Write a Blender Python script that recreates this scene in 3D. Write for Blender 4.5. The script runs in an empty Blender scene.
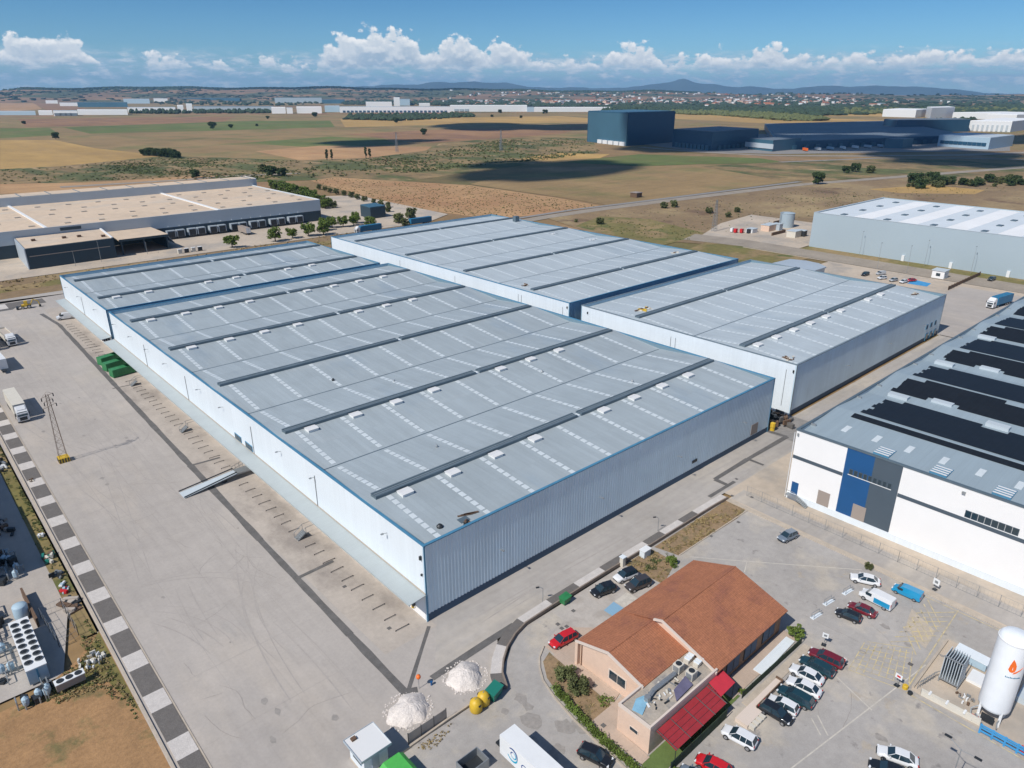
import bpy, bmesh, math, random
from math import sin, cos, pi, radians, sqrt, atan2, hypot
from mathutils import Vector, Matrix

random.seed(7)
S = bpy.context.scene
COL = S.collection

# ------------------------------------------------------------------ camera, sky, sun
CF, CP, CR, CY = 719.444, 0.3859, -0.0009, 0.8387
CC = Vector((-47.1676, -71.0049, 71.7849))
_F = Vector((cos(CY) * cos(CP), sin(CY) * cos(CP), -sin(CP)))
_R0 = Vector((sin(CY), -cos(CY), 0.0))
_U0 = _R0.cross(_F)
_R = _R0 * cos(CR) + _U0 * sin(CR)
_U = -_R0 * sin(CR) + _U0 * cos(CR)

def G(px, py, z=0.0):
    """point of the plane at height z seen at a given place of the survey photograph"""
    d = _R * ((px - 512) / CF) + _U * ((384 - py) / CF) + _F
    t = (z - CC.z) / d.z
    return (CC.x + d.x * t, CC.y + d.y * t)

def HT(x, y, py):
    """height at which a vertical above (x, y) reaches picture row py"""
    lo, hi = 0.0, 400.0
    for _ in range(40):
        m = (lo + hi) / 2
        d = Vector((x, y, m)) - CC
        yy = 384 - CF * d.dot(_U) / d.dot(_F)
        if yy > py: lo = m
        else: hi = m
    return lo

cd = bpy.data.cameras.new('camera')
cam = bpy.data.objects.new('camera', cd)
COL.objects.link(cam)
cam.location = CC
cam.rotation_euler = Matrix((( _R.x, _U.x, -_F.x), (_R.y, _U.y, -_F.y), (_R.z, _U.z, -_F.z))).to_euler()
cd.sensor_width = 36.0
cd.lens = CF * 36.0 / 1024
cd.clip_start = 0.5
cd.clip_end = 60000
S.camera = cam

SUN_EL = radians(47.0)
SH_AZ = radians(2.0)                 # compass direction in which shadows fall
sd = Vector((-cos(SH_AZ) * cos(SUN_EL), -sin(SH_AZ) * cos(SUN_EL), sin(SUN_EL)))
sl = bpy.data.lights.new('sun', 'SUN')
sl.energy = 3.6
sl.angle = radians(0.53)
sl.color = (1.0, 0.955, 0.89)
so = bpy.data.objects.new('sun', sl)
COL.objects.link(so)
so.rotation_euler = sd.to_track_quat('Z', 'Y').to_euler()

W = bpy.data.worlds.new('World')
S.world = W
W.use_nodes = True
def build_world():
    nt = W.node_tree
    for n in list(nt.nodes): nt.nodes.remove(n)
    N, L = nt.nodes.new, nt.links.new
    def V(x, node, sock):
        if isinstance(x, (int, float)): node.inputs[sock].default_value = x
        else: L(x, node.inputs[sock])
    def ma(op, a, b=0.0, c=None, cl=False):
        n = N('ShaderNodeMath'); n.operation = op; n.use_clamp = cl
        V(a, n, 0); V(b, n, 1)
        if c is not None: V(c, n, 2)
        return n.outputs[0]
    def mr(x, a, b, c, d, smooth=False):
        n = N('ShaderNodeMapRange'); n.clamp = True
        if smooth: n.interpolation_type = 'SMOOTHSTEP'
        for s, v in zip(('Value', 'From Min', 'From Max', 'To Min', 'To Max'), (x, a, b, c, d)): V(v, n, s)
        return n.outputs[0]
    def mixc(f, a, b, bt='MIX'):
        n = N('ShaderNodeMix'); n.data_type = 'RGBA'; n.blend_type = bt; n.clamp_factor = True
        V(f, n, 0)
        for k, v in ((6, a), (7, b)):
            if isinstance(v, tuple): n.inputs[k].default_value = (*v, 1)
            else: L(v, n.inputs[k])
        return n.outputs[2]
    def noise(vec, scale, detail=6, rough=0.55):
        n = N('ShaderNodeTexNoise'); n.inputs['Scale'].default_value = scale
        n.inputs['Detail'].default_value = detail; n.inputs['Roughness'].default_value = rough
        L(vec, n.inputs['Vector']); return n.outputs[0]
    def comb(a, b, c=0.0):
        n = N('ShaderNodeCombineXYZ'); V(a, n, 0); V(b, n, 1); V(c, n, 2); return n.outputs[0]
    sky = N('ShaderNodeTexSky'); sky.sky_type = 'NISHITA'; sky.sun_disc = False
    sky.sun_elevation = SUN_EL
    sky.sun_rotation = atan2(sd.x, sd.y)
    sky.altitude = 700; sky.air_density = 1.0; sky.dust_density = 0.4; sky.ozone_density = 2.0
    tc = N('ShaderNodeTexCoord')
    sep = N('ShaderNodeSeparateXYZ'); L(tc.outputs['Generated'], sep.inputs[0])
    x, y, z = sep.outputs
    az = ma('ARCTAN2', y, x)
    el = ma('ARCSINE', z)
    # deeper blue overhead of the haze
    tint = mixc(mr(el, 0.0, 0.13, 0, 1), (0.58, 0.90, 1.20), (0.29, 0.60, 0.90))
    tint = mixc(mr(el, 0.13, 0.7, 0, 1), tint, (0.8, 0.95, 1.05))
    col = mixc(1.0, sky.outputs[0], tint, 'MULTIPLY')
    # height of the cloud tops along the compass, in radians
    fc = N('ShaderNodeFloatCurve')
    tops = [(-400, 40), (-200, 44), (0, 46), (22, 36), (60, 34), (100, 52), (125, 70), (150, 58), (180, 50), (205, 68), (225, 54), (240, 74), (265, 58), (290, 52),
            (308, 66), (330, 36), (360, 28), (384, 22), (410, 26), (432, 38), (450, 34), (465, 28), (485, 42), (505, 34), (530, 48), (560, 56), (590, 56),
            (610, 46), (635, 37), (655, 50), (690, 54), (715, 43), (735, 54), (762, 38), (785, 52), (810, 54), (845, 50), (880, 56), (930, 44), (960, 56), (1000, 50), (1060, 46), (1300, 40)]
    cv = fc.mapping.curves[0]
    pts = []
    for px, py in tops:
        a = CY - math.atan((px - 512) / 776.6)
        pts.append(((a + 0.2) / 2.0, (92 - py) / 862 / 0.1))
    pts.sort()
    while len(cv.points) < len(pts): cv.points.new(0.5, 0.5)
    for p, q in zip(cv.points, pts): p.location = q; p.handle_type = 'AUTO'
    fc.mapping.update()
    V(ma('DIVIDE', ma('ADD', az, 0.2), 2.0), fc, 'Value')
    top = ma('MULTIPLY', fc.outputs[0], 0.090)
    def field(de):
        v = comb(az, ma('ADD', ma('MULTIPLY', el, 1.25), de))
        big = noise(v, 46, 9, 0.62)
        vor = N('ShaderNodeTexVoronoi'); vor.feature = 'SMOOTH_F1'; vor.inputs['Scale'].default_value = 85
        vor.inputs['Smoothness'].default_value = 0.6
        L(v, vor.inputs['Vector'])
        return ma('ADD', ma('MULTIPLY', ma('SUBTRACT', big, 0.5), 0.062), ma('MULTIPLY', ma('SUBTRACT', 0.35, vor.outputs[0]), 0.016))
    f0, f1 = field(0.0), field(0.006)
    d0 = ma('ADD', ma('SUBTRACT', top, el), f0)
    d1 = ma('ADD', ma('SUBTRACT', top, ma('ADD', el, 0.005)), f1)
    cum = mr(d0, -0.0015, 0.0055, 0, 1, True)
    base_n = noise(comb(az, ma('MULTIPLY', el, 3.0)), 22, 5, 0.6)
    base = mr(ma('ADD', el, ma('MULTIPLY', ma('SUBTRACT', base_n, 0.5), 0.022)), 0.022, 0.034, 0, 1, True)
    cum = ma('MULTIPLY', cum, base)
    lit = mr(ma('SUBTRACT', d0, d1), 0.0, 0.017, 0.0, 1.0, True)
    thick = mr(d0, 0.0, 0.034, 1.0, 0.0, True)
    lit = ma('ADD', ma('MULTIPLY', lit, 0.55), ma('MULTIPLY', thick, 0.55), cl=True)
    ccol = mixc(lit, (4.6, 5.9, 7.2), (11.5, 11.4, 11.2))
    # the low bank: streaky, grey blue with broken white tops
    bn = noise(comb(ma('MULTIPLY', az, 1.0), ma('MULTIPLY', el, 3.2)), 40, 8, 0.62)
    bn2 = noise(comb(ma('MULTIPLY', az, 1.0), ma('MULTIPLY', el, 2.0), 3.0), 11, 4, 0.5)
    bank = ma('MULTIPLY', mr(el, 0.030, 0.052, 1, 0, True), mr(ma('ADD', bn, ma('MULTIPLY', bn2, 0.5)), 0.60, 0.84, 0, 1, True))
    bank = ma('MULTIPLY', bank, mr(el, 0.0, 0.012, 0.45, 1.0))
    bcol = mixc(mr(bn, 0.5, 0.68, 0, 1), (4.6, 6.3, 7.9), (9.6, 9.9, 10.1))
    veil = mr(el, 0.0, 0.045, 0.35, 0.0)
    col = mixc(veil, col, (4.4, 6.3, 8.2))
    col = mixc(ma('MULTIPLY', bank, 0.85), col, bcol)
    col = mixc(cum, col, ccol)
    bg = N('ShaderNodeBackground'); bg.inputs[1].default_value = 0.076
    L(col, bg.inputs[0])
    out = N('ShaderNodeOutputWorld'); L(bg.outputs[0], out.inputs[0])
build_world()

vs = S.view_settings
S.display_settings.display_device = 'sRGB'
vs.view_transform = 'Standard'
vs.look = 'None'
vs.exposure = 0.30
vs.gamma = 1.0
S.render.engine = 'CYCLES'
S.cycles.max_bounces = 5
S.cycles.volume_bounces = 0
S.render.resolution_x, S.render.resolution_y = 1024, 768

# ------------------------------------------------------------------ helpers
WM = {}
def wm(o): return WM.get(o.name, Matrix.Identity(4)) if o else Matrix.Identity(4)

def tag(o, label=None, cat=None, group=None, kind=None):
    if label: o['label'] = label
    if cat: o['category'] = cat
    if group: o['group'] = group
    if kind: o['kind'] = kind
    return o

def root(name, loc, label, cat, group=None, rz=0.0):
    o = bpy.data.objects.new(name, None)
    COL.objects.link(o)
    o.empty_display_size = 0.3
    o.location = loc
    o.rotation_euler = (0, 0, rz)
    WM[o.name] = Matrix.Translation(Vector(loc)) @ Matrix.Rotation(rz, 4, 'Z')
    return tag(o, label, cat, group)

class MB:
    def __init__(s): s.v, s.f, s.m = [], [], []
    def add(s, vs_, fs, mi=0):
        n = len(s.v)
        s.v += [tuple(v) for v in vs_]
        for f in fs: s.f.append(tuple(i + n for i in f)); s.m.append(mi)
        return s
    def box(s, x0, y0, z0, x1, y1, z1, mi=0):
        if x0 > x1: x0, x1 = x1, x0
        if y0 > y1: y0, y1 = y1, y0
        return s.add([(x0, y0, z0), (x1, y0, z0), (x1, y1, z0), (x0, y1, z0), (x0, y0, z1), (x1, y0, z1), (x1, y1, z1), (x0, y1, z1)],
                     [(0, 3, 2, 1), (4, 5, 6, 7), (0, 1, 5, 4), (1, 2, 6, 5), (2, 3, 7, 6), (3, 0, 4, 7)], mi)
    def obox(s, cx, cy, z0, lx, ly, lz, rz=0, mi=0):
        c, n = cos(rz), sin(rz)
        P = [(cx + c * a - n * b, cy + n * a + c * b) for a, b in ((-lx / 2, -ly / 2), (lx / 2, -ly / 2), (lx / 2, ly / 2), (-lx / 2, ly / 2))]
        return s.prism(P, z0, z0 + lz, mi)
    def prism(s, P, z0, z1, mi=0, zt=None):
        A = sum(P[i][0] * P[(i + 1) % len(P)][1] - P[(i + 1) % len(P)][0] * P[i][1] for i in range(len(P)))
        if A < 0: P = P[::-1]
        n = len(P)
        v = [(p[0], p[1], z0) for p in P] + [(p[0], p[1], z1) for p in P]
        return s.add(v, [tuple(range(n - 1, -1, -1)), tuple(range(n, 2 * n))] + [(i, (i + 1) % n, n + (i + 1) % n, n + i) for i in range(n)], mi)
    def sheet(s, P, z, mi=0):
        A = sum(P[i][0] * P[(i + 1) % len(P)][1] - P[(i + 1) % len(P)][0] * P[i][1] for i in range(len(P)))
        if A < 0: P = P[::-1]
        return s.add([(p[0], p[1], z) for p in P], [tuple(range(len(P)))], mi)
    def quad(s, a, b, c, d, mi=0): return s.add([a, b, c, d], [(0, 1, 2, 3)], mi)
    def slab(s, P, t, mi=0):
        """thick plate: top outline P in 3D (counter-clockwise from above), thickness t downwards"""
        n = len(P)
        v = list(P) + [(p[0], p[1], p[2] - t) for p in P]
        return s.add(v, [tuple(range(n)), tuple(range(2 * n - 1, n - 1, -1))] + [(i, n + i, n + (i + 1) % n, (i + 1) % n) for i in range(n)], mi)
    def extx(s, prof, x0, x1, mi=0):
        """profile of (y, z) extruded along x"""
        n = len(prof)
        v = [(x0, p[0], p[1]) for p in prof] + [(x1, p[0], p[1]) for p in prof]
        return s.add(v, [tuple(range(n)), tuple(range(2 * n - 1, n - 1, -1))] + [(i, n + i, n + (i + 1) % n, (i + 1) % n) for i in range(n)], mi)
    def tube(s, p, q, r0, r1=None, n=6, mi=0, caps=True):
        r1 = r0 if r1 is None else r1
        p, q = Vector(p), Vector(q)
        d = (q - p).normalized()
        a = d.orthogonal().normalized(); b = d.cross(a)
        v = []
        for c, r in ((p, r0), (q, r1)):
            for i in range(n):
                t = 2 * pi * i / n
                v.append(c + (a * cos(t) + b * sin(t)) * r)
        f = [(i, (i + 1) % n, n + (i + 1) % n, n + i) for i in range(n)]
        if caps: f += [tuple(range(n - 1, -1, -1)), tuple(range(n, 2 * n))]
        return s.add(v, f, mi)
    def path(s, pts, r, n=5, mi=0):
        for a, b in zip(pts, pts[1:]): s.tube(a, b, r, r, n, mi)
        return s
    def lathe(s, prof, n=16, c=(0, 0), mi=0):
        v, f = [], []
        for r, z in prof:
            for i in range(n):
                t = 2 * pi * i / n
                v.append((c[0] + r * cos(t), c[1] + r * sin(t), z))
        for k in range(len(prof) - 1):
            for i in range(n):
                j = (i + 1) % n
                f.append((k * n + i, k * n + j, (k + 1) * n + j, (k + 1) * n + i))
        f += [tuple(range(n - 1, -1, -1)), tuple(range((len(prof) - 1) * n, len(prof) * n))]
        return s.add(v, f, mi)
    def loft(s, secs, mi=0, caps=True):
        n = len(secs[0]); v = [p for q in secs for p in q]; f = []
        for k in range(len(secs) - 1):
            for i in range(n):
                j = (i + 1) % n
                f.append((k * n + i, (k + 1) * n + i, (k + 1) * n + j, k * n + j))
        if caps: f += [tuple(range(n)), tuple(range(len(secs) * n - 1, (len(secs) - 1) * n - 1, -1))]
        return s.add(v, f, mi)
    def mesh(s, name, mats, smooth=False):
        me = bpy.data.meshes.new(name)
        me.from_pydata(s.v, [], s.f)
        for m in (mats if isinstance(mats, (list, tuple)) else [mats]): me.materials.append(m)
        if any(s.m): me.polygons.foreach_set('material_index', s.m)
        if smooth: me.polygons.foreach_set('use_smooth', [True] * len(me.polygons))
        me.validate(); me.update()
        return me
    def build(s, name, mats, parent=None, smooth=False, local=False, **kw):
        o = bpy.data.objects.new(name, s.mesh(name, mats, smooth))
        COL.objects.link(o)
        if parent is not None:
            o.parent = parent
            if not local: o.matrix_parent_inverse = wm(parent).inverted()
        if kw: tag(o, **kw)
        return o

def kids(o): return [c for c in ALLKIDS(o)]
def ALLKIDS(o): return [c for c in COL.objects if c.parent == o]
def tree_of(o): return (o, [tree_of(c) for c in ALLKIDS(o)])
def copy_tree(t, parent=None, swap=None):
    o, ch = t
    c = o.copy()
    if swap and o.data and any(m in swap for m in o.data.materials):
        key = (o.data.name, tuple(swap.get(m, m).name for m in o.data.materials))
        if key not in COPYDATA:
            d = o.data.copy()
            for i, m in enumerate(list(d.materials)):
                if m in swap: d.materials[i] = swap[m]
            COPYDATA[key] = d
        c.data = COPYDATA[key]
    COL.objects.link(c)
    c.parent = parent
    for k in ch: copy_tree(k, c, swap)
    return c
COPYDATA = {}
def place(t, x, y, z, rz, label, group=None, first=None, sc=None, swap=None):
    o = copy_tree(t, None, swap)
    o.location = (x, y, z); o.rotation_euler = (0, 0, rz)
    if sc: o.scale = sc if isinstance(sc, tuple) else (sc, sc, sc)
    if label: o['label'] = label
    if group: o['group'] = group
    return o
def drop(t):
    """remove a prototype that has only served as a source of copies"""
    for c in t[1]: drop(c)
    bpy.data.objects.remove(t[0])

# ------------------------------------------------------------------ materials
def mat(name, col, rough=0.7, metal=0.0, noise=(), col2=None, mix=None, bump=None, spec=None, seam=None, obj=False, coat=0.0, extra=None, strips=None):
    """noise: (scale, amount, (sx,sy,sz)); mix: (scale, lo, hi, stretch) blends col2 in; bump: (scale, strength); seam: (axis, step, width, depth)"""
    m = bpy.data.materials.new(name); m.use_nodes = True
    nt = m.node_tree; N, L = nt.nodes.new, nt.links.new
    b = nt.nodes['Principled BSDF']
    b.inputs['Roughness'].default_value = rough
    b.inputs['Metallic'].default_value = metal
    if spec is not None: b.inputs['Specular IOR Level'].default_value = spec
    if coat: b.inputs['Coat Weight'].default_value = coat; b.inputs['Coat Roughness'].default_value = 0.08
    if obj: src = N('ShaderNodeTexCoord').outputs['Object']
    else: src = N('ShaderNodeNewGeometry').outputs['Position']
    def nz(scale, st, detail=5, off=0):
        mp = N('ShaderNodeMapping'); mp.inputs['Scale'].default_value = st; mp.inputs['Location'].default_value = (off * 3.1, off * 1.7, 0)
        L(src, mp.inputs[0])
        n = N('ShaderNodeTexNoise'); n.inputs['Scale'].default_value = scale; n.inputs['Detail'].default_value = detail; n.inputs['Roughness'].default_value = 0.6
        L(mp.outputs[0], n.inputs['Vector']); return n.outputs[0]
    def mr(x, a, b_, c, d):
        n = N('ShaderNodeMapRange')
        L(x, n.inputs[0])
        for i, v in zip((1, 2, 3, 4), (a, b_, c, d)): n.inputs[i].default_value = v
        return n.outputs[0]
    def mixn(f, a, bb, bt='MIX'):
        n = N('ShaderNodeMix'); n.data_type = 'RGBA'; n.blend_type = bt
        if isinstance(f, float): n.inputs[0].default_value = f
        else: L(f, n.inputs[0])
        for k, v in ((6, a), (7, bb)):
            if isinstance(v, (tuple, list)): n.inputs[k].default_value = (*v[:3], 1)
            else: L(v, n.inputs[k])
        return n.outputs[2]
    c = N('ShaderNodeRGB').outputs[0]; c.default_value = (*col, 1)
    if col2 is not None:
        sc, lo, hi, st = mix or (1.0, 0.45, 0.55, (1, 1, 1))
        c = mixn(mr(nz(sc, st, 6, 5), lo, hi, 0, 1), c, col2)
    if extra:
        for (c3, sc, lo, hi, st) in extra:
            c = mixn(mr(nz(sc, st, 6, sc + len(name)), lo, hi, 0, 1), c, c3)
    val = None
    for i, q in enumerate(noise):
        sc, amt = q[0], q[1]; st = q[2] if len(q) > 2 else (1, 1, 1)
        v = mr(nz(sc, st, 5, i), 0.3, 0.7, 1 - amt, 1 + amt)
        if val is None: val = v
        else:
            t = N('ShaderNodeMath'); t.operation = 'MULTIPLY'; L(val, t.inputs[0]); L(v, t.inputs[1]); val = t.outputs[0]
    if strips:
        sp = N('ShaderNodeSeparateXYZ'); L(src, sp.inputs[0]); cb = N('ShaderNodeCombineXYZ')
        for ax, step in strips[:2]:
            d = N('ShaderNodeMath'); d.operation = 'DIVIDE'; L(sp.outputs[ax], d.inputs[0]); d.inputs[1].default_value = step
            fl = N('ShaderNodeMath'); fl.operation = 'FLOOR'; L(d.outputs[0], fl.inputs[0]); L(fl.outputs[0], cb.inputs[ax])
        wn = N('ShaderNodeTexWhiteNoise'); wn.noise_dimensions = '3D'; L(cb.outputs[0], wn.inputs['Vector'])
        v = mr(wn.outputs['Value'], 0, 1, 1 - strips[2], 1 + strips[2])
        if val is None: val = v
        else:
            t = N('ShaderNodeMath'); t.operation = 'MULTIPLY'; L(val, t.inputs[0]); L(v, t.inputs[1]); val = t.outputs[0]
    height = None
    if seam:
        for ax, step, wd, dp in (seam if isinstance(seam, list) else [seam]):
            sp = N('ShaderNodeSeparateXYZ'); L(src, sp.inputs[0])
            t = N('ShaderNodeMath'); t.operation = 'FLOORED_MODULO' if hasattr(t, 'x') else 'PINGPONG'
            L(sp.outputs[ax], t.inputs[0]); t.inputs[1].default_value = step / 2
            e = mr(t.outputs[0], 0.0, wd, 1 - dp, 1.0)
            if val is None: val = e
            else:
                t2 = N('ShaderNodeMath'); t2.operation = 'MULTIPLY'; L(val, t2.inputs[0]); L(e, t2.inputs[1]); val = t2.outputs[0]
            height = e
    if val is not None:
        cc = N('ShaderNodeCombineXYZ')
        for i in range(3): L(val, cc.inputs[i])
        c = mixn(1.0, c, cc.outputs[0], 'MULTIPLY')
    L(c, b.inputs['Base Color'])
    if bump:
        bp = N('ShaderNodeBump'); bp.inputs['Strength'].default_value = bump[1]; bp.inputs['Distance'].default_value = bump[2] if len(bump) > 2 else 0.1
        L(nz(bump[0], (1, 1, 1), 6, 9), bp.inputs['Height']); L(bp.outputs[0], b.inputs['Normal'])
    return m

M = {}
M['land'] = mat('dry_land', (0.26, 0.165, 0.075), 0.95, noise=[(0.004, 0.25), (0.03, 0.2), (0.4, 0.15)], col2=(0.155, 0.13, 0.045), mix=(0.0035, 0.42, 0.6, (1, 1.6, 1)),
                extra=[((0.30, 0.19, 0.10), 0.006, 0.55, 0.62, (1.5, 1, 1)), ((0.27, 0.12, 0.07), 0.002, 0.56, 0.62, (1, 1, 1))])
M['concrete'] = mat('yard_concrete', (0.395, 0.357, 0.323), 0.9, noise=[(0.03, 0.09), (0.35, 0.05), (2.2, 0.05), (0.9, 0.045, (1, 0.05, 1))], col2=(0.435, 0.385, 0.335), mix=(0.05, 0.5, 0.66, (1.6, 0.6, 1)),
                    extra=[((0.33, 0.305, 0.28), 0.11, 0.60, 0.72, (1.3, 0.35, 1)), ((0.28, 0.26, 0.24), 0.45, 0.70, 0.76, (1, 0.6, 1))], bump=(3.0, 0.15))
M['dock_concrete'] = mat('dock_concrete', (0.425, 0.372, 0.32), 0.9, noise=[(0.2, 0.1), (1.5, 0.07)], col2=(0.31, 0.27, 0.235), mix=(0.13, 0.5, 0.62, (1, 0.5, 1)))
M['road'] = mat('worn_road', (0.37, 0.34, 0.31), 0.92, noise=[(0.05, 0.12), (0.7, 0.07), (0.6, 0.08, (0.05, 1, 1))], col2=(0.44, 0.39, 0.33), mix=(0.09, 0.5, 0.64, (0.3, 1, 1)), bump=(4, 0.15))
M['lot'] = mat('worn_asphalt', (0.37, 0.345, 0.32), 0.92, noise=[(0.08, 0.12), (0.9, 0.08), (5, 0.06)], col2=(0.46, 0.41, 0.345), mix=(0.11, 0.52, 0.64, (1, 1, 1)),
               extra=[((0.26, 0.24, 0.225), 0.35, 0.63, 0.7, (1, 1, 1)), ((0.40, 0.35, 0.29), 0.16, 0.63, 0.67, (1, 1.4, 1))], bump=(4, 0.2))
M['bare'] = mat('bare_concrete_ground', (0.48, 0.40, 0.315), 0.93, noise=[(0.05, 0.12), (0.6, 0.08)], col2=(0.38, 0.335, 0.285), mix=(0.06, 0.5, 0.62, (1, 1, 1)), bump=(3, 0.15))
M['pale_court'] = mat('pale_forecourt', (0.44, 0.40, 0.36), .9, noise=[(0.3, 0.08), (2, 0.06)], col2=(0.38, 0.34, 0.30), mix=(0.3, 0.5, 0.62, (1, 1, 1)))
M['tar'] = mat('tar_strip', (0.125, 0.118, 0.112), 0.9, noise=[(0.6, 0.2), (4, 0.12)], bump=(5, 0.3))
M['patch'] = mat('asphalt_patch', (0.25, 0.235, 0.22), 0.9, noise=[(0.6, 0.15), (4, 0.12)])
M['dirt'] = mat('dry_dirt', (0.27, 0.185, 0.105), 0.97, noise=[(0.3, 0.15), (2, 0.18), (8, 0.12)], col2=(0.165, 0.135, 0.07), mix=(0.55, 0.5, 0.62, (1, 1, 1)), bump=(4, 0.5))
M['orange'] = mat('orange_earth', (0.34, 0.195, 0.09), 0.97, noise=[(0.3, 0.15), (2, 0.16), (9, 0.1)], col2=(0.17, 0.135, 0.055), mix=(0.22, 0.52, 0.64, (1, 1, 1)), bump=(4, 0.5))
M['pave'] = mat('pink_paving', (0.46, 0.36, 0.285), 0.85, noise=[(0.4, 0.08), (3, 0.05)], seam=[(0, 2.0, 0.03, 0.2), (1, 2.0, 0.03, 0.2)])
M['kerb'] = mat('kerb_stone', (0.45, 0.385, 0.31), 0.9, noise=[(0.8, 0.12), (6, 0.08)])
M['wgravel'] = mat('white_gravel', (0.56, 0.52, 0.485), 0.95, noise=[(1.0, 0.08), (10, 0.18)], bump=(12, 0.6))
M['dgravel'] = mat('dark_gravel', (0.145, 0.132, 0.122), 0.95, noise=[(1.0, 0.1), (10, 0.3)], bump=(12, 0.6))
M['pile'] = mat('crushed_stone', (0.68, 0.62, 0.57), 0.95, noise=[(0.8, 0.1), (6, 0.15)], bump=(6, 0.7, 0.12))
M['wpanel'] = mat('white_panel', (0.70, 0.755, 0.79), 0.45, noise=[(0.1, 0.03), (0.5, 0.025, (1, 1, 0.1)), (2.0, 0.03, (1, 1, 0.04))], seam=[(2, 1.15, 0.02, 0.06), (1, 6.2, 0.03, 0.09)])
M['rib'] = mat('ribbed_cladding', (0.62, 0.75, 0.83), 0.42, 0.15, noise=[(0.12, 0.06), (0.6, 0.05, (1, 1, 0.05))])
M['blue'] = mat('blue_trim', (0.075, 0.235, 0.37), 0.45, 0.1, noise=[(0.5, 0.1)])
M['blue_rib'] = mat('blue_cladding', (0.36, 0.52, 0.62), 0.45, 0.1, noise=[(0.2, 0.08)], seam=(0, 1.0, 0.05, 0.15))
M['navy'] = mat('navy_plinth', (0.035, 0.08, 0.14), 0.6, noise=[(0.3, 0.1)])
M['roof'] = mat('sheet_roof', (0.375, 0.425, 0.445), 0.55, 0.1, noise=[(0.02, 0.05), (0.12, 0.05), (0.9, 0.045, (1, 0.06, 1)), (3, 0.03)], seam=[(0, 1.05, 0.05, 0.12), (1, 7.775, 0.05, 0.12)], strips=((0, 1.05), (1, 7.775), 0.035),
                extra=[((0.31, 0.345, 0.36), 0.5, 0.62, 0.78, (1.6, 0.12, 1)), ((0.33, 0.39, 0.43), 0.06, 0.58, 0.66, (1, 0.3, 1)), ((0.42, 0.46, 0.475), 0.05, 0.60, 0.68, (0.4, 1, 1))])
M['roof_light'] = mat('light_sheet_roof', (0.47, 0.525, 0.55), 0.55, 0.1, noise=[(0.02, 0.05), (0.12, 0.05), (0.9, 0.045, (1, 0.06, 1))], seam=[(0, 1.05, 0.05, 0.1), (1, 9.1, 0.05, 0.1)], strips=((0, 1.05), (1, 9.1), 0.03),
                      extra=[((0.41, 0.47, 0.505), 0.06, 0.56, 0.66, (1, 0.3, 1))])
M['ridge'] = mat('ridge_metal', (0.13, 0.175, 0.205), 0.5, 0.3, noise=[(0.3, 0.12)])
M['ridge_top'] = mat('ridge_lid', (0.20, 0.25, 0.28), 0.5, 0.2, noise=[(0.3, 0.1)])
M['lining'] = mat('parapet_flashing', (0.15, 0.235, 0.29), 0.6)
M['skylight'] = mat('translucent_sheet', (0.58, 0.63, 0.65), 0.4, noise=[(0.4, 0.07)])
M['hatch'] = mat('hatch_white', (0.70, 0.70, 0.69), 0.5)
M['canopy'] = mat('canopy_sheet', (0.42, 0.46, 0.46), 0.5, 0.1, noise=[(0.3, 0.05)], seam=(1, 1.0, 0.05, 0.08))
M['gutter'] = mat('beige_gutter', (0.42, 0.36, 0.29), 0.7)
M['dark'] = mat('dark_metal', (0.035, 0.04, 0.045), 0.5, 0.3)
M['grey'] = mat('galvanised_metal', (0.33, 0.35, 0.36), 0.5, 0.5, noise=[(2, 0.1)])
M['rust'] = mat('rusty_steel', (0.16, 0.10, 0.065), 0.85, 0.2, noise=[(3, 0.25)])
M['white'] = mat('white_paint', (0.74, 0.75, 0.75), 0.4, noise=[(0.8, 0.03)])
M['offwhite'] = mat('cream_paint', (0.62, 0.58, 0.50), 0.6, noise=[(0.8, 0.05)])
M['glass'] = mat('window_glass', (0.02, 0.04, 0.055), 0.08, 0.0, spec=0.8)
M['rubber'] = mat('tyre_rubber', (0.018, 0.018, 0.018), 0.85)
M['rim'] = mat('wheel_rim', (0.42, 0.43, 0.45), 0.35, 0.7)
M['yellow'] = mat('yellow_paint', (0.62, 0.40, 0.03), 0.5, noise=[(2, 0.08)])
M['yline'] = mat('faded_yellow_line', (0.55, 0.45, 0.24), 0.85, noise=[(1.5, 0.2)], col2=(0.40, 0.355, 0.29), mix=(0.7, 0.42, 0.6, (1, 1, 1)))
M['wline'] = mat('faded_white_line', (0.52, 0.48, 0.42), 0.85, noise=[(1.5, 0.15)])
M['bluebay'] = mat('blue_bay_paint', (0.05, 0.28, 0.55), 0.8, noise=[(0.8, 0.12)])
M['green'] = mat('green_paint', (0.03, 0.20, 0.07), 0.5, noise=[(1.5, 0.15)])
M['lgreen'] = mat('light_green_paint', (0.08, 0.42, 0.08), 0.5, noise=[(1, 0.1)])
M['tealbin'] = mat('teal_bin', (0.02, 0.19, 0.14), 0.4)
M['red'] = mat('red_paint', (0.55, 0.02, 0.025), 0.4)
M['orangep'] = mat('orange_paint', (0.85, 0.16, 0.02), 0.5)
M['head'] = mat('headlight_glass', (0.75, 0.77, 0.78), 0.15, spec=0.8)
M['tail'] = mat('tail_light', (0.40, 0.015, 0.015), 0.25)
M['leaf'] = mat('leaf_green', (0.12, 0.17, 0.035), 0.8, noise=[(0.6, 0.35), (2.5, 0.3)], spec=0.2)
M['leaf_dark'] = mat('leaf_dark', (0.055, 0.085, 0.03), 0.85, noise=[(0.4, 0.35), (2, 0.3)], spec=0.2)
M['leaf_olive'] = mat('leaf_olive', (0.12, 0.135, 0.055), 0.85, noise=[(0.3, 0.35), (1.5, 0.3)], spec=0.2)
M['bark'] = mat('bark', (0.12, 0.09, 0.065), 0.95, noise=[(3, 0.2)])
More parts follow.
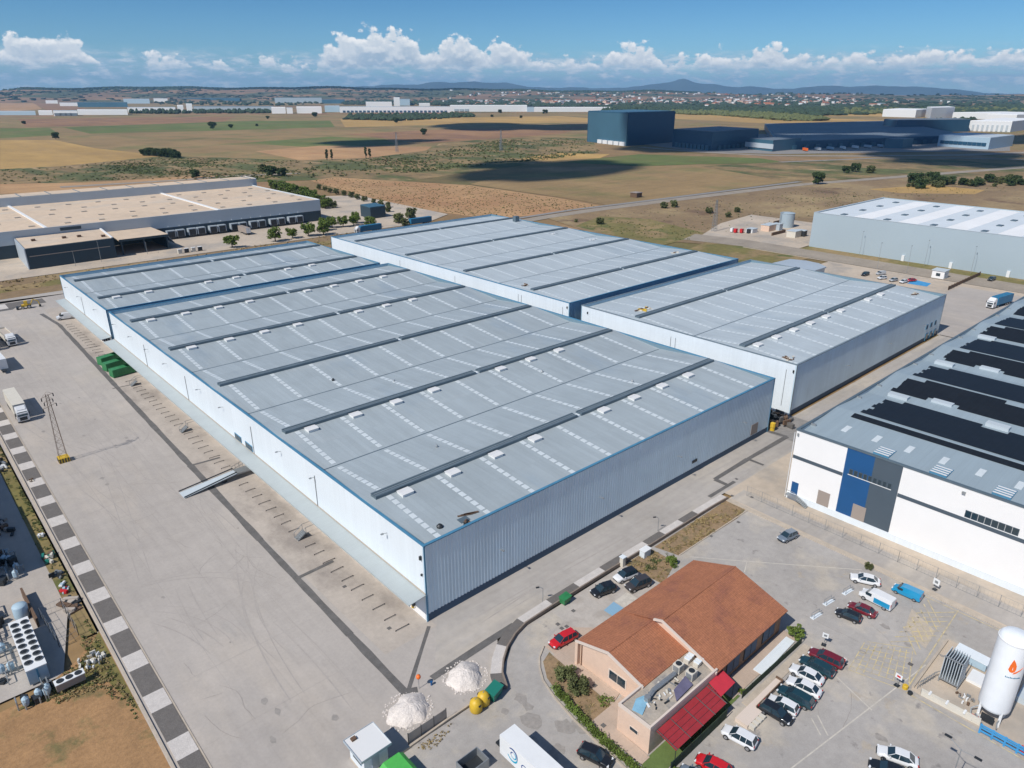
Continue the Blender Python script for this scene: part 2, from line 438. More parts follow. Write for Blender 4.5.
M['farwood'] = mat('far_wood', (0.035, 0.058, 0.028), 0.95, noise=[(0.02, 0.3), (0.1, 0.3)])
M['weed'] = mat('weed_green', (0.095, 0.115, 0.035), 0.95, noise=[(0.05, 0.35), (0.6, 0.3)])
M['straw'] = mat('dry_grass', (0.30, 0.225, 0.105), 0.95, noise=[(0.2, 0.2), (1, 0.2)])
M['rwall'] = mat('brown_grey_wall', (0.23, 0.185, 0.15), .9, noise=[(1.5, .15)])
M['tile'] = mat('terracotta_tiles', (0.385, 0.15, 0.075), 0.85, noise=[(0.5, 0.1), (3.5, 0.2), (12, 0.12)], seam=[(0, 0.34, 0.07, 0.3), (1, 0.42, 0.04, 0.22)], col2=(0.31, 0.12, 0.07), mix=(0.25, 0.52, 0.66, (1, 1, 1)))
M['salmon'] = mat('salmon_render', (0.67, 0.49, 0.375), 0.85, noise=[(0.5, 0.05), (3, 0.04)])
M['brick'] = mat('brown_brick', (0.30, 0.17, 0.10), 0.9, noise=[(4, 0.2)], seam=(2, 0.16, 0.02, 0.2))
M['verge'] = mat('verge_white', (0.66, 0.56, 0.48), 0.7)
M['gravelroof'] = mat('flat_roof_felt', (0.40, 0.35, 0.29), 0.9, noise=[(0.6, 0.15), (4, 0.12)], col2=(0.28, 0.26, 0.24), mix=(0.5, 0.5, 0.65, (1, 1, 1)))
M['awning'] = mat('red_awning', (0.31, 0.022, 0.03), 0.75, noise=[(0.8, 0.12)])
M['turf'] = mat('artificial_turf', (0.115, 0.165, 0.045), 0.95, noise=[(1, 0.12), (9, 0.1)])
M['hedge_fence'] = mat('green_screen', (0.035, 0.06, 0.03), 0.9, noise=[(2, 0.3)])
M['groof'] = mat('gravel_ballast_roof', (0.60, 0.47, 0.345), 0.95, noise=[(0.03, 0.08), (0.25, 0.08), (1.5, 0.05)], col2=(0.52, 0.45, 0.37), mix=(0.04, 0.5, 0.66, (0.5, 2, 1)))
M['gpanel'] = mat('grey_panel', (0.43, 0.49, 0.54), 0.5, 0.15, noise=[(0.05, 0.05)], seam=(0, 3.0, 0.06, 0.06))
M['gnavy'] = mat('navy_panel', (0.022, 0.048, 0.068), 0.5, noise=[(0.05, 0.1)], seam=(0, 3.0, 0.06, 0.2))
M['fpanel'] = mat('light_grey_panel', (0.36, 0.435, 0.48), 0.5, noise=[(0.03, 0.03)])
M['fwhite'] = mat('white_roof_sheet', (0.82, 0.82, 0.81), 0.6, noise=[(0.1, 0.04)])
M['fgrey'] = mat('bluish_roof_sheet', (0.47, 0.525, 0.56), 0.6, noise=[(0.1, 0.04)])
M['froof'] = mat('pale_roof_sheet', (0.62, 0.67, 0.70), 0.6, noise=[(0.1, 0.04)], seam=(1, 1.0, 0.05, 0.06))
M['ewhite'] = mat('bright_white_wall', (0.80, 0.79, 0.775), 0.6, noise=[(0.2, 0.02)])
M['eblue'] = mat('royal_blue_wall', (0.008, 0.078, 0.22), 0.55, noise=[(0.3, 0.05)])
M['eslate'] = mat('slate_wall', (0.065, 0.09, 0.115), 0.6, noise=[(0.3, 0.05)])
M['shutter'] = mat('taupe_shutter', (0.32, 0.27, 0.235), 0.6, seam=(2, 0.3, 0.04, 0.15))
M['pv'] = mat('solar_cells', (0.012, 0.014, 0.017), 0.42, noise=[(0.5, 0.15)], seam=(1, 1.05, 0.03, -1.2), spec=0.3)
M['hnavy'] = mat('deep_blue_cladding', (0.022, 0.085, 0.150), 0.45, 0.1, noise=[(0.01, 0.08)])
M['hlight'] = mat('blue_grey_cladding', (0.055, 0.14, 0.20), 0.45, 0.1, noise=[(0.02, 0.12)])  # blue grey darkened so that the colour itself carries cloud shade
M['farroof'] = mat('far_grey_roof', (0.14, 0.17, 0.20), 0.7, noise=[(0.01, 0.1)])
M['farwhite'] = mat('far_white_wall', (0.72, 0.73, 0.73), 0.7)
M['farsky'] = mat('far_pale_blue_wall', (0.38, 0.50, 0.58), 0.6)
M['mount'] = mat('mountain_slopes', (0.06, 0.08, 0.08), 0.95, noise=[(0.001, 0.3)])
M['hill'] = mat('plateau_slopes', (0.25, 0.15, 0.08), 0.95, noise=[(0.002, 0.25), (0.01, 0.2)], col2=(0.075, 0.085, 0.04), mix=(0.0016, 0.47, 0.54, (1, 1, 1)))
M['tanktop'] = mat('white_tank', (0.80, 0.83, 0.85), 0.3, noise=[(0.8, 0.03)])
def fieldmat(n, c, c2=None, st=(1, 1, 1)):
    return mat(n, c, 0.97, noise=[(0.004, 0.14, st), (0.02, 0.14, (st[0], st[1] * .3, 1)), (0.12, 0.12, (0.25, 1, 1)), (0.4, 0.1)], col2=c2, mix=(0.012, 0.48, 0.66, st) if c2 else None)
M['f_stubble'] = fieldmat('stubble_field', (0.43, 0.27, 0.09), (0.36, 0.23, 0.09), (1, 0.4, 1))
M['f_green'] = fieldmat('green_field', (0.115, 0.145, 0.035), (0.17, 0.15, 0.05))
M['f_red'] = fieldmat('ploughed_field', (0.28, 0.155, 0.075), (0.22, 0.12, 0.075))
M['f_brown'] = fieldmat('fallow_field', (0.27, 0.18, 0.08), (0.175, 0.155, 0.055))
M['f_orange'] = fieldmat('orange_field', (0.42, 0.25, 0.12), (0.37, 0.20, 0.095))
M['f_rough'] = mat('rough_scrub_land', (0.24, 0.165, 0.075), 0.97, noise=[(0.01, 0.2), (0.06, 0.3), (0.3, 0.2)], col2=(0.09, 0.10, 0.03), mix=(0.02, 0.46, 0.56, (1, 0.5, 1)), extra=[((0.34, 0.23, 0.12), 0.035, 0.6, 0.66, (1, 0.4, 1))])
M['f_grass'] = mat('yellowing_grass', (0.17, 0.145, 0.045), 0.97, noise=[(0.05, 0.15), (0.5, 0.2)], col2=(0.27, 0.19, 0.09), mix=(0.05, 0.46, 0.6, (1, 1, 1)), extra=[((0.10, 0.115, 0.03), 0.08, 0.55, 0.65, (1, 1, 1))])
M['f_dry'] = mat('dry_pasture', (0.235, 0.16, 0.085), 0.97, noise=[(0.02, 0.12), (0.4, 0.18)], col2=(0.31, 0.225, 0.115), mix=(0.02, 0.48, 0.62, (1, 1, 1)), extra=[((0.165, 0.105, 0.06), 0.03, 0.58, 0.66, (1, 1, 1))])
M['track'] = mat('gravel_road', (0.30, 0.255, 0.205), 0.95, noise=[(0.1, 0.15), (1, 0.1)])
def paint(n, c, metal=0.0): return mat('car_paint_' + n, c, 0.35, metal, coat=0.6)
P_ = {k: paint(k, c) for k, c in dict(white=(0.72, 0.73, 0.74), black=(0.012, 0.014, 0.018), teal=(0.012, 0.045, 0.06), darkred=(0.16, 0.012, 0.022), red=(0.55, 0.015, 0.02),
      grey=(0.15, 0.19, 0.24), silver=(0.42, 0.44, 0.46), cyan=(0.01, 0.27, 0.50), brown=(0.05, 0.045, 0.045)).items()}

# ------------------------------------------------------------------ ground, fields, roads
def ground(name, P, z, m, label=None, kind='structure', px=False):
    if px: P = [G(*p) for p in P]
    o = MB().sheet(P, z).build(name, M[m] if isinstance(m, str) else m)
    tag(o, label, None, None, kind)
    return o
def rect(x0, y0, x1, y1): return [(x0, y0), (x1, y0), (x1, y1), (x0, y1)]

MB().sheet(rect(-9000, -6000, 24000, 24000), -0.30).build('land', M['land'], kind='structure')
FIELDS = [  # picture-surveyed outlines, far to near
 ('f_brown', [(0, 97), (330, 95), (340, 104), (0, 108)]),
 ('f_orange', [(0, 103), (34, 103), (42, 109), (0, 112)]),
 ('f_red', [(32, 102.5), (60, 104), (88, 109), (48, 111)]),
 ('f_brown', [(0, 116.5), (610, 112), (1024, 118), (1024, 150), (600, 140), (300, 160), (0, 168)]),
 ('f_red', [(18, 119), (120, 117.5), (236, 116.5), (222, 122), (120, 125), (26, 127)]),
 ('f_green', [(62, 127), (130, 125), (240, 121), (330, 120.5), (335, 127), (200, 131), (90, 133.5)]),
 ('f_green', [(0, 128), (50, 128), (60, 135), (0, 138)]),
 ('f_stubble', [(0, 140), (55, 140), (95, 148), (165, 155.5), (60, 166), (0, 169)]),
 ('f_green', [(240, 143), (330, 136.5), (385, 139), (395, 144), (330, 148)]),
 ('f_orange', [(255, 151), (320, 145.5), (432, 146.5), (425, 151), (370, 157.5), (300, 160)]),
 ('f_stubble', [(340, 119), (560, 116), (600, 119), (600, 122), (480, 124), (345, 127)]),
 ('f_red', [(345, 134), (450, 129), (590, 126), (560, 134), (430, 143)]),
 ('f_rough', [(0, 169), (60, 166), (165, 155.5), (300, 160), (370, 157.5), (430, 150), (440, 143), (500, 138), (590, 137), (600, 152), (560, 160), (400, 182), (310, 180), (250, 182), (130, 182), (0, 190)]),
 ('f_orange', [(310, 180.5), (335, 177), (400, 181), (470, 185), (560, 198), (605, 206.5), (545, 214), (490, 219), (400, 206)]),
 ('f_orange', [(0, 184), (90, 182), (190, 176), (240, 175), (220, 183), (0, 194)]),
 ('f_stubble', [(530, 157), (560, 153), (610, 154), (600, 158), (490, 164)]),
 ('f_green', [(560, 162), (640, 154), (760, 158), (790, 163), (700, 164), (640, 166)]),
 ('f_brown', [(470, 184), (500, 176), (640, 166), (800, 163), (818, 178), (700, 193), (607, 205), (560, 197)]),
 ('f_stubble', [(672, 113.5), (760, 116), (900, 121), (960, 128), (800, 125), (676, 119)]),
 ('f_stubble', [(800, 110), (880, 112), (960, 117), (800, 116)]),
 ('f_dry', [(545, 217), (607, 207.5), (700, 196.5), (815, 183.5), (880, 178), (1100, 170), (1100, 262), (886, 212), (815, 232), (720, 245), (600, 236)]),
 ('f_rough', [(700, 166), (820, 160), (960, 158), (1024, 166), (1024, 176), (880, 177), (818, 181), (780, 180)]),
 ('f_stubble', [(868, 189), (930, 185), (985, 190), (975, 194), (900, 193)]),
 ('f_grass', [(575, 226), (600, 216), (650, 219), (705, 233), (690, 238), (660, 246)]),
 ('f_grass', [(680, 252), (727, 234), (770, 241), (832, 253), (760, 270)]),
]
for i, (m, P) in enumerate(FIELDS):
    ground('field', P, -0.285 + i * 0.009, m, px=True)

def strip_px(P, w0, w1):
    """outline of a road whose centre line P is given in picture places"""
    C = [Vector((*G(*p), 0)) for p in P]
    Lf, Rt = [], []
    for i, c in enumerate(C):
        d = (C[min(i + 1, len(C) - 1)] - C[max(i - 1, 0)]).normalized()
        n = Vector((-d.y, d.x, 0)); w = w0 + (w1 - w0) * i / (len(C) - 1)
        Lf.append(c + n * w / 2); Rt.append(c - n * w / 2)
    return [(p.x, p.y) for p in Lf + Rt[::-1]]
def roadway(name, P, w0, w1, z, m):
    o = strip_px(P, w0, w1); n = len(o) // 2; b = MB()
    for i in range(n - 1):
        b.sheet([o[i], o[i + 1], o[2 * n - 2 - i], o[2 * n - 1 - i]], z)
    return b.build(name, M[m], kind='structure')
roadway('gravel_road', [(480, 229), (545, 217), (600, 209), (700, 196.5), (800, 184.5), (870, 179), (960, 172), (1040, 166)], 9, 13, -0.03, 'track')
roadway('country_road', [(500, 221), (570, 210), (640, 201.5), (720, 191.5), (800, 181.5)], 4, 6, -0.02, 'patch')
roadway('far_road', [(640, 147), (700, 152), (770, 155.5), (860, 156), (960, 155), (1040, 152)], 14, 22, -0.04, 'track')
roadway('far_road', [(780, 162), (880, 158), (960, 158), (1040, 160)], 8, 8, -0.03, 'patch')
ground('far_yard', [(640, 144), (700, 152), (780, 154), (900, 152), (1010, 151), (1010, 140), (760, 134), (660, 138)], -0.06, 'patch', px=True)
roadway('gravel_road', [(60, 187), (180, 180), (230, 176), (300, 173)], 12, 10, -0.035, 'track')

Z0 = 0.0
ground('yard', [(-36.5, -70), (-16.2, -70), (-16.2, -16), (0, -16), (6, -8.6), (107, -8.6), (107, 232), (-36.5, 250)], Z0, 'concrete')
ground('service_road', [(-5, -8.6), (200, -8.6), (200, 0.2), (2, 0.4)], Z0 + 0.004, 'road')
ground('dock_apron', [(-8.2, -1.5), (0.5, -1.5), (0.5, 225), (-5.6, 225), (-7.6, 128), (-8.8, 60)], Z0 + 0.004, 'dock_concrete')
ground('alley', rect(94.5, -8.6, 107, 262), Z0 + 0.008, 'patch')
ground('alley', rect(64, -24, 205, -8.6), Z0 + 0.004, 'bare')
ground('parking_lot', [(-16.2, -16.4), (-1, -16.4), (8, -10.3), (62.2, -10.3), (61.0, -50), (59.5, -80), (-16.2, -80)], Z0 + 0.004, 'lot')
ground('fenced_ground', [(62.2, -10.3), (72, -10.3), (72, -110), (59, -110), (61, -50)], Z0 + 0.002, 'bare')
ground('front_lane', [(63.2, -10.5), (67.8, -10.5), (67.4, -50), (65.5, -100), (60.5, -100), (62.2, -50)], Z0 + 0.007, 'road')
ground('freight_yard', [(199, -60), (262, -60), (262, 73), (244, 80), (200, 73.5)], Z0 + 0.004, 'bare')
ground('freight_yard', rect(200, -25, 272, 18), Z0 + 0.008, 'concrete')
ground('freight_yard', rect(262, -60, 278, 74), Z0 + 0.006, 'bare')
ground('back_road', [(278, -80), (292, -80), (296, 128), (290, 155), (272, 150), (279, 120)], Z0 + 0.006, 'track')
ground('verge', rect(292, -60, 305, 97), Z0 + 0.002, 'f_grass')
ground('tank_yard', [(293, 98), (372, 98), (372, 170), (330, 165), (288, 150)], Z0 + 0.003, 'bare')
ground('depot_yard', [(-80, 284), (205, 284), (232, 300), (236, 420), (190, 440), (160, 340), (-80, 340)], Z0, 'bare')
ground('verge', rect(-60, 250.5, 200, 284), Z0 - 0.05, 'f_dry')
ground('grass_verge', rect(-60, 262, 170, 272), Z0 - 0.03, 'f_grass')
ground('lane', rect(-60, 244, 170, 250.5), Z0, 'road')
ground('dark_ground', [(-60, 232), (-14, 232), (-8, 243), (-60, 243)], Z0 + 0.006, 'tar')
ground('factory_ground', [(-60, 24), (-42, 24), (-38.5, 38), (-38.4, 140), (-60, 140)], Z0, 'concrete')
ground('verge', [(-38.5, 30), (-36.2, 30), (-36.2, 140), (-38.5, 140)], Z0, 'f_grass')
ground('bare_earth', [(-75, -40), (-36.4, -40), (-36.2, 30), (-40.2, 25.6), (-45.5, 22.4), (-75, 21)], Z0 + 0.004, 'orange')
ground('grass_verge', [(-48, 21.2), (-40.2, 24.2), (-36.3, 30), (-36.3, 10), (-38, 19), (-42, 20)], Z0 + 0.008, 'f_grass')
ground('rough_dirt', [(39.6, -10.6), (62.6, -10.4), (61.6, -14.6), (58, -15.2), (40.7, -14.8)], Z0 + 0.02, 'dirt')
ground('rough_dirt', [(32.0, -10.4), (38.8, -10.4), (38.8, -15.6), (32.6, -17.8)], Z0 + 0.02, 'dirt')

# tar strips over the buried drains
TARZ = [0.012]
def tar(P, w):
    b = MB(); TARZ[0] += 0.004; tz = TARZ[0]
    for i, (a, c) in enumerate(zip(P, P[1:])):
        a, c = Vector((*a, 0)), Vector((*c, 0)); d = (c - a).normalized(); n = Vector((-d.y, d.x, 0)) * w / 2
        k = max(1, int((c - a).length / 4)); pts = [a.lerp(c, t / k) for t in range(k + 1)]
        wob = [random.uniform(0.85, 1.2) for _ in pts]
        for j in range(k):
            b.sheet([tuple(pts[j] + n * wob[j])[:2], tuple(pts[j + 1] + n * wob[j + 1])[:2], tuple(pts[j + 1] - n * wob[j + 1])[:2], tuple(pts[j] - n * wob[j])[:2]], tz + 0.0006 * i)
    return b.build('tar_strip', M['tar'], kind='structure')
tar([(-10.0, -9.0), (-9.8, 5.2), (-9.3, 36.3), (-8.6, 72.0), (-7.5, 130.3), (-5.9, 200.0), (-7.6, 219)], 1.15)
tar([(-10.0, -9.4), (-0.4, -0.9)], 0.5)
tar([(-10.2, -9.0), (-8.6, -9.8)], 1.3)
tar([(-6.0, -9.3), (9.0, -8.9)], 1.0)
tar([(-8.7, 127.9), (-1.9, 127.3)], 0.45)
tar([(-8.4, 71.6), (-2.7, 71.1)], 0.6)
tar([(-9.2, 22.2), (-2.9, 22.4)], 0.6)
tar([(-6.2, 168), (-1.6, 168)], 0.4)
tar([(-27.8, 91.3), (-27.0, 91.3)], 0.4)
tar([(60.5, -7.5), (69.3, -7.5)], 0.8)
tar([(67.0, -7.7), (67.1, -4.4), (79.7, -4.2), (95.8, -4.3)], 1.0)
tar([(79.7, -4.2), (79.7, -7.8)], 0.7)
tar([(95.6, -4.3), (95.2, 0.2)], 1.0)

M['tyre'] = mat('tyre_mark', (0.368, 0.333, 0.303), 0.9, noise=[(0.5, 0.08), (3, 0.06)])
M['stain'] = mat('oil_stain', (0.30, 0.275, 0.25), 0.85, noise=[(1.5, 0.15)])
M['crack'] = mat('crack_filler', (0.30, 0.272, 0.25), 0.9, noise=[(1.5, 0.2)])
M['joint'] = mat('slab_joint', (0.345, 0.312, 0.284), 0.9, noise=[(0.4, 0.1)])
def ribbon(P, w, m, name, z):
    b = MB(); C = [Vector((*p, 0)) for p in P]; A, B_ = [], []
    for i, c in enumerate(C):
        d = (C[min(i + 1, len(C) - 1)] - C[max(i - 1, 0)]).normalized(); n = Vector((-d.y, d.x, 0)) * w / 2 * (.25 if i in (0, len(C) - 1) else 1)
        A.append(c + n); B_.append(c - n)
    for i in range(len(C) - 1): b.add([(A[i].x, A[i].y, z), (B_[i].x, B_[i].y, z), (B_[i + 1].x, B_[i + 1].y, z), (A[i + 1].x, A[i + 1].y, z)], [(0, 1, 2, 3)])
    return b.build(name, M[m], kind='structure')
rm = random.Random(44)
for i in range(30):      # truck tyre tracks across the yard, mostly along it, some sweeping in to the docks
    x, y = rm.uniform(-29, -12), rm.uniform(-8, 190); a = pi / 2 + rm.gauss(0, .12); k_ = rm.gauss(0, .006) + (rm.choice((-1, 1)) * rm.uniform(.015, .05) if i % 3 == 0 else 0)
    P = []
    for t in range(rm.randint(7, 20)):
        P.append((x, y)); x += cos(a) * 2.5; y += sin(a) * 2.5; a += k_ * 2.5
    P = [p for p in P if -31 < p[0] < -9.9]
    if len(P) > 4:
        for off in (0, 1.9): ribbon([(p[0] + off, p[1]) for p in P], rm.uniform(.1, .22), 'tyre', 'tyre_mark', .009 + .00015 * i)
for i in range(12):
    x, y = rm.uniform(5, 90), rm.uniform(-7.5, -1.5); a = rm.gauss(0, .03); P = [(x + 2.5 * t, y + a * 2.5 * t) for t in range(rm.randint(6, 14))]
    P = [p for p in P if p[0] < 95 and -8.3 < p[1] < -.7]
    if len(P) > 3: ribbon(P, rm.uniform(.12, .25), 'tyre', 'tyre_mark', .0105 + .0002 * i)
for i in range(34):      # cracks
    x, y = (rm.uniform(-30, -11), rm.uniform(-8, 150)) if i < 20 else (rm.uniform(14, 60), rm.uniform(-75, -44))
    a = rm.uniform(0, 6.28); P = []
    for t in range(rm.randint(5, 13)): P.append((x, y)); a += rm.gauss(0, .16); x += cos(a) * .9; y += sin(a) * .9
    if i < 20: P = [p for p in P if -31 < p[0] < -10]
    if len(P) > 3: ribbon(P, .06, 'crack', 'crack', .0135 + .0001 * i)
for i in range(40):      # oil spots
    x, y = (rm.uniform(-30, -10.5), rm.uniform(-8, 150)) if i < 18 else (rm.uniform(12, 56), rm.uniform(-62, -44))
    q = rm.uniform(.15, .7)
    MB().sheet([(x + q * cos(k * .628) * rm.uniform(.5, 1), y + q * 1.5 * sin(k * .628) * rm.uniform(.5, 1)) for k in range(10)], .0165 + .0001 * i).build('oil_spot', M['stain'], kind='structure')
for y in range(0, 216, 12): ribbon([(-32, y), (-21, y + .02), (-10.3, y)], .07, 'joint', 'slab_joint', .0085)
for x in (-26.4, -20.5, -14.6): ribbon([(x, -8), (x, 60), (x, 130), (x, 225)], .07, 'joint', 'slab_joint', .0088)

# parked-truck wheel guides on the apron, each a low steel rail
yy = 1.4; k = 0
while yy < 200:
    if not (57 < yy < 64 or 133 < yy < 152):
        o = MB()
        jx = random.uniform(-0.1, 0.1); L_ = random.uniform(0.85, 1.1)
        o.tube((-3.55 + jx - L_, yy, 0.16), (-3.55 + jx + L_, yy + random.uniform(-.1, .1), 0.16), 0.045, n=6)
        o.tube((-3.55 + jx - L_, yy, 0.0), (-3.55 + jx - L_, yy, 0.19), 0.06)
        o.tube((-3.55 + jx + L_, yy, 0.0), (-3.55 + jx + L_, yy, 0.19), 0.06)
        o.build('wheel_guide', M['dark'], label='low dark steel wheel guide lying on the dock apron beside the long white warehouse', cat='wheel guide', group='wheel guides along the loading docks')
    yy += (3.0, 3.15)[k % 2]; k += 1

# gravel strips: kerbs and alternating white and dark beds
def bed_run(P0, P1, w, segs, z=0.06):
    """segs: list of (t0, t1, material) in metres from P0"""
    a, b_ = Vector((*P0, 0)), Vector((*P1, 0)); d = (b_ - a).normalized(); n = Vector((-d.y, d.x, 0)) * w / 2
    for t0, t1, m in segs:
        p, q = a + d * t0, a + d * t1
        MB().prism([tuple(p + n)[:2], tuple(q + n)[:2], tuple(q - n)[:2], tuple(p - n)[:2]], 0.0, z + random.uniform(0, .004)).build('gravel_bed', M[m], kind='structure')
segs = []; yw = 1.8
while yw < 240:
    segs.append((yw - 1.75 + 60, yw + 1.75 + 60, 'wgravel')); segs.append((yw + 1.75 + 60, yw + 7.5 + 60, 'dgravel')); yw += 9.25
segs += [(-t - 1.75 + 61.8 - 0, -t + 1.75 + 61.8, 'wgravel') for t in (9.25, 18.5, 27.75)] + [(-t + 1.75 + 61.8, -t + 7.5 + 61.8, 'dgravel') for t in (9.25, 18.5, 27.75)]
bed_run((-34.45, -60), (-33.3, 240), 2.5, segs)
MB().prism([(-36.35, -40), (-36.05, -40), (-34.9, 232), (-35.2, 232)], 0, 0.2).build('low_wall', M['kerb'], label='long low beige wall dividing the concrete yard from the factory ground on the left', cat='wall')
MB().prism([(-33.15, -60), (-32.98, -60), (-31.75, 240), (-31.93, 240)], 0, 0.07).build('kerb', M['kerb'], kind='structure')
# beds at the far end of the yard
bed_run((-40, 238.5), (-2, 238.5), 7.5, [(0, 22, 'dgravel'), (22, 25.2, 'wgravel'), (25.2, 37, 'dgravel')])

# raised bed with retaining wall round the restaurant's access
def poly_bed(P, w, h, name, mats_len):
    C = [Vector((*p, 0)) for p in P]
    Lf, Rt = [], []
    for i, c in enumerate(C):
        d = (C[min(i + 1, len(C) - 1)] - C[max(i - 1, 0)]).normalized(); n = Vector((-d.y, d.x, 0))
        Lf.append(c + n * w / 2); Rt.append(c - n * w / 2)
    return Lf, Rt
SP = [(-0.6, -16.9), (0.6, -14.6), (2.4, -12.8), (4.6, -11.2), (7.2, -10.0), (10.0, -9.3), (16, -9.15), (22, -9.15), (28, -9.15), (33.5, -9.2), (38.9, -9.3), (43.6, -9.3), (49.0, -9.3), (53.4, -9.3), (58.6, -9.35), (62.4, -9.5)]
Lf, Rt = poly_bed(SP, 1.5, 0.5, '', None)
seq = ['dgravel', 'wgravel', 'wgravel', 'dgravel', 'dgravel', 'wgravel', 'dgravel', 'wgravel', 'dgravel', 'wgravel', 'dgravel', 'wgravel', 'dgravel', 'wgravel', 'wgravel']
for i in range(len(SP) - 1):
    MB().prism([tuple(p)[:2] for p in (Lf[i], Lf[i + 1], Rt[i + 1], Rt[i])], 0.0, 0.40).build('gravel_bed', M[seq[i % len(seq)]], kind='structure')
b = MB()
for i in range(len(SP) - 1):
    n0 = (Rt[i] - Lf[i]).normalized() * 0.22; n1 = (Rt[i + 1] - Lf[i + 1]).normalized() * 0.22
    b.prism([tuple(p)[:2] for p in (Rt[i], Rt[i + 1], Rt[i + 1] + n1, Rt[i] + n0)], 0.0, 0.62)
b.build('retaining_wall', M['rwall'], label='low curved brown retaining wall between the service road and the restaurant forecourt', cat='wall')

# kerbs and pavements
def kerb(P, w=0.18, h=0.13, m='kerb', name='kerb'):
    b = MB()
    for i, (a, c) in enumerate(zip(P, P[1:])):
        a, c = Vector((*a, 0)), Vector((*c, 0)); d = (c - a).normalized(); n = Vector((-d.y, d.x, 0)) * w / 2
        b.prism([tuple(p)[:2] for p in (a + n, c + n, c - n, a - n)], 0, h + 0.001 * (i % 3))
    return b.build(name, M[m], kind='structure')
kerb([(62.2, -10), (61.9, -30), (61.2, -50), (59.6, -85)], 1.0, 0.14)
kerb([(40.8, -14.9), (61.6, -15.0)], 0.2)
kerb([(-16.2, -16.4), (-8.8, -16.2), (-5.2, -16.2), (-4.6, -16.4)], 0.25, 0.3)
kerb([(-60, 284), (205, 284)], 0.6, 0.15)
kerb([(276.5, -60), (277.5, 118)], 0.7, 0.15)
kerb([(9.1, -15.0), (7.2, -16.1), (5.8, -17.6), (4.6, -19.5), (3.7, -22.5), (3.0, -26.5), (2.55, -31.5), (2.3, -36.5), (2.2, -42)], 0.2, 0.16)
# forecourt pavement round the restaurant
ground('pavement', [(9.2, -15.2), (14.8, -14.9), (17.2, -17.2), (36.4, -17.6), (36.8, -20.5), (9, -20.5)], 0.05, 'pave')
MB().prism([(8.8, -17.2), (10.3, -16.6), (10.4, -27.6), (8.3, -28.2)], 0, 0.12).build('pavement', M['pave'], kind='structure')
MB().prism([(4.2, -28.2), (10.4, -28.1), (10.4, -31), (5.8, -31.0), (5.6, -36.2), (4.1, -36.2)], 0, 0.115).build('pavement', M['pave'], kind='structure')
ground('forecourt', [(9.6, -14.6), (15, -13.2), (15, -10.3), (31.8, -10.4), (31.8, -17.2), (17.2, -17.2), (14.9, -15.0)], 0.01, 'pale_court')
ground('garden_bed', [(8.9, -16.3), (7.0, -17.0), (5.3, -19.5), (4.3, -23), (3.4, -28.2), (2.9, -34), (2.6, -40), (3.6, -40), (4.1, -28.4), (8.2, -28.2), (8.75, -17.2)], 0.06, 'dirt')
MB().prism([(20.4, -37.9), (36.9, -37.9), (36.9, -35.6), (20.4, -35.6)], 0, 0.12).build('pavement', M['pave'], kind='structure')
MB().prism([(26.8, -38.35), (35.9, -38.0), (35.9, -36.7), (26.8, -36.9)], 0.12, 0.2).build('paved_terrace', M['wpanel'], kind='structure')
MB().prism([(20.8, -38.9), (36.5, -39.1), (36.5, -40.3), (20.8, -40.3)], 0, 0.12).build('pavement', M['kerb'], kind='structure')
ground('turf_terrace', [(4.1, -36.2), (5.6, -36.0), (20.6, -36.0), (21.6, -38.2), (5.6, -38.5), (3.2, -40.5)], 0.07, 'turf')
ground('gas_compound', [(38.9, -52.4), (52.6, -52.2), (53, -72), (38.3, -72)], 0.02, 'bare')

# painted marks
def lines(name, L_, m, w=0.12, z=0.016):
    b = MB()
    for i, (a, c) in enumerate(L_):
        a, c = Vector((*a, 0)), Vector((*c, 0)); d = (c - a).normalized(); n = Vector((-d.y, d.x, 0)) * w / 2
        b.sheet([tuple(p)[:2] for p in (a + n, c + n, c - n, a - n)], z + 0.0006 * (i % 9))
    return b.build(name, M[m], kind='structure')
lines('road_marking', [((41.8, -16.3), (47.0, -22.5)), ((47.0, -22.5), (59.5, -37)), ((47.6, -23.4), (44.9, -24.6)), ((34.0, -44.8), (31.8, -50.5)), ((26, -46.3), (24.0, -48.6)), ((25.0, -46.0), (23.4, -48.0)), ((10, -47), (45, -52.0))], 'wline', 0.16)
hy = []
for i in range(9):
    t = i / 8
    hy.append(((36.5 + 3.4 * t, -45.4 - 6.4 * t), (43.2 + 3.2 * t, -44.6 - 5.2 * t)))
    hy.append(((36.4 + 7.2 * t, -45.4 + 0.6 * t), (38.2 + 8.6 * t, -51.8 + 2.4 * t)))
lines('yellow_hatching', hy, 'yline', 0.13, 0.018)
hy = [((46 + 1.5 * i, -50.4), (50.5 + 1.5 * i, -47.0)) for i in range(7)] + [((46 + 1.5 * i, -47.0), (50.5 + 1.5 * i, -50.8)) for i in range(7)]
lines('yellow_hatching', [((38.4, -52.0), (60.3, -51.0)), ((38.0, -52.2), (37.2, -75)), ((60.0, -46.0), (60.0, -75))] + hy, 'yline', 0.16, 0.03)
ground('pale_slab', [(50.4, -47.2), (55.6, -46.2), (53.0, -50.4), (48.2, -50.8)], 0.026, 'kerb')
ground('blue_bays', [(261.1, 33.8), (269.7, 33.8), (268.4, 27.2), (261.8, 26.4)], 0.03, 'bluebay')
ground('blue_bays', [(21.0, -15.6), (23.6, -15.3), (23.6, -17.4), (21.0, -17.4)], 0.06, mat('pale_blue_bay', (0.22, 0.38, 0.52), 0.8))
ground('white_bay', [(23.8, -15.3), (26.8, -15.2), (27.0, -17.3), (23.8, -17.4)], 0.06, 'wline')

# ------------------------------------------------------------------ big warehouses
def zprof(prof, y):
    for (a, za), (b, zb) in zip(prof, prof[1:]):
        if a <= y <= b: return za + (zb - za) * (y - a) / (b - a)
    return prof[-1][1]

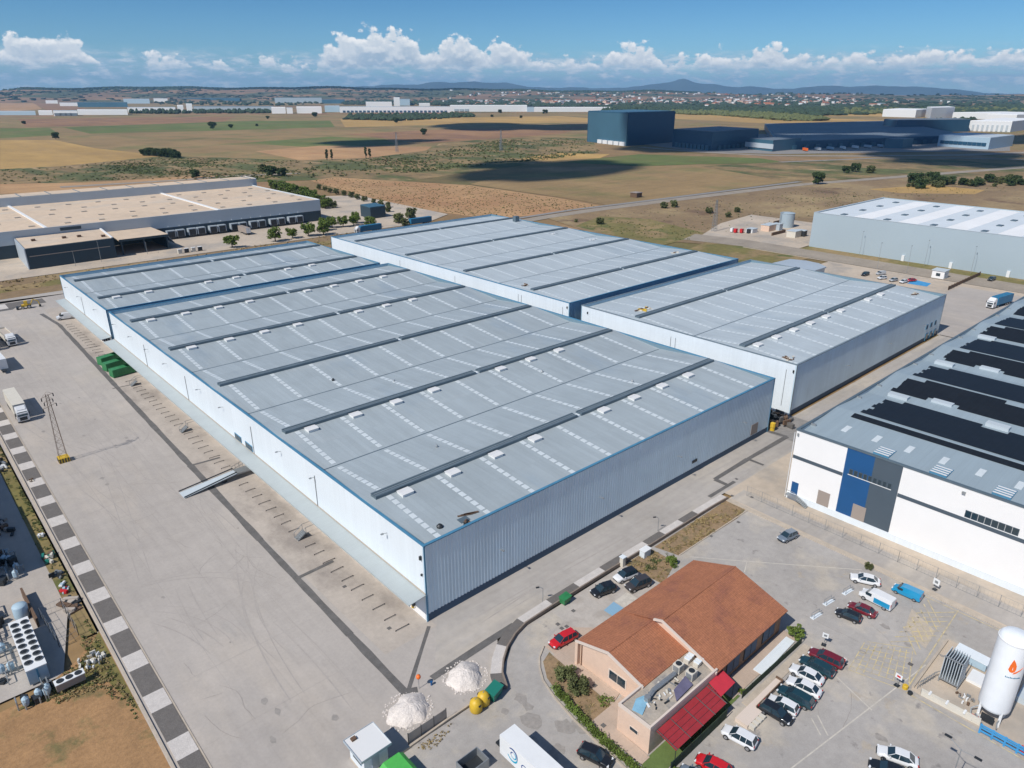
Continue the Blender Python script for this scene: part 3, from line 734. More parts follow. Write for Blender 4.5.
def rib_wall(b, x0, x1, y, z0, z1, out=-1, step=0.62, dep=0.075):
    """folded sheet wall standing along x, outer side towards -y (out=-1) or +y"""
    n = int(round((x1 - x0) / step)); s = (x1 - x0) / n
    pts = []
    for i in range(n):
        a = x0 + i * s
        pts += [(a, 0), (a + s * .45, 0), (a + s * .55, dep), (a + s * .9, dep)]
    pts.append((x1, 0))
    base = len(b.v)
    v = [(p[0], y + out * p[1], z0) for p in pts] + [(p[0], y + out * p[1], z1) for p in pts]
    m = len(pts)
    f = [(i, i + 1, m + i + 1, m + i) if out < 0 else (i + 1, i, m + i, m + i + 1) for i in range(m - 1)]
    b.add(v, f)

def warehouse(label, x0, x1, y0, y1, h, prof, ridges, rows, hatch_rows, side='rib', base_band=True, roofm='roof', coping='blue', split=None, front_skip=(), canopy=False, seams=()):
    r = root('warehouse', (x0, y0, 0), label, 'warehouse')
    t = 0.35
    MB().box(x0, y0 + t, 1.15 if canopy else 0.0, x0 + t, y1 - t, h).build('front_wall', M['wpanel'], r)
    MB().box(x1 - t, y0 + t, 0.0, x1, y1 - t, h).build('back_wall', M['wpanel'], r)
    MB().box(x1 - t - .03, y0 + t, min(p[1] for p in prof) - .2, x1 - t - .002, y1 - t, h - .01).build('parapet_lining', M['lining'], r)
    b = MB()
    rib_wall(b, x0 + 0.05, x1 - 0.02, y0 + 0.08, 1.25, h)
    b.box(x0 + .02, y0 + 0.09, 0, x1 - .02, y0 + t, h)
    b.build('side_wall', M[side], r)
    b = MB(); rib_wall(b, x0 + 0.05, x1 - 0.02, y1 - 0.08, 0.5, h, 1); b.box(x0 + .02, y1 - t, 0, x1 - .02, y1 - .09, h)
    b.build('side_wall', M['blue_rib'], r)
    MB().box(x0, y0 + .03, 0, x1, y0 + .085, 1.27).build('base_band', M['navy'], r)  # dark blue band along the foot of the side wall
    # roof: one folded solid
    P = [(y, z) for y, z in prof] + [(y, z - 0.35) for y, z in prof[::-1]]
    MB().extx([(y, z) for y, z in P][::-1], x0 + t, x1 - t).build('roof', M[roofm], r)
    c = MB(); o = 0.06
    c.box(x0 - o, y0 - o - .04, h, x1 + o, y0 + t + .03, h + .16).box(x0 - o, y1 - t - .03, h, x1 + o, y1 + o, h + .16)
    c.box(x0 - o, y0 + t + .03, h, x0 + t + .03, y1 - t - .03, h + .155).box(x1 - t - .03, y0 + t + .03, h, x1 + o, y1 - t - .03, h + .155)
    c.box(x0 - .05, y0 - .06, 0, x0 + .22, y0 + .04, h).box(x0 - .05, y1 - .04, 0, x0 + .22, y1 + .06, h).box(x1 - .2, y0 - .06, 0, x1 + .05, y0 + .04, h)
    c.build('coping', M[coping], r)
    sp = split or (x0 + x1) / 2
    for y in ridges:
        z = zprof(prof, y)
        for a, e in ((x0 + 1.6, sp - .55), (sp + .55, x1 - 1.5)):
            b = MB().box(a, y - .78, z - .05, e, y - .42, z + .48).box(a, y + .42, z - .05, e, y + .78, z + .48)
            b.box(a, y - .42, z - .06, a + .2, y + .42, z + .4).box(e - .2, y - .42, z - .06, e, y + .42, z + .4)
            v = b.build('ridge_ventilator', M['ridge'], r)
            MB().box(a + .2, y - .415, z + .02, e - .2, y - .06, z + .40).box(a + .2, y + .06, z + .02, e - .2, y + .415, z + .40).build('lid', M['ridge_top'], v)
        MB().box(sp - .5, y - .5, z - .04, sp + .5, y + .5, z + .12).build('ridge_cap', M['wpanel'], r)
    low = [p for p in prof if p[1] <= min(q[1] for q in prof[1:-1]) + .3][0:]
    for y, z in prof[1:-1]:
        if not any(abs(y - q) < 1 for q in ridges):
            MB().box(x0 + t + .5, y - .13, z - .03, x1 - t - .5, y + .13, z + .035).build('valley_gutter', M['ridge'], r)
    for x in rows:
        for (ya, za), (yb, zb) in zip(prof, prof[1:]):
            n = max(2, int((yb - ya - 1.4) / 1.45)); st = (yb - ya - 1.4) / n
            b = MB()
            for i in range(n):
                u0 = ya + .75 + i * st; u1 = u0 + st * .80
                q0 = za + (zb - za) * (u0 - ya) / (yb - ya) + .05; q1 = za + (zb - za) * (u1 - ya) / (yb - ya) + .05
                b.slab([(x - .42, u0, q0), (x + .42, u0, q0), (x + .42, u1, q1), (x - .42, u1, q1)], .045)
            b.build('skylight_row', M['skylight'], r)
    for y, ks in hatch_rows:
        for k_ in ks:
            x = rows[k_] + 2.5; yc = y - 2.0; z = zprof(prof, yc)
            hh = MB().box(x - 1.0, yc - .85, z - .1, x + 1.0, yc + .85, z + .42)
            hh.build('roof_hatch', M['hatch'], r)
            # curved lid shown as two leaves
            # (kept as a part of the hatch)
            MB().slab([(x - 1.08, yc - .93, z + .43), (x + 1.08, yc - .93, z + .43), (x + 1.08, yc, z + .56), (x - 1.08, yc, z + .56)], .06).slab([(x - 1.08, yc + .01, z + .56), (x + 1.08, yc + .01, z + .56), (x + 1.08, yc + .93, z + .43), (x - 1.08, yc + .93, z + .43)], .06).build('lid', M['hatch'], COL.objects[-1])
    if canopy:
        o = 2.9
        s = [(x0 - o, y0 - .1, 4.62), (x0 - .02, y0 - .1, 4.86), (x0 - .02, y1 + .1, 4.86), (x0 - o, y1 + .1, 4.62)]
        cn = MB().slab(s, .10).build('canopy', M['canopy'], r)
        MB().box(x0 - .14, y0, 4.89, x0 - .01, y1, 5.02).build('flashing', M['gutter'], cn)
        MB().box(x0 - o - .10, y0 - .1, 4.40, x0 - o - .003, y1 + .1, 4.66).build('fascia', M['blue'] if False else M['canopy'], cn)
        MB().box(x0 + .02, y0 + .4, 0, x0 + .3, y1 - .4, 1.148).build('dock_wall', M['ewhite'], r)
        n = int((y1 - y0 - 6) / 6.3)
        for i in range(n):
            y = y0 + 3.2 + i * 6.3
            d = MB().box(x0 - .06, y, 1.2, x0 - .005, y + 3, 4.2).build('dock_door', M['shutter'], r)
            MB().box(x0 - .5, y - .25, 1.16, x0 - .02, y - .02, 4.4).box(x0 - .5, y + 3.02, 1.16, x0 - .02, y + 3.25, 4.4).box(x0 - .5, y - .25, 4.24, x0 - .02, y + 3.25, 4.5).build('dock_shelter', M['dark'], d)
            MB().box(x0 - .3, y + .1, .55, x0 - .02, y + .4, 1.1).box(x0 - .3, y + 2.6, .55, x0 - .02, y + 2.9, 1.1).build('buffer', M['yellow'] if i % 4 == 0 else M['dark'], d)
    return r

def gables(y0, y1, ridges, valleys, z_e, z_r, z_v):
    P = [(y0, z_e)] + [(y, z_r) for y in ridges] + [(y, z_v) for y in valleys] + [(y1, z_e)]
    return sorted(P)

RA = [15.5, 46.5, 77.5, 108.6, 139.8]; VA = [31, 62, 93, 124]
profA = gables(0.35, 155.1, RA, VA, 12.2, 13.35, 12.0)
rowsA = [3.7 + 9.4 * k for k in range(10)]
wA = warehouse('largest foreground warehouse with white loading front, blue edging and five grey roof ridges', 0, 94.8, 0, 155.4, 13.0, profA, RA, rowsA,
               [(15.5, (0, 1, 2, 3, 5, 6, 7, 8)), (46.5, (0, 1, 2, 3, 5, 6, 7)), (108.6, (0, 1, 2, 3, 5, 6, 7)), (139.8, (0, 1, 2, 3, 5, 6, 7, 8))], split=47.5, canopy=True)
profB = gables(158.6, 215.3, [172.8, 202.0], [187.2], 12.1, 13.2, 12.0)
wB = warehouse('grey roofed warehouse at the far left end of the white loading front', 0, 93, 158.25, 215.6, 12.9, profB, [172.8, 202.0], rowsA,
               [(172.8, (0, 1, 3, 4, 6, 7))], side='blue_rib', split=47.5, canopy=True)
RC = [91.8, 126.6, 163.0, 200.8]
profC = gables(74.05, 218.6, RC, [109.2, 145, 182], 11.8, 12.9, 11.75)
rowsC = [109.8 + 9.0 * k for k in range(10)]
wC = warehouse('long back warehouse with pale roof, white front strip and four dark ridges', 106.2, 199.0, 73.7, 219.0, 12.6, profC, RC, rowsC, [], side='blue_rib', roofm='roof_light', split=152)
RD = [16.5, 49.5]
profD = gables(1.4, 68.8, RD, [31.3], 12.0, 13.15, 12.0)
wD = warehouse('grey sided warehouse with two roof ridges standing behind the foreground one', 106.6, 200.2, 1.0, 69.2, 12.85, profD, RD, rowsC,
               [(16.5, (0, 1, 2, 3, 4, 5, 7, 8))], side='rib', roofm='roof_light', split=152, coping='ridge_top')

# office windows of the loading front, lamps, downpipes
for ya, yb in ((62.3, 67.6 - 2.2), (65.9, 68.6)):
    pass
for y0_, y1_ in ((64.3, 67.6), (58.9, 62.3)):
    w = MB().box(-.10, y0_, 4.05 + 1.0, -.003, y1_, 5.55 + .8).build('window', M['blue'], wA)
    MB().box(-.13, y0_ + .12, 5.17, -.103, (y0_ + y1_) / 2 - .05, 6.2).box(-.13, (y0_ + y1_) / 2 + .05, 5.17, -.103, y1_ - .12, 6.2).build('pane', M['glass'], w)
def wall_lamp(parent, x, y, z, d=(-1, 0)):
    b = MB().tube((x, y, z), (x + d[0] * .7, y + d[1] * .7, z + .18), .05).obox(x + d[0] * .85, y + d[1] * .85, z + .1, .45 if d[0] else .3, .3 if d[0] else .45, .14)
    b.build('wall_lamp', M['grey'], parent)
for y in (9.5, 32, 45, 72, 85, 107, 121.2, 135, 150): wall_lamp(wA, 0, y, 10.6)
for y in (170, 190, 206): wall_lamp(wB, 0, y, 10.6)
for x in (14, 37.1, 59.9, 83): wall_lamp(wA, x, 0, 6.1, (0, -1))
for x in (134, 160, 185): wall_lamp(wD, x, 1.0, 6.0, (0, -1))
for y in (32.0, 58.2, 94.5, 124.6): MB().tube((-.09, y, 4.9), (-.09, y, 11.0), .045).build('conduit', M['dark'], wA)
MB().tube((-.09, 188.0, 4.9), (-.09, 188.0, 11.0), .045).build('conduit', M['dark'], wB)
MB().box(87.2, -.09, 1.5, 89.9, -.01, 4.0).build('door', M['shutter'], wA)
MB().box(65.3, -.12, 2.5, 66.9, -.01, 3.1).build('meter_box', M['dark'], wA)
for x in (189.0, 192.4, 195.8):
    w = MB().box(x - .8, .90, 3.9, x + .8, 1.02, 5.4).build('window', M['blue'], wD)
    MB().box(x - .65, .87, 4.05, x + .65, .897, 5.25).build('pane', M['navy'], w)
    w = MB().box(x + 1.2 - .9, .88, .1, x + 1.2 + .9, 1.02, 2.4).build('door', M['blue'], wD)
    MB().box(x + .5, .85, .3, x + 1.9, .877, 2.2).build('pane', M['glass'], w)
for y in (3.4, 35, 36.5): MB().tube((106.5, y, 2.0), (106.5, y, 11.2), .05).build('downpipe', M['grey'], wD)
for y in (76.4, 95, 96.5, 130, 165): MB().tube((106.1, y, 1.0), (106.1, y, 11), .05).build('downpipe', M['grey'], wC)
for w_, x_, ys in ((wD, 106.6, (1.6, 66.5)), (wC, 106.2, (74.5,))):
    for y in ys: MB().box(x_ - .3, y - .15, 10.9, x_ - .01, y + .15, 11.5).build('floodlight', M['dark'], w_)
MB().box(-.35, .5, 10.6, -.03, .8, 11.2).box(-.3, .5, 7.9, -.03, .7, 8.2).build('floodlight', M['dark'], wA)
# wind-blown litter and small vents lying on the roofs
def on_roof(prof, y): return zprof(prof, y)
for x, y, s in ((5.2, 3.2, .5), (22.5, 66, .35), (60, 38, .3), (32, 56, .22), (70, 20, .25), (20, 24, .25)):
    z = zprof(profA, y)
    MB().lathe([(s, z - .05), (s, z + .25), (s * .5, z + .5), (s * .1, z + .55)], 8, (x, y)).build('roof_vent', M['dark' if s > .3 else 'grey'], wA)

def heap(name, label, cat, x, y, z, cols, n, spread, seed, sz=(.5, 1.4), hgt=.35, group=None):
    rr = random.Random(seed)
    r = root(name, (x, y, z), label, cat, group)
    for c in cols:
        b = MB()
        for i in range(n):
            a = rr.uniform(0, 2 * pi); d = rr.uniform(0, 1) ** .7
            b.obox(x + d * cos(a) * spread[0], y + d * sin(a) * spread[1], z + rr.uniform(0, hgt * .4), rr.uniform(*sz), rr.uniform(.2, .6) * sz[1] * .6, rr.uniform(.1, hgt), rr.uniform(0, pi))
        b.build('piece', M[c], r)
    return r
heap('material_stack', 'yellow and tan building materials left on the pale roof behind the white front', 'materials', 116, 54, zprof(profD, 54) + .03, ('yellow', 'offwhite', 'rust'), 5, (3.6, 1.8), 3)
heap('timber_stack', 'small stack of brown boards lying on the near corner of the grey sided warehouse roof', 'boards', 110.8, 5.2, zprof(profD, 5.2) + .03, ('rust', 'offwhite'), 6, (1.9, 1.0), 4)
heap('timber_stack', 'brown boards lying on the pale roof near the white strip of the back warehouse', 'boards', 112, 99, zprof(profC, 99) + .03, ('rust', 'offwhite'), 6, (1.8, 1.2), 5)
heap('timber_stack', 'tan boards near the far right corner of the grey sided warehouse roof', 'boards', 195, 8.5, zprof(profD, 8.5) + .05, ('rust', 'offwhite'), 4, (2.2, .8), 6)
heap('timber_stack', 'tan boards on the far edge of the back warehouse roof beside its right end', 'boards', 190, 96.5, zprof(profC, 96.5) + .05, ('rust', 'offwhite'), 5, (2.8, 1), 7)
heap('sheet_stack', 'white folded sheets on the back warehouse roof beside a ridge', 'sheets', 188, 138, zprof(profC, 138) + .05, ('white', 'hatch'), 5, (3, 1), 8)
heap('sheet_stack', 'white sheets piled beside the far ridge of the back warehouse roof', 'sheets', 183, 158, zprof(profC, 158) + .05, ('white', 'grey'), 5, (3, 1.4), 9)
heap('debris_heap', 'brown debris on the foreground roof above its near ribbed wall', 'debris', 8.9, 1.6, 12.3, ('rust', 'dark'), 3, (.6, .4), 10, (.3, .9))
o = MB().box(193, 193.5, 12.3, 195.4, 195.6, 15.1).build('cabinet', M['ridge']); tag(o, 'dark grey plant box standing at the far corner of the back warehouse roof', 'plant box')
heap('rubble_heap', 'dark pallets and scrap stacked in the alley between two white warehouse corners', 'scrap', 100.8, 2.0, 0.05, ('dark', 'tar', 'rust'), 12, (4.0, 4.5), 11, (1.0, 2.2), 1.6)
MB().lathe([(.55, 0), (.5, .9), (.62, .95), (.6, 1.9), (.2, 2.05)], 10, (96.2, -.4)).build('column_guard', M['yellow'], label='yellow guard post standing at the right foot of the foreground warehouse', cat='guard post')

# low round-fronted annex behind the grey sided warehouse
r = root('annex', (246, 73, 0), 'small blue annex behind the grey sided warehouse near the far car park', 'annex')
P = [(238, 62), (248, 62), (252, 67), (253, 73), (251, 79), (238, 80)]
MB().prism(P, 0, 3.6).build('wall', M['gpanel'], r)
MB().prism([(245.5 + (x - 245.5) * 1.05, 71 + (y - 71) * 1.05) for x, y in P], 3.6, 4.1).build('roof', M['gpanel'], r)

# ------------------------------------------------------------------ solar roof warehouse (right)
r = root('solar_warehouse', (71.5, -17.3, 0), 'white fronted warehouse with royal blue panel and black solar roof on the right', 'warehouse')
EX0, EX1, EY1, EY0, EH = 71.5, 214.0, -17.3, -140.0, 14.2
for a, c, m in ((EY1, -26.75, 'ewhite'), (-26.75, -31.5, 'eblue'), (-31.5, -36.05, 'eslate'), (-36.05, EY0, 'ewhite')):
    off = 0.0 if m == 'ewhite' else 0.03
    MB().box(EX0 - off, c, 1.3, EX0 + .35, a, EH - .02).build('facade_panel', M[m], r)
MB().box(EX0 - .12, EY0, 0, EX0 + .35, EY1, 1.297).build('base_band', M['wpanel'], r)
MB().box(EX0 + .35, EY1 - .4, 0, EX1, EY1, EH - .02).box(EX1 - .4, EY0, 0, EX1, EY1 - .4, EH - .02).box(EX0 + .35, EY0, 0, EX1 - .4, EY0 + .4, EH - .02).build('wall', M['gpanel'], r)
for a, c in ((EY1 - .05, -26.7), (-36.1, EY0)): MB().box(EX0 - .05, c, 8.5, EX0 - .003, a, 9.15).build('facade_band', M['eslate'], r)
c = MB().box(EX0 - .15, EY0, EH - .02, EX0 + .4, EY1 - .4, EH + .22).box(EX0 - .15, EY1 - .4, EH - .02, EX1 + .1, EY1 + .1, EH + .225)
c.build('coping', M['ridge'], r)
d = MB().box(EX0 - .06, -19.3, 1.35, EX0 - .003, -18.0, 3.75).build('door', M['eblue'], r)
for a, c in ((-23.1, -25.3), (-29.5, -31.8)): MB().box(EX0 - .09, c, 1.305, EX0 - .035, a, 4.15).build('loading_door', M['shutter'], r)
w = MB().box(EX0 - .10, -35.0, 9.2, EX0 - .04, -27.6, 9.32).build('window_sill', M['farwhite'], r)
for i in range(9):
    y = -27.75 - i * .82
    w = MB().box(EX0 - .10, y - .64, 9.35, EX0 - .035, y, 10.4).build('window', M['eslate'], r)
    MB().box(EX0 - .12, y - .56, 9.43, EX0 - .103, y - .08, 10.32).build('pane', M['glass'], w)
for s0 in (-46.2, -68, -90):
    for i in range(8):
        y = s0 - i * .93
        w = MB().box(EX0 - .07, y - .88, 9.35, EX0 - .004, y, 10.55).build('window', M['eslate'], r)
        MB().box(EX0 - .09, y - .8, 9.43, EX0 - .073, y - .08, 10.47).build('pane', M['glass'], w)
MB().box(EX0 - .3, -45.6, 13.1, EX0 - .01, -45.1, 13.5).build('floodlight', M['grey'], r)
MB().box(EX0 - .3, -17.9, 13.2, EX0 - .16, -17.6, 13.7).build('floodlight', M['grey'], r)
# curved steel stair at the corner door
b = MB()
for i in range(9):
    b.box(EX0 - 1.3, -19.4 - i * .3, 1.2 - i * .145, EX0 - .2, -19.1 - i * .3, 1.28 - i * .145)
b.box(EX0 - 1.3, -19.1, 1.2, EX0 - .2, -17.6, 1.28)
b.path([(EX0 - 1.3, -17.6, 2.3), (EX0 - 1.3, -19.2, 2.3), (EX0 - 1.3, -21.9, 1.0), (EX0 - 1.3, -21.9, 0)], .05)
b.build('stair', M['grey'], r)
prE = sorted([(EY0, 0), (EY1, 0)])
xs = [EX0 + .35, 86.5, 100.5, 114.3, 129.5, 141.6, 158, 169.5, 185.5, 198, EX1 - .4]
zs = [13.6, 14.55, 13.65, 14.65, 13.65, 14.65, 13.65, 14.65, 13.65, 14.65, 13.7]
b = MB()
for i in range(len(xs) - 1):
    b.slab([(xs[i], EY0 + .4, zs[i]), (xs[i + 1], EY0 + .4, zs[i + 1]), (xs[i + 1], EY1 - .4, zs[i + 1]), (xs[i], EY1 - .4, zs[i])], .3)
b.build('roof', M['e_roof'] if 'e_roof' in M else mat('solar_roof_sheet', (0.31, 0.38, 0.42), 0.55, 0.1, noise=[(0.05, 0.05), (0.9, 0.05, (0.06, 1, 1))], seam=(1, 1.0, 0.05, 0.1)), r)
def zE(x):
    for i in range(len(xs) - 1):
        if xs[i] <= x <= xs[i + 1]: return zs[i] + (zs[i + 1] - zs[i]) * (x - xs[i]) / (xs[i + 1] - xs[i])
    return 13.7
# rows of panels: each band has its stepped left end
bands = [(83.9, 85.8, -21.4, 1, 0), (87.2, 100.4, -21.6, 8, 4.6), (104.2, 113.8, -20.6, 6, 1.4), (115.0, 127.2, -20.8, 8, 2.4), (132.4, 141.1, -20.4, 6, 1.2), (142.2, 156.6, -20.9, 9, 1.6), (159.8, 169.0, -20.2, 6, 1), (170.0, 184, -20.4, 9, 1), (187.2, 197, -20, 6, 1), (198.6, 211, -20, 8, 1)]
rr = random.Random(3)
for xa, xb, ys, n, jag in bands:
    w = (xb - xa) / n
    for i in range(n):
        x0 = xa + i * w + .04; x1 = xa + (i + 1) * w - .25
        y0 = ys - (jag / n) * (i % 3) * .8 - rr.uniform(0, .5)
        z0, z1 = zE(x0) + .10, zE(x1) + .10
        lift = .16
        segs = [(y0, EY0 + 3)]
        if i == n - 1 and xa > 86: segs = [(y0 - 3.0, -39.2), (-43.6, -72), (-78, EY0 + 3)]
        if i == 0 and xa in (104.2, 132.4): segs = [(y0 - (0 if xa < 110 else .8), -27.6), (-33.4, -60), (-66, EY0 + 3)]
        for a, c in segs:
            MB().slab([(x0, c, z0), (x1, c, z1 + lift), (x1, a, z1 + lift), (x0, a, z0)], .05).build('solar_panel_row', M['pv'], r)
for k in range(18):
    y = -23.1 - k * 5.55; z = zE(79)
    MB().slab([(77.6, y - .5, zE(77.6) + .06), (80.2, y - .5, zE(80.2) + .06), (80.2, y + .5, zE(80.2) + .06), (77.6, y + .5, zE(77.6) + .06)], .05).build('skylight', M['skylight'], r)
for y in (-31.6, -40.7, -49.8, -59, -68):
    h = MB().box(73.4, y - 1.3, 13.5, 76.8, y + 1.3, 14.0).build('smoke_vent', M['blue'], r)
    for j in range(4): MB().slab([(73.5 + j * .85, y - 1.25, 14.10), (73.9 + j * .85, y - 1.25, 14.10), (73.9 + j * .85, y + 1.25, 14.10), (73.5 + j * .85, y + 1.25, 14.10)], .05).build('louvre', M['hatch'], h)
for x, y in ((102.2, -23.2), (101.2, -41.4), (101.8, -75), (129.8, -22.4), (129.0, -40.6), (130.2, -63), (158.2, -22.6), (158.2, -35), (105, -30.5), (133.2, -30.6)):
    MB().box(x - .8, y - 1.9, 13.6, x + .8, y + 1.9, 14.35).build('roof_hatch', M['fgrey'], r)
for i in range(14):
    x = 76 + i * 9.6
    MB().box(x, EY1 - 1.3, 13.5, x + .3, EY1 - .4, EH + .1).build('gutter_bracket', M['grey'], r)
MB().tube((71.2, -17.15, .2), (71.2, -17.15, 13.8), .06).build('downpipe', M['farwhite'], r)

# ------------------------------------------------------------------ white roofed hall (far right)
r = root('white_roof_hall', (305, 97, 0), 'pale grey hall with striped white roof at the right behind the car park', 'hall')
FH = 16.7
MB().box(303.6, -50, 0, 304.2, 97, FH).box(304.2, 96.4, 0, 384, 97, FH).box(383.4, -50, 0, 384, 96.4, FH).box(304.2, -50, 0, 383.4, -49.4, FH).build('wall', M['fpanel'], r)
y = 97 - .62; k = 0
while y > -49:
    y2 = max(y - (11.6 if k % 2 == 0 else 8.7), -49.3)
    if k == 0: y2 = 79.5
    zc = FH - .45
    MB().slab([(304.25, y2 + .02, zc - .002 * (k % 2)), (383.3, y2 + .02, zc - .002 * (k % 2)), (383.3, y - .02, zc - .002 * (k % 2)), (304.25, y - .02, zc - .002 * (k % 2))], .3).build('roof_strip', M['froof' if k % 2 == 0 else 'fwhite'], r)
    if k % 2 == 0:
        for j in range(4):
            x = 310.4 + 20.2 * j; yy = 85 - 20.3 * (k // 2)
            if yy > -48: MB().box(x - 1.9, yy - 1.1, FH - .5, x + 1.9, yy + 1.1, FH - .1).build('rooflight', M['ridge'], r)
    y = y2; k += 1
MB().box(303.5, -50.1, FH, 304.3, 97.1, FH + .12).box(304.3, 96.3, FH, 384.1, 97.1, FH + .12).build('coping', M['fgrey'], r)
for y in (52, 32, 10): MB().box(302.9, y - .6, 0, 303.59, y + .6, 2.6).build('door', M['white'], r)

# ------------------------------------------------------------------ gravel roofed depot (left)
r = root('depot', (161, 332, 0), 'long grey and navy depot with tan gravel roof and loading docks behind the left trees', 'depot')
GX0, GX1, GY0, GY1 = -90.0, 161.0, 332.0, 427.0
MB().box(GX0, GY0, 6.0, GX1, GY0 + .5, 12.3).box(GX1 - .5, GY0 + .5, 6, GX1, GY1, 12.3).build('upper_wall', M['gpanel'], r)
MB().box(GX0, GY0 + .05, 0, GX1 - .05, GY0 + .5, 5.997).box(GX1 - .5, GY0 + .5, 0, GX1 - .05, GY1 + 18, 5.997).build('lower_wall', M['gnavy'], r)
MB().box(GX0 + .3, GY0 + .5, 11.4, GX1 - .5, GY1, 11.9).build('roof', M['groof'], r)
MB().box(GX0, GY1, 0, GX1 + 3, GY1 + 18.0, 16.6).build('raised_hall', M['gpanel'], r)
MB().box(GX0, GY1 + .6, 16.6, GX1 + 2.6, GY1 + 17.5, 16.75).build('raised_roof', M['groof'], r)
MB().box(GX1 - .4, GY0 + .5, 12.3, GX1 + .06, GY1 - .01, 12.5).box(GX1 + 2.4, GY1 - .02, 16.6, GX1 + 3.05, GY1 + 18, 16.85).build('coping', M['farwhite'], r)
for x in (18.5, 101.0, -62): MB().box(x - .6, GY0 + .5, 11.85, x + .6, GY1 - .02, 12.45).build('firewall', M['farwhite'], r)
for k in range(17):
    MB().box(GX0 + 10 + k * 15, GY1 + .7, 16.7, GX0 + 10.6 + k * 15, GY1 + 17, 16.95).build('raised_roof_joint', M['ridge_top'], r)
n = 0
for i in range(16):
    for j in range(5):
        x = GX0 + 12 + i * 15.4 + (j % 2) * 4; y = GY0 + 11 + j * 17.5
        if abs(x - 18.5) < 3 or abs(x - 101) < 3: continue
        MB().box(x - 1.3, y - 1.1, 11.85, x + 1.3, y + 1.1, 12.25).build('rooflight', M['gravelroof'], r)
for i, x in enumerate((75.8, 86.6, 97.8, 109.5, 120.5, 132.2, 143.5)):
    for dx in (-2.4, 2.4):
        h = MB().box(x + dx - 2.1, GY0 - 2.6, 1.2, x + dx + 2.1, GY0 + .04, 4.6).build('dock_house', M['gpanel'], r)
        MB().box(x + dx - 1.7, GY0 - 2.66, 1.25, x + dx + 1.7, GY0 - 2.603, 4.2).build('dock_door', M['dark'], h)
        MB().box(x + dx - 2.1, GY0 - 2.4, 0, x + dx + 2.1, GY0 + .04, 1.19).build('dock_base', M['dark'], h)
    MB().box(x - 3, GY0 - .25, 6.3, x - 2.6, GY0 - .01, 6.7).box(x + 2.6, GY0 - .25, 6.3, x + 3, GY0 - .01, 6.7).build('floodlight', M['farwhite'], r)
MB().box(24, GY0 - .2, 10.2, 33, GY0 - .01, 11.6).build('grille', M['gnavy'], r)
# office block in front
r = root('office_block', (4.6, 303, 0), 'dark navy office block with flat tan roof standing before the gravel roofed depot', 'office block')
MB().prism([(3.2, 300.0), (39.0, 301.5), (41.5, 331.5), (4.8, 331.5)], 0, 8.9).build('wall', M['gnavy'], r)
MB().prism([(3.8, 300.7), (38.6, 302.2), (40.9, 331), (5.2, 331)], 8.9, 9.1).build('roof', M['groof'], r)
MB().prism([(38.2, 301.6), (39.0, 301.7), (41.5, 331.4), (40.7, 331.4)], 9.1, 9.5).build('coping', M['farwhite'], r)
MB().prism([(3.1, 299.9), (3.5, 299.9), (5.0, 331.4), (4.6, 331.4)], .0, 8.95).build('end_wall', M['gpanel'], r)
w = MB().box(5, 299.85, 5.6, 36, 300.6, 5.9)
for x, y in ((10, 318), (22, 316), (28, 315), (36.5, 308)): MB().box(x - .8, y - .8, 9.1, x + .8, y + .8, 10).build('roof_unit', M['rust'], r)
MB().prism([(4.5, 299.7), (37, 301.1), (37, 301.3), (4.5, 299.95)], 5.4, 5.7).build('light_band', M['shutter'], r)
r = root('loading_shelter', (52, 318, 0), 'open loading shelter with tan roof beside the dark navy office block', 'shelter')
MB().box(42, 305, 6.6, 64.5, 331.8, 7.3).build('roof', M['groof'], r)
for x in (43, 53, 63.6): MB().box(x - .3, 305.4, 0, x + .3, 306, 6.6).build('column', M['gnavy'], r)
MB().box(41.9, 304.8, 6.3, 64.6, 305, 7.35).build('fascia', M['gnavy'], r)
MB().box(64.2, 308, 0, 64.6, 331.8, 6.6).build('end_wall', M['gnavy'], r)
MB().slab([(64.7, 309, 6.5), (68, 309, 2.2), (68, 330, 2.2), (64.7, 330, 6.5)], .3).build('chute', M['gpanel'], r)

# ------------------------------------------------------------------ restaurant
r = root('restaurant', (20, -27, 0), 'salmon rendered restaurant with terracotta tiled gable roofs beside the car park', 'restaurant')
# low wing
MB().prism([(10.4, -20.6), (10.4, -31.0), (19.2, -31.0), (19.2, -20.6)], 0, 3.75).build('wall', M['salmon'], r)
MB().add([(10.4, -20.6, 3.75), (10.4, -31.0, 3.75), (10.4, -31.0, 4.05), (10.4, -25.6, 5.3), (10.4, -20.6, 3.9), (10.65, -20.6, 3.75), (10.65, -31.0, 3.75), (10.65, -31.0, 4.05), (10.65, -25.6, 5.3), (10.65, -20.6, 3.9)],
         [(0, 1, 2, 3, 4)[::-1], (5, 6, 7, 8, 9), (0, 1, 6, 5), (1, 2, 7, 6), (2, 3, 8, 7), (3, 4, 9, 8), (4, 0, 5, 9)]).build('gable', M['salmon'], r)
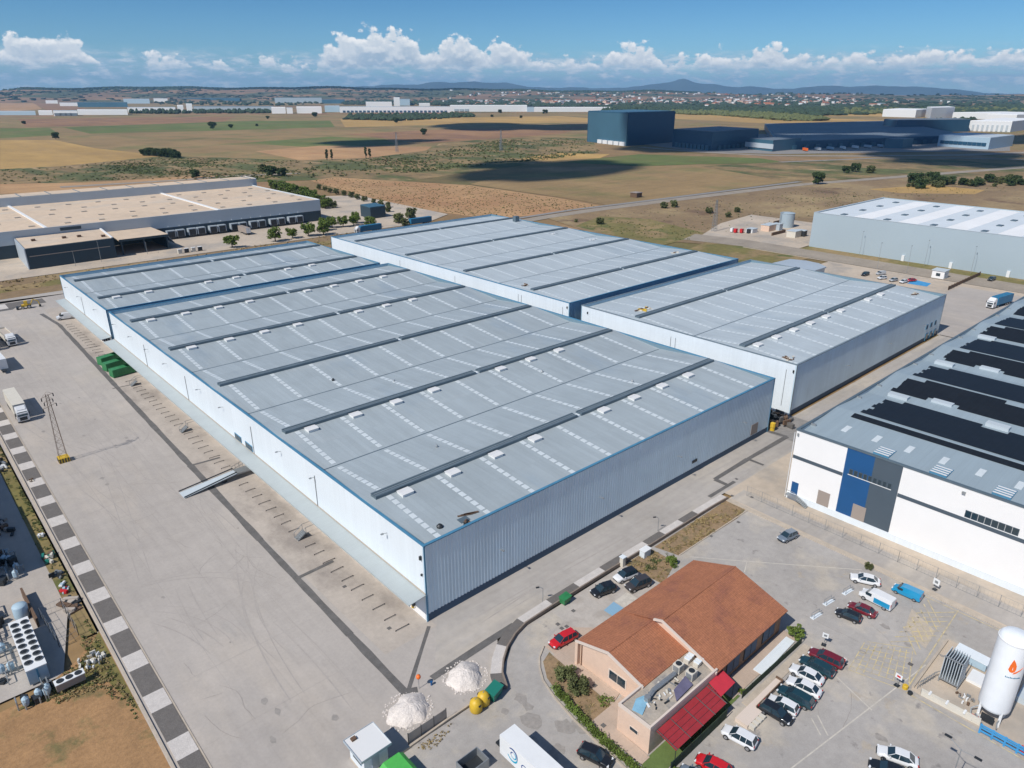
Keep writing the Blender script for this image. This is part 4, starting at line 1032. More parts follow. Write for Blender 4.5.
# high wing
MB().prism([(19.4, -20.6), (19.4, -35.4), (36.2, -35.4), (36.2, -20.6)], 0, 3.95).build('wall', M['brick'], r)
def gable_wall(x0, x1, y0, ym, y1, ze0, zm, ze1, zb, m):
    v = []
    for x in (x0, x1): v += [(x, y0, zb), (x, y1, zb), (x, y1, ze1), (x, ym, zm), (x, y0, ze0)]
    MB().add(v, [(4, 3, 2, 1, 0), (5, 6, 7, 8, 9), (0, 1, 6, 5), (1, 2, 7, 6), (2, 3, 8, 7), (3, 4, 9, 8), (4, 0, 5, 9)]).build('gable', M[m], r)
gable_wall(19.4, 19.7, -20.7, -27.2, -35.4, 3.95, 6.3, 3.95, 3.9, 'salmon')
gable_wall(35.9, 36.2, -20.7, -27.2, -35.4, 3.95, 6.3, 3.95, 3.9, 'salmon')
def tiled(x0, x1, y0, ym, y1, z0, zm, z1):
    lo = min(y0, y1)
    a = MB()
    a.slab([(x0, ym, zm), (x1, ym, zm), (x1, y0, z0), (x0, y0, z0)], .16)
    a.build('roof_slope', M['tile'], r)
    a = MB()
    a.slab([(x0, y1, z1), (x1, y1, z1), (x1, ym, zm), (x0, ym, zm)], .16)
    a.build('roof_slope', M['tile'], r)
    MB().tube((x0, ym, zm + .02), (x1, ym, zm - .03), .09, n=8).build('ridge_tiles', M['tile'], r)
tiled(10.05, 19.38, -20.1, -25.6, -31.35, 3.85, 5.55, 4.05)
tiled(19.05, 36.75, -20.1, -27.2, -35.95, 3.85, 6.55, 3.80)
def verge(x, y0, ym, y1, z0, zm, z1, nm='verge'):
    b = MB()
    for (a, za, c, zc) in ((y0, z0, ym, zm), (ym, zm, y1, z1)):
        v = []
        for xx in (x - .12, x + .14):
            v += [(xx, a, za - .12), (xx, a, za + .16), (xx, c, zc + .16), (xx, c, zc - .12)]
        b.add(v, [(0, 3, 2, 1), (4, 5, 6, 7), (0, 1, 5, 4), (1, 2, 6, 5), (2, 3, 7, 6), (3, 0, 4, 7)])
    b.build(nm, M['verge'], r)
verge(10.0, -20.05, -25.6, -31.4, 3.8, 5.5, 4.0)
verge(18.95, -25.9, -27.2, -35.98, 6.0, 6.52, 3.80)
MB().box(9.9, -20.1, 0, 10.9, -20.55, 3.7).build('corner_pier', M['salmon'], r)
w = MB().box(10.34, -28.6, 1.3, 10.398, -25.6, 2.9).build('window', M['verge'], r)
MB().box(10.30, -28.4, 1.45, 10.337, -27.15, 2.75).box(10.30, -27.05, 1.45, 10.337, -25.8, 2.75).build('pane', M['glass'], w)
for x in (22.3, 26.6, 31.3):
    w = MB().box(x, -35.47, .7, x + 3.2, -35.403, 3.1).build('window', M['dark'], r)
    MB().box(x + .12, -35.5, .85, x + 1.5, -35.475, 2.95).box(x + 1.7, -35.5, .85, x + 3.08, -35.475, 2.95).build('pane', M['navy'], w)
MB().box(20.1, -35.5, 0, 21.4, -35.403, 2.5).build('door', M['dark'], r)
# flat roofed kitchen
MB().box(5.8, -35.8, 0, 19.3, -31.02, 3.85).build('kitchen_wall', M['salmon'], r)
p = MB().box(5.75, -35.85, 3.85, 6.0, -31.0, 4.25).box(6.0, -35.85, 3.85, 19.35, -35.6, 4.25).box(6.0, -31.25, 3.85, 10.2, -31.0, 4.25).build('parapet', M['verge'], r)
MB().box(6.0, -35.6, 3.85, 19.2, -31.3, 3.9).build('flat_roof', M['gravelroof'], r)
w = MB().box(5.74, -34.2, 1.7, 5.797, -32.9, 2.3).build('window', M['verge'], r)
MB().box(5.70, -34.1, 1.78, 5.737, -33.0, 2.22).build('pane', M['glass'], w)
MB().tube((10.25, -20.95, 0.0), (10.25, -20.95, 3.7), .06).build('downpipe', M['brick'], r)
MB().lathe([(.42, 0), (.42, .06), (.3, .5), (.28, .52)], 10, (21.2, -22.8)).build('roof_cowl', M['dark'], r) if False else None

def local_thing(name, loc, rz, label, cat, group=None):
    return root(name, loc, label, cat, group, rz)
def ac_unit(x, y, z, label):
    a = local_thing('air_conditioner', (x, y, z), 0, label, 'air conditioner', 'cooling units on the restaurant roof')
    MB().box(-.55, -.5, .1, .55, .5, 1.25).build('casing', M['offwhite'], a, local=True)
    MB().lathe([(.40, 1.25), (.40, 1.31), (.1, 1.33)], 14).build('fan_grille', M['dark'], a, local=True)
    MB().box(-.57, -.42, .25, -.553, .42, 1.1).box(-.42, -.52, .25, .42, -.503, 1.1).build('coil', M['grey'], a, local=True)
    MB().box(-.5, -.45, 0, -.4, .45, .1).box(.4, -.45, 0, .5, .45, .1).build('feet', M['dark'], a, local=True)
ac_unit(15.6, -32.5, 3.9, 'cream cooling unit on the flat roof nearest the tiled eave')
ac_unit(15.8, -34.3, 3.9, 'cream cooling unit on the flat roof nearer the red awnings')
for i, (x, y) in enumerate(((18.2, -32.3), (18.5, -33.5))):
    a = local_thing('roof_box', (x, y, 3.9), .1, ('white ventilation box on the flat roof against the tiled gable', 'pale ventilation box behind the two cream cooling units')[i], 'ventilation box')
    MB().box(-.8, -.35, 0, .8, .35, .55).build('casing', M['offwhite'], a, local=True)
    for k in range(3): MB().box(-.6 + k * .5, -.4, .56, -.3 + k * .5, .4, .68).build('slat', M['wpanel'], a, local=True)
b = MB(); b.path([(8.9, -32.9, 4.2), (10.4, -32.6, 4.35), (14.6, -32.7, 4.35)], .3, 6).path([(8.9, -32.9, 3.9), (8.9, -32.9, 4.6)], .4, 8)
tag(b.build('duct', M['grey']), 'long grey metal duct lying across the flat kitchen roof', 'duct')
b = MB(); b.slab([(11.3, -35.4, 4.1), (14.9, -35.2, 4.15), (15.1, -33.9, 4.5), (12.2, -34.3, 4.45)], .06)
tag(b.build('tarpaulin', mat('mauve_tarpaulin', (0.13, 0.12, 0.19), .7, noise=[(1, .2)])), 'dark mauve tarpaulin spread on the flat roof beside the awnings', 'tarpaulin')
b = MB(); b.slab([(6.7, -33.9, 4.0), (9.0, -33.0, 4.05), (9.1, -32.2, 4.1), (8.0, -31.9, 4.1), (6.4, -32.6, 4.0)], .05)
tag(b.build('tarpaulin', mat('pale_blue_tarpaulin', (0.22, 0.42, 0.55), .7, noise=[(1, .15)])), 'pale blue tarpaulin at the left corner of the flat kitchen roof', 'tarpaulin')
heap('roof_scrap', 'white scraps and grey bars scattered over the flat kitchen roof', 'scraps', 11.5, -33.6, 3.92, ('white', 'dark', 'offwhite', 'grey'), 8, (3.6, 1.5), 21, (.15, .8), .12)

# red awnings
a = root('awning', (12, -37.2, 0), 'long dark red terrace awning with black ribs over the green turf', 'awning')
MB().slab([(6.7, -38.85, 2.55), (17.0, -38.85, 2.55), (17.4, -35.9, 3.0), (6.9, -35.9, 3.0)], .05).build('canvas', M['awning'], a)
for i in range(5):
    x = 6.9 + i * 2.5
    MB().tube((x, -38.95, 2.58), (x + .1, -35.95, 3.06), .05).build('rib', M['dark'], a)
    if i in (0, 2, 4): MB().tube((x, -38.7, 0), (x, -38.7, 2.55), .05).build('post', M['dark'], a)
for y in (-38.1, -37.4, -36.7): MB().tube((6.8, y, 2.69 + (y + 38.1) * .15), (17.1, y, 2.69 + (y + 38.1) * .15), .02).build('seam', M['dark'], a)
a = root('awning', (18.9, -36.6, 0), 'short bright red awning over the restaurant door at the end of the long one', 'awning')
MB().slab([(17.2, -37.9, 2.7), (20.5, -37.8, 2.7), (20.7, -35.55, 3.25), (17.6, -35.55, 3.25)], .05).build('canvas', mat('bright_red_awning', (0.52, 0.03, 0.05), .7, noise=[(1, .08)]), a)
for x in (17.3, 20.4): MB().tube((x, -37.7, 0), (x, -37.7, 2.7), .045).build('post', M['dark'], a)
# fences by the terrace
def panel_fence(label, P, h, m, step=2.0, t=.05, name='fence', rails=True, post='dark'):
    f = root(name, (*P[0], 0), label, 'fence')
    for (a_, c_) in zip(P, P[1:]):
        a_, c_ = Vector((*a_, 0)), Vector((*c_, 0)); d = (c_ - a_); L_ = d.length; d.normalize(); n = Vector((-d.y, d.x, 0))
        k = max(1, int(round(L_ / step)))
        for i in range(k + 1):
            p = a_ + d * (L_ * i / k)
            MB().tube(p, p + Vector((0, 0, h + .08)), t, n=5).build('post', M[post], f)
        if m:
            q = a_ + n * .01; s_ = c_ + n * .01
            MB().prism([tuple(v)[:2] for v in (a_ + n * .03, c_ + n * .03, c_ - n * .03, a_ - n * .03)], .08, h).build('panel', M[m], f)
        else:
            b = MB()
            for z in (.1, h * .5, h): b.tube(a_ + Vector((0, 0, z)), c_ + Vector((0, 0, z)), .018, n=4)
            kk = int(L_ / .55)
            for i in range(kk): p = a_ + d * (L_ * (i + .5) / kk); b.tube(p + Vector((0, 0, .05)), p + Vector((0, 0, h)), .009, n=3, caps=False)
            b.build('mesh', M['grey'], f)
    return f
panel_fence('dark green screen fence along the terrace with the long red awning', [(5.8, -38.95), (17.2, -38.95)], 1.5, 'hedge_fence')
panel_fence('dark green screen fence beside the white ramp near the parked cars', [(21.4, -38.55), (36.3, -38.75)], 1.1, 'hedge_fence')
panel_fence('long wire mesh fence in front of the white wall with the blue panel', [(66.3, -12), (66.0, -40), (64.8, -90)], 2.1, None, 3.0, .035, post='grey')
panel_fence('black steel sliding gate between the near gravel pile and the guard hut', [(-14.2, -15.9), (-8.6, -15.9)], 1.7, 'dock_concrete', 1.6, .06, 'gate')
f = root('skip_ramp', (19, -40.6, 0), 'stepped beige concrete ramp behind the white hatchbacks by the terrace', 'ramp')
MB().box(17.6, -41.6, 0, 20.9, -39.9, .55).box(20.9, -40.8, 0, 27.3, -39.9, .5).build('base', M['verge'], f)
for i in range(4): MB().box(17.9 + i * .75, -42.3, 0, 18.4 + i * .75, -41.6, .5).build('beam', M['offwhite'], f)
MB().box(27.3, -40.85, 0, 27.45, -39.85, .8).box(21.0, -40.83, .5, 27.3, -40.7, .75).build('edge', M['rust'], f)

# ------------------------------------------------------------------ vehicles
def wheel(parent, x, y, r, w):
    t = MB().tube((x, y - w / 2, r), (x, y + w / 2, r), r, n=14).build('wheel', M['rubber'], parent, local=True)
    s = 1 if y > 0 else -1
    MB().tube((x, y + s * (w / 2 - .02), r), (x, y + s * (w / 2 + .015), r), r * .62, n=12).build('rim', M['rim'], t, local=True)

def sec(x, w, zb, zt, tum=.9, zm=None):
    """closed car cross-section at station x"""
    zm = zm if zm is not None else zb + (zt - zb) * .5
    return [(x, -w * .92, zb), (x, -w, zb + .12), (x, -w, zm), (x, -w * tum, zt - .03), (x, -w * tum * .8, zt), (x, w * tum * .8, zt), (x, w * tum, zt - .03), (x, w, zm), (x, w, zb + .12), (x, w * .92, zb)]

CARS = {  # lower body stations: (x, half width, top z); greenhouse: (x, half width, z)
 'sedan': dict(L=4.4, low=[(-2.2, .70, .72), (-2.1, .80, .88), (-1.5, .86, .93), (-.6, .87, .92), (.8, .87, .90), (1.3, .85, .86), (1.9, .78, .76), (2.15, .68, .60)],
               cab=[(-1.75, .62, .92), (-1.15, .60, 1.34), (-.2, .62, 1.42), (.35, .61, 1.38), (1.05, .70, .90)], belt=.90),
 'hatch': dict(L=4.0, low=[(-2.0, .72, .80), (-1.93, .82, .92), (-1.4, .86, .95), (-.5, .86, .93), (.8, .86, .92), (1.25, .84, .87), (1.75, .78, .77), (1.97, .68, .60)],
               cab=[(-1.9, .66, .94), (-1.6, .62, 1.36), (-.4, .63, 1.46), (.25, .62, 1.42), (1.0, .72, .90)], belt=.92),
 'suv': dict(L=4.4, low=[(-2.2, .76, .88), (-2.12, .86, 1.0), (-1.5, .90, 1.05), (-.5, .91, 1.04), (.9, .91, 1.02), (1.4, .89, .98), (1.95, .83, .88), (2.18, .74, .68)],
             cab=[(-2.1, .72, 1.04), (-1.8, .68, 1.55), (-.4, .69, 1.64), (.3, .68, 1.60), (1.1, .78, 1.0)], belt=1.02),
 'estate': dict(L=4.6, low=[(-2.3, .74, .80), (-2.22, .82, .92), (-1.5, .87, .95), (-.5, .88, .93), (.9, .88, .92), (1.4, .86, .87), (2.0, .79, .77), (2.27, .68, .60)],
                cab=[(-2.2, .68, .94), (-1.85, .63, 1.38), (-.4, .65, 1.45), (.35, .64, 1.41), (1.15, .73, .90)], belt=.92),
}
def make_car(style):
    d = CARS[style]
    r = local_thing('parked_car', (0, 0, 0), 0, 'car', 'car')
    zb = .24 if style != 'suv' else .30
    paintm = P_['white']
    MB().loft([sec(x, w, zb + (.1 if abs(x) > d['L'] / 2 - .1 else 0), z) for x, w, z in d['low']]).build('body', paintm, r, smooth=True, local=True).modifiers.new('round', 'SUBSURF')
    bm_ = COL.objects[-1].modifiers[0]; bm_.levels = bm_.render_levels = 2
    c = d['cab']; bz = d['belt'] - .06
    secs = [[(x, -w * 1.0, bz), (x, -w * .97, max(z - .05, bz + .01)), (x, -w * .82, max(z, bz + .02)), (x, w * .82, max(z, bz + .02)), (x, w * .97, max(z - .05, bz + .01)), (x, w * 1.0, bz)] for x, w, z in c]
    # belt is wider than the roof
    for s_, (x, w, z) in zip(secs, c):
        bw = w + (.17 if z > d['belt'] + .2 else .06)
        s_[0] = (x, -bw, bz); s_[5] = (x, bw, bz)
    g = MB().loft(secs).build('glasshouse', M['glass'], r, local=True)
    # roof panel and pillars
    rp = MB(); mid = c[1:-1]
    a, e = mid[0], mid[-1]
    P0 = []
    top = [[(x, -w * .93, z - .005), (x, -w * .8, z + .022), (x, w * .8, z + .022), (x, w * .93, z - .005), (x, w * .8, z - .02), (x, -w * .8, z - .02)] for x, w, z in mid]
    rp.loft(top)
    pl = rp
    for s_ in (-1, 1):
        pl.tube((c[-1][0] - .02, s_ * (c[-1][1] + .02), bz + .06), (e[0], s_ * e[1] * .96, e[2] - .02), .035, n=4)
        pl.tube((c[0][0] + .02, s_ * (c[0][1] + .06), bz + .04), (a[0], s_ * a[1] * .96, a[2] - .02), .06, n=4)
        m_ = mid[1]; pl.tube((m_[0] + .1, s_ * (m_[1] + .19), bz + .02), (m_[0] + .05, s_ * m_[1] * .97, m_[2] - .02), .035, n=4)
        if style in ('suv', 'estate'): pl.tube((a[0] + .75, s_ * (a[1] + .18), bz + .02), (a[0] + .7, s_ * a[1] * .98, a[2] + .02), .04, n=4)
    pl.build('roof', paintm, r, local=True)
    xf, xr = d['low'][-1], d['low'][0]
    wb = d['L'] / 2
    R_ = .31 if style != 'suv' else .36
    W_ = d['low'][3][1]
    for x in (wb - .82, -wb + .80):
        for s_ in (-1, 1): wheel(r, x, s_ * (W_ - .07), R_, .2)
    for s_ in (-1, 1):
        MB().obox(wb - .20, s_ * .58, xf[2] - .02, .22, .30, .13, -s_ * .35).build('headlight', M['head'], r, local=True)
        MB().obox(-wb + .08, s_ * .66, xr[2] - .04, .12, .22, .16, s_ * .25).build('tail_light', M['tail'], r, local=True)
        MB().obox(.78, s_ * (W_ + .09), d['belt'] + .02, .14, .2, .12).build('mirror', paintm, r, local=True)
    MB().box(wb - .14, -.5, zb + .14, wb + .015, .5, zb + .30).build('grille', M['dark'], r, local=True)
    MB().box(-wb - .012, -.25, .52, -wb + .05, .25, .63).build('number_plate', M['white'], r, local=True)
    return r
def make_van():
    r = local_thing('parked_van', (0, 0, 0), 0, 'van', 'van')
    pm = P_['white']
    low = [(-2.4, .84, 1.85), (-2.3, .90, 1.92), (.4, .91, 1.95), (.95, .86, 1.86), (1.5, .88, 1.25), (1.75, .86, 1.12), (2.2, .80, .98), (2.4, .72, .70)]
    MB().loft([sec(x, w, .30, z, .88 if z > 1.4 else .93, min(1.1, z * .6)) for x, w, z in low]).build('body', pm, r, local=True)
    MB().slab([(.99, -.70, 1.835), (1.56, -.78, 1.245), (1.56, .78, 1.245), (.99, .70, 1.835)][::-1], -.02).build('windscreen', M['glass'], r, local=True)
    for s_ in (-1, 1):
        MB().obox(.95, s_ * .865, 1.18, .85, .05, .48).build('side_window', M['glass'], r, local=True)
        MB().obox(2.28, s_ * .62, .78, .2, .26, .2).build('headlight', M['head'], r, local=True)
        MB().obox(-2.38, s_ * .8, .9, .08, .12, .5).build('tail_light', M['tail'], r, local=True)
        for x in (1.55, -1.5): wheel(r, x, s_ * .80, .34, .22)
    MB().box(2.3, -.5, .42, 2.43, .5, .62).build('grille', M['dark'], r, local=True)
    return r
PROTO = {k: tree_of(make_car(k)) for k in CARS}
PROTO['van'] = tree_of(make_van())
bpy.context.view_layer.update()
def car(style, colour, x, y, deg, label, group=None, kind=None, sc=1.0):
    o = place(PROTO[style], x, y, 0.02, radians(deg), label, group, sc=sc, swap={P_['white']: P_[colour]})
    return o
LOT = 'cars parked in front of the restaurant terrace'
car('hatch', 'grey', 58.6, -24.5, 170, 'small grey blue hatchback parked alone in the upper part of the car park')
car('sedan', 'white', 56.6, -38.7, 115, 'white saloon parked by the kerb behind the white and blue van')
car('sedan', 'darkred', 49.2, -41.5, 96, 'dark red saloon between the black car and the white and blue van', sc=.92)
car('hatch', 'black', 46.4, -40.7, 100, 'black hatchback beside the dark red saloon in the middle of the car park', sc=.9)
car('estate', 'darkred', 35.6, -42.6, 98, 'dark red estate at the upper end of the row by the green screen fence', LOT)
car('estate', 'teal', 33.2, -42.5, 94, 'dark green estate second in the row next to the dark red one', LOT)
car('sedan', 'white', 30.8, -42.3, 97, 'white saloon third in the row beside the dark green estate', LOT)
car('sedan', 'white', 28.5, -43.1, 98, 'white saloon fourth in the row beside the dark teal estate', LOT)
car('estate', 'teal', 26.2, -43.2, 96, 'long dark teal estate in the middle of the parked row between white cars', LOT)
car('hatch', 'white', 23.8, -42.8, 98, 'white hatchback squeezed between the teal estate and the black car', LOT, sc=.95)
car('hatch', 'black', 22.0, -42.9, -87, 'black hatchback at the lower end of the parked row by the stepped ramp', LOT, sc=1.02)
car('suv', 'white', 15.4, -41.8, 100, 'white crossover parked alone beside the stepped ramp and the terrace', LOT, sc=.95)
car('hatch', 'red', 9.7, -41.9, 103, 'bright red car parked next to the terrace at the bottom edge', LOT)
car('hatch', 'grey', 7.0, -41.4, 101, 'grey blue hatchback beside the red car at the bottom edge', LOT, sc=.95)
car('sedan', 'white', 26.6, -55.5, 111, 'white saloon at the lower right near the twin lamp post')
car('sedan', 'black', 24.0, -55.7, 109, 'black saloon beside the white one at the bottom edge')
car('hatch', 'black', 0.7, -32.1, -74, 'black hatchback standing by the hedge next to the white lorry trailer', sc=1.03)
car('estate', 'red', 11.7, -16.2, 174, 'red estate parked at the corner of the restaurant forecourt', sc=.98)
car('suv', 'black', 24.0, -12.8, 165, 'black crossover parked along the low wall beside the white one with the black roof', sc=.95)
c_ = car('suv', 'white', 29.3, -12.8, 169, 'white crossover with black roof parked by the low wall', sc=.95)
for ch in ALLKIDS(c_):
    if ch.name.startswith('roof'):
        dd = ch.data.copy(); dd.materials[0] = P_['black']; ch.data = dd
car('suv', 'brown', 29.1, -15.5, 167, 'dark brown crossover nearest the restaurant roof')
FARP = 'cars in the far car park by the blue bays'
car('suv', 'black', 262.2, 51.0, 176, 'black car at the left end of the far car park', FARP)
car('van', 'silver', 268.4, 47.2, 155, 'pale grey van behind the white car in the far car park', FARP, sc=.85)
car('hatch', 'white', 261.0, 43.6, 157, 'white car in front of the grey van in the far car park', FARP)
car('hatch', 'silver', 260.8, 39.0, 166, 'silver car in the middle of the far car park', FARP)
car('hatch', 'white', 261.0, 35.2, 174, 'white car next to the blue bays', FARP)
car('sedan', 'red', 265.8, 34.0, 154, 'red car next to the blue bays behind the white one', FARP)
car('suv', 'black', 291.9, 12.6, 174, 'dark off-road car with a trailer on the far road')
v = car('van', 'cyan', 58.2, -44.4, 92, 'bright blue van parked near the kerb with the wire fence', sc=(.86, .92, .8)); 
v = car('van', 'white', 53.0, -42.0, 88, 'white van with blue side stripe between the white saloon and the dark red one')
for s_ in (-1, 1):
    MB().prism([(-2.25, s_ * .915), (.1, s_ * .922), (.1, s_ * .915), (-2.25, s_ * .908)], .5, 1.35).build('side_stripe', M['cyan'] if 'cyan' in M else P_['cyan'], v, local=True)
car('van', 'white', -2.6, 206.4, 172, 'white van standing by the far end of the loading canopy', sc=1.15)
for k_ in PROTO: drop(PROTO[k_])

def lorry(name, label, x, y, deg, trailer_len=13.0, cab='white', box='offwhite', open_top=False, only=None, w=2.5):
    r = local_thing(name, (x, y, 0.01), radians(deg), label, 'lorry')
    # x forward; trailer from -trailer_len to 0, cab in front
    t = trailer_len; hw = w / 2
    if only != 'cab':
        if open_top:
            MB().box(-t, -hw, 1.0, 0, hw, 1.15).build('load_floor', M['grey'], r, local=True)
            MB().box(-t, -hw, 1.15, 0, -hw + .08, 2.9).box(-t, hw - .08, 1.15, 0, hw, 2.9).box(-.08, -hw + .08, 1.15, 0, hw - .08, 2.9).box(-t, -hw + .08, 1.15, -t + .08, hw - .08, 2.9).build('side_boards', M[box], r, local=True)
            MB().slab([(-t + .1, -hw + .1, 2.5), (-.1, -hw + .1, 2.6), (-.1, hw - .1, 2.6), (-t + .1, hw - .1, 2.5)], .4).build('load', M['dock_concrete'], r, local=True)
        else:
            MB().box(-t, -hw, 1.05, 0, hw, 3.85).build('cargo_box', M[box] if isinstance(box, str) else box, r, local=True)
            MB().box(-t - .02, -hw + .05, 1.1, -t - .003, -.03, 3.8).box(-t - .02, .03, 1.1, -t - .003, hw - .05, 3.8).build('rear_door', M['white'], r, local=True)
        MB().box(-t + .2, -.5, .75, 1.5, .5, 1.0).build('chassis', M['dark'], r, local=True)
        for k in range(3 if t > 10 else 1):
            for s_ in (-1, 1): wheel(r, -t + 1.8 + k * 1.3, s_ * (hw - .2), .5, .35)
        MB().box(-t, -hw + .1, .4, -t + .12, hw - .1, .6).build('bumper', M['dark'], r, local=True)
    if only != 'trailer':
        cm = P_[cab]
        MB().loft([[(x_, -hw + .05, .5), (x_, -hw + .05, 2.2), (x_, -hw + .15, zt), (x_, hw - .15, zt), (x_, hw - .05, 2.2), (x_, hw - .05, .5)] for x_, zt in ((.5, 3.6), (1.3, 3.7), (2.3, 3.0), (2.7, 2.75), (2.85, 2.4))]).build('cab', cm, r, local=True)
        MB().slab([(2.74, -hw + .3, 2.72), (2.93, -hw + .25, 1.75), (2.93, hw - .25, 1.75), (2.74, hw - .3, 2.72)][::-1], -.05).build('windscreen', M['glass'], r, local=True)
        for s_ in (-1, 1):
            MB().obox(2.1, s_ * (hw - .04), 1.75, .8, .05, .7).build('side_window', M['glass'], r, local=True)
            MB().obox(2.86, s_ * .85, .75, .1, .4, .25).build('headlight', M['head'], r, local=True)
            MB().obox(2.6, s_ * (hw + .15), 1.9, .12, .2, .7).build('mirror', M['dark'], r, local=True)
            wheel(r, 2.0, s_ * (hw - .2), .5, .3); wheel(r, -.9, s_ * (hw - .2), .5, .35)
        MB().box(2.86, -.75, .7, 2.92, .75, 1.5).build('grille', M['dark'], r, local=True)
        MB().slab([(1.3, -.9, 3.72), (2.3, -.9, 3.02), (2.3, .9, 3.02), (1.3, .9, 3.72)][::-1], -.14).build('wind_deflector', cm, r, local=True)
    return r
lorry('lorry', 'white articulated lorry parked beside the lattice mast in the yard', -29.9, 121.8, -90)
lorry('lorry', 'white lorry trailer cut by the left edge of the yard', -27.6, 160.5, -90 + 2, only='trailer', box='white')
lorry('lorry', 'open lorry with sandy load and white cab at the left of the yard', -21.6, 187.5, -90 + 3, open_top=True, box='offwhite', trailer_len=11)
lorry('lorry', 'dark lorry at the left edge behind the open sandy one', -26.6, 186, -90, box='grey', trailer_len=10)
sm = lorry('lorry_trailer', 'white lorry trailer with blue swirl emblem at the bottom edge', -6.35, -24.7, 90, trailer_len=13.6, box='white', w=2.3, only='trailer')
# emblem and first letters on the trailer's left side (side facing -x)
def arc_plate(parent, cx, cz, r0, r1, a0, a1, m, y=1.158, n=14):
    v, f = [], []
    for i in range(n + 1):
        a = radians(a0 + (a1 - a0) * i / n); t = i / n
        w = sin(pi * min(1, t * 1.15)) * .5 + .5
        ro = r0 + (r1 - r0) * w
        for yy_ in (y, y + .012):
            v += [(cx + r0 * cos(a), yy_, cz + r0 * sin(a)), (cx + ro * cos(a), yy_, cz + ro * sin(a))]
    for i in range(n):
        b0 = i * 4; b1 = b0 + 4
        f += [(b0 + 2, b0 + 3, b1 + 3, b1 + 2), (b0, b1, b1 + 1, b0 + 1), (b0 + 1, b1 + 1, b1 + 3, b0 + 3), (b0, b0 + 2, b1 + 2, b1)]
    MB().add(v, f).build('emblem', m, parent, local=True)
mt = mat('emblem_teal', (0.01, 0.33, 0.50), .5); mn = mat('emblem_navy', (0.02, 0.07, 0.24), .5)
def text_mesh(txt, size, depth, m, name, parent, mw):
    cu = bpy.data.curves.new(name, 'FONT'); cu.body = txt; cu.size = size; cu.extrude = depth; cu.align_x = 'LEFT'
    t = bpy.data.objects.new(name + '_src', cu); COL.objects.link(t)
    bpy.context.view_layer.update()
    me = bpy.data.meshes.new_from_object(t.evaluated_get(bpy.context.evaluated_depsgraph_get()))
    bpy.data.objects.remove(t)
    me.transform(mw); me.materials.clear(); me.materials.append(m)
    o = bpy.data.objects.new(name, me); COL.objects.link(o); o.parent = parent
    return o
# local frame of the trailer side: text runs towards local -x, up is +z, faces +y
TM = Matrix.Translation((-3.6, 1.163, 1.75)) @ Matrix(((-1, 0, 0, 0), (0, 0, 1, 0), (0, 1, 0, 0), (0, 0, 0, 1)))
arc_plate(sm, -2.15, 2.55, .78, 1.02, 60, 190, mn)
arc_plate(sm, -2.15, 2.55, .78, 1.02, 190, 330, mt)
arc_plate(sm, -2.35, 2.6, .36, .52, 100, 330, mt, n=12)
arc_plate(sm, -2.35, 2.6, .36, .50, -20, 90, mn, n=8)
text_mesh('Ca', 1.25, .006, mn, 'lettering', sm, TM)

# ------------------------------------------------------------------ yard furniture
def lattice(label, x, y, h, w0, w1, arms, base=None, name='lattice_mast', th=.05, group=None):
    r = root(name, (x, y, 0), label, 'mast', group)
    n = max(4, int(h / 1.5)); b = MB()
    def cor(z, i):
        w = (w0 + (w1 - w0) * z / h) / 2
        return Vector((x + (w, -w, -w, w)[i], y + (w, w, -w, -w)[i], z))
    for i in range(4): b.tube(cor(0, i), cor(h, i), th, n=4)
    for k in range(n):
        z0, z1 = h * k / n, h * (k + 1) / n
        for i in range(4):
            j = (i + 1) % 4
            b.tube(cor(z0, i), cor(z1, j) if k % 2 else cor(z1, j), th * .6, n=3)
            b.tube(cor(z1, i), cor(z1, j), th * .5, n=3)
    b.build('lattice', M['grey'] if base is None else M['rust'], r)
    for z, L_, dx, dy in arms:
        a = MB().tube((x - dx * L_, y - dy * L_, z), (x + dx * L_, y + dy * L_, z), th * 1.1, n=4)
        a.tube((x - dx * L_, y - dy * L_, z), (x, y, z + .8), th * .6, n=3).tube((x + dx * L_, y + dy * L_, z), (x, y, z + .8), th * .6, n=3)
        o = a.build('cross_arm', M['rust'], r)
        i_ = MB()
        for q in (-1, 1): i_.lathe([(.08, z - .7), (.12, z - .5), (.08, z - .3), (.12, z - .15), (.05, z)], 6, (x + q * dx * L_, y + q * dy * L_))
        i_.build('insulator', M['dark'], o)
    if base:
        q = MB().box(x - 1.0, y - 1.0, 0, x + 1.0, y + 1.0, 1.05).build('footing', M['yellow'], r)
        for k in range(4): MB().box(x - .9 + k * .5, y - 1.03, .05, x - .68 + k * .5, y - 1.002, 1.0).box(x - 1.03, y - .9 + k * .5, .05, x - 1.002, y - .68 + k * .5, 1.0).build('hazard_stripe', M['dark'], q)
    return r
lattice('tall rusty lattice mast on a yellow striped footing in the middle of the yard', -27.6, 91.5, 15.2, 1.5, .45, [(14.9, 1.5, .8, .6), (12.6, 1.7, .8, .6), (13.8, 1.1, -.8, -.6)], base=True, th=.038)
lattice('grey lattice power mast standing in the rough field behind the pale tank', 304.6, 152.7, 17, 2.2, .6, [(16.5, 2.4, .7, -.7), (14.5, 2.0, .7, -.7)], th=.09)
lattice('thin power mast in the dark scrub band far behind the pale roofed warehouse', *G(501, 151), 26, 3, .8, [(25, 3, .7, -.7)], th=.16)
lattice('thin power mast beyond the orange field in the distance', *G(397, 152), 24, 3, .8, [(23, 3, .7, -.7)], th=.14)

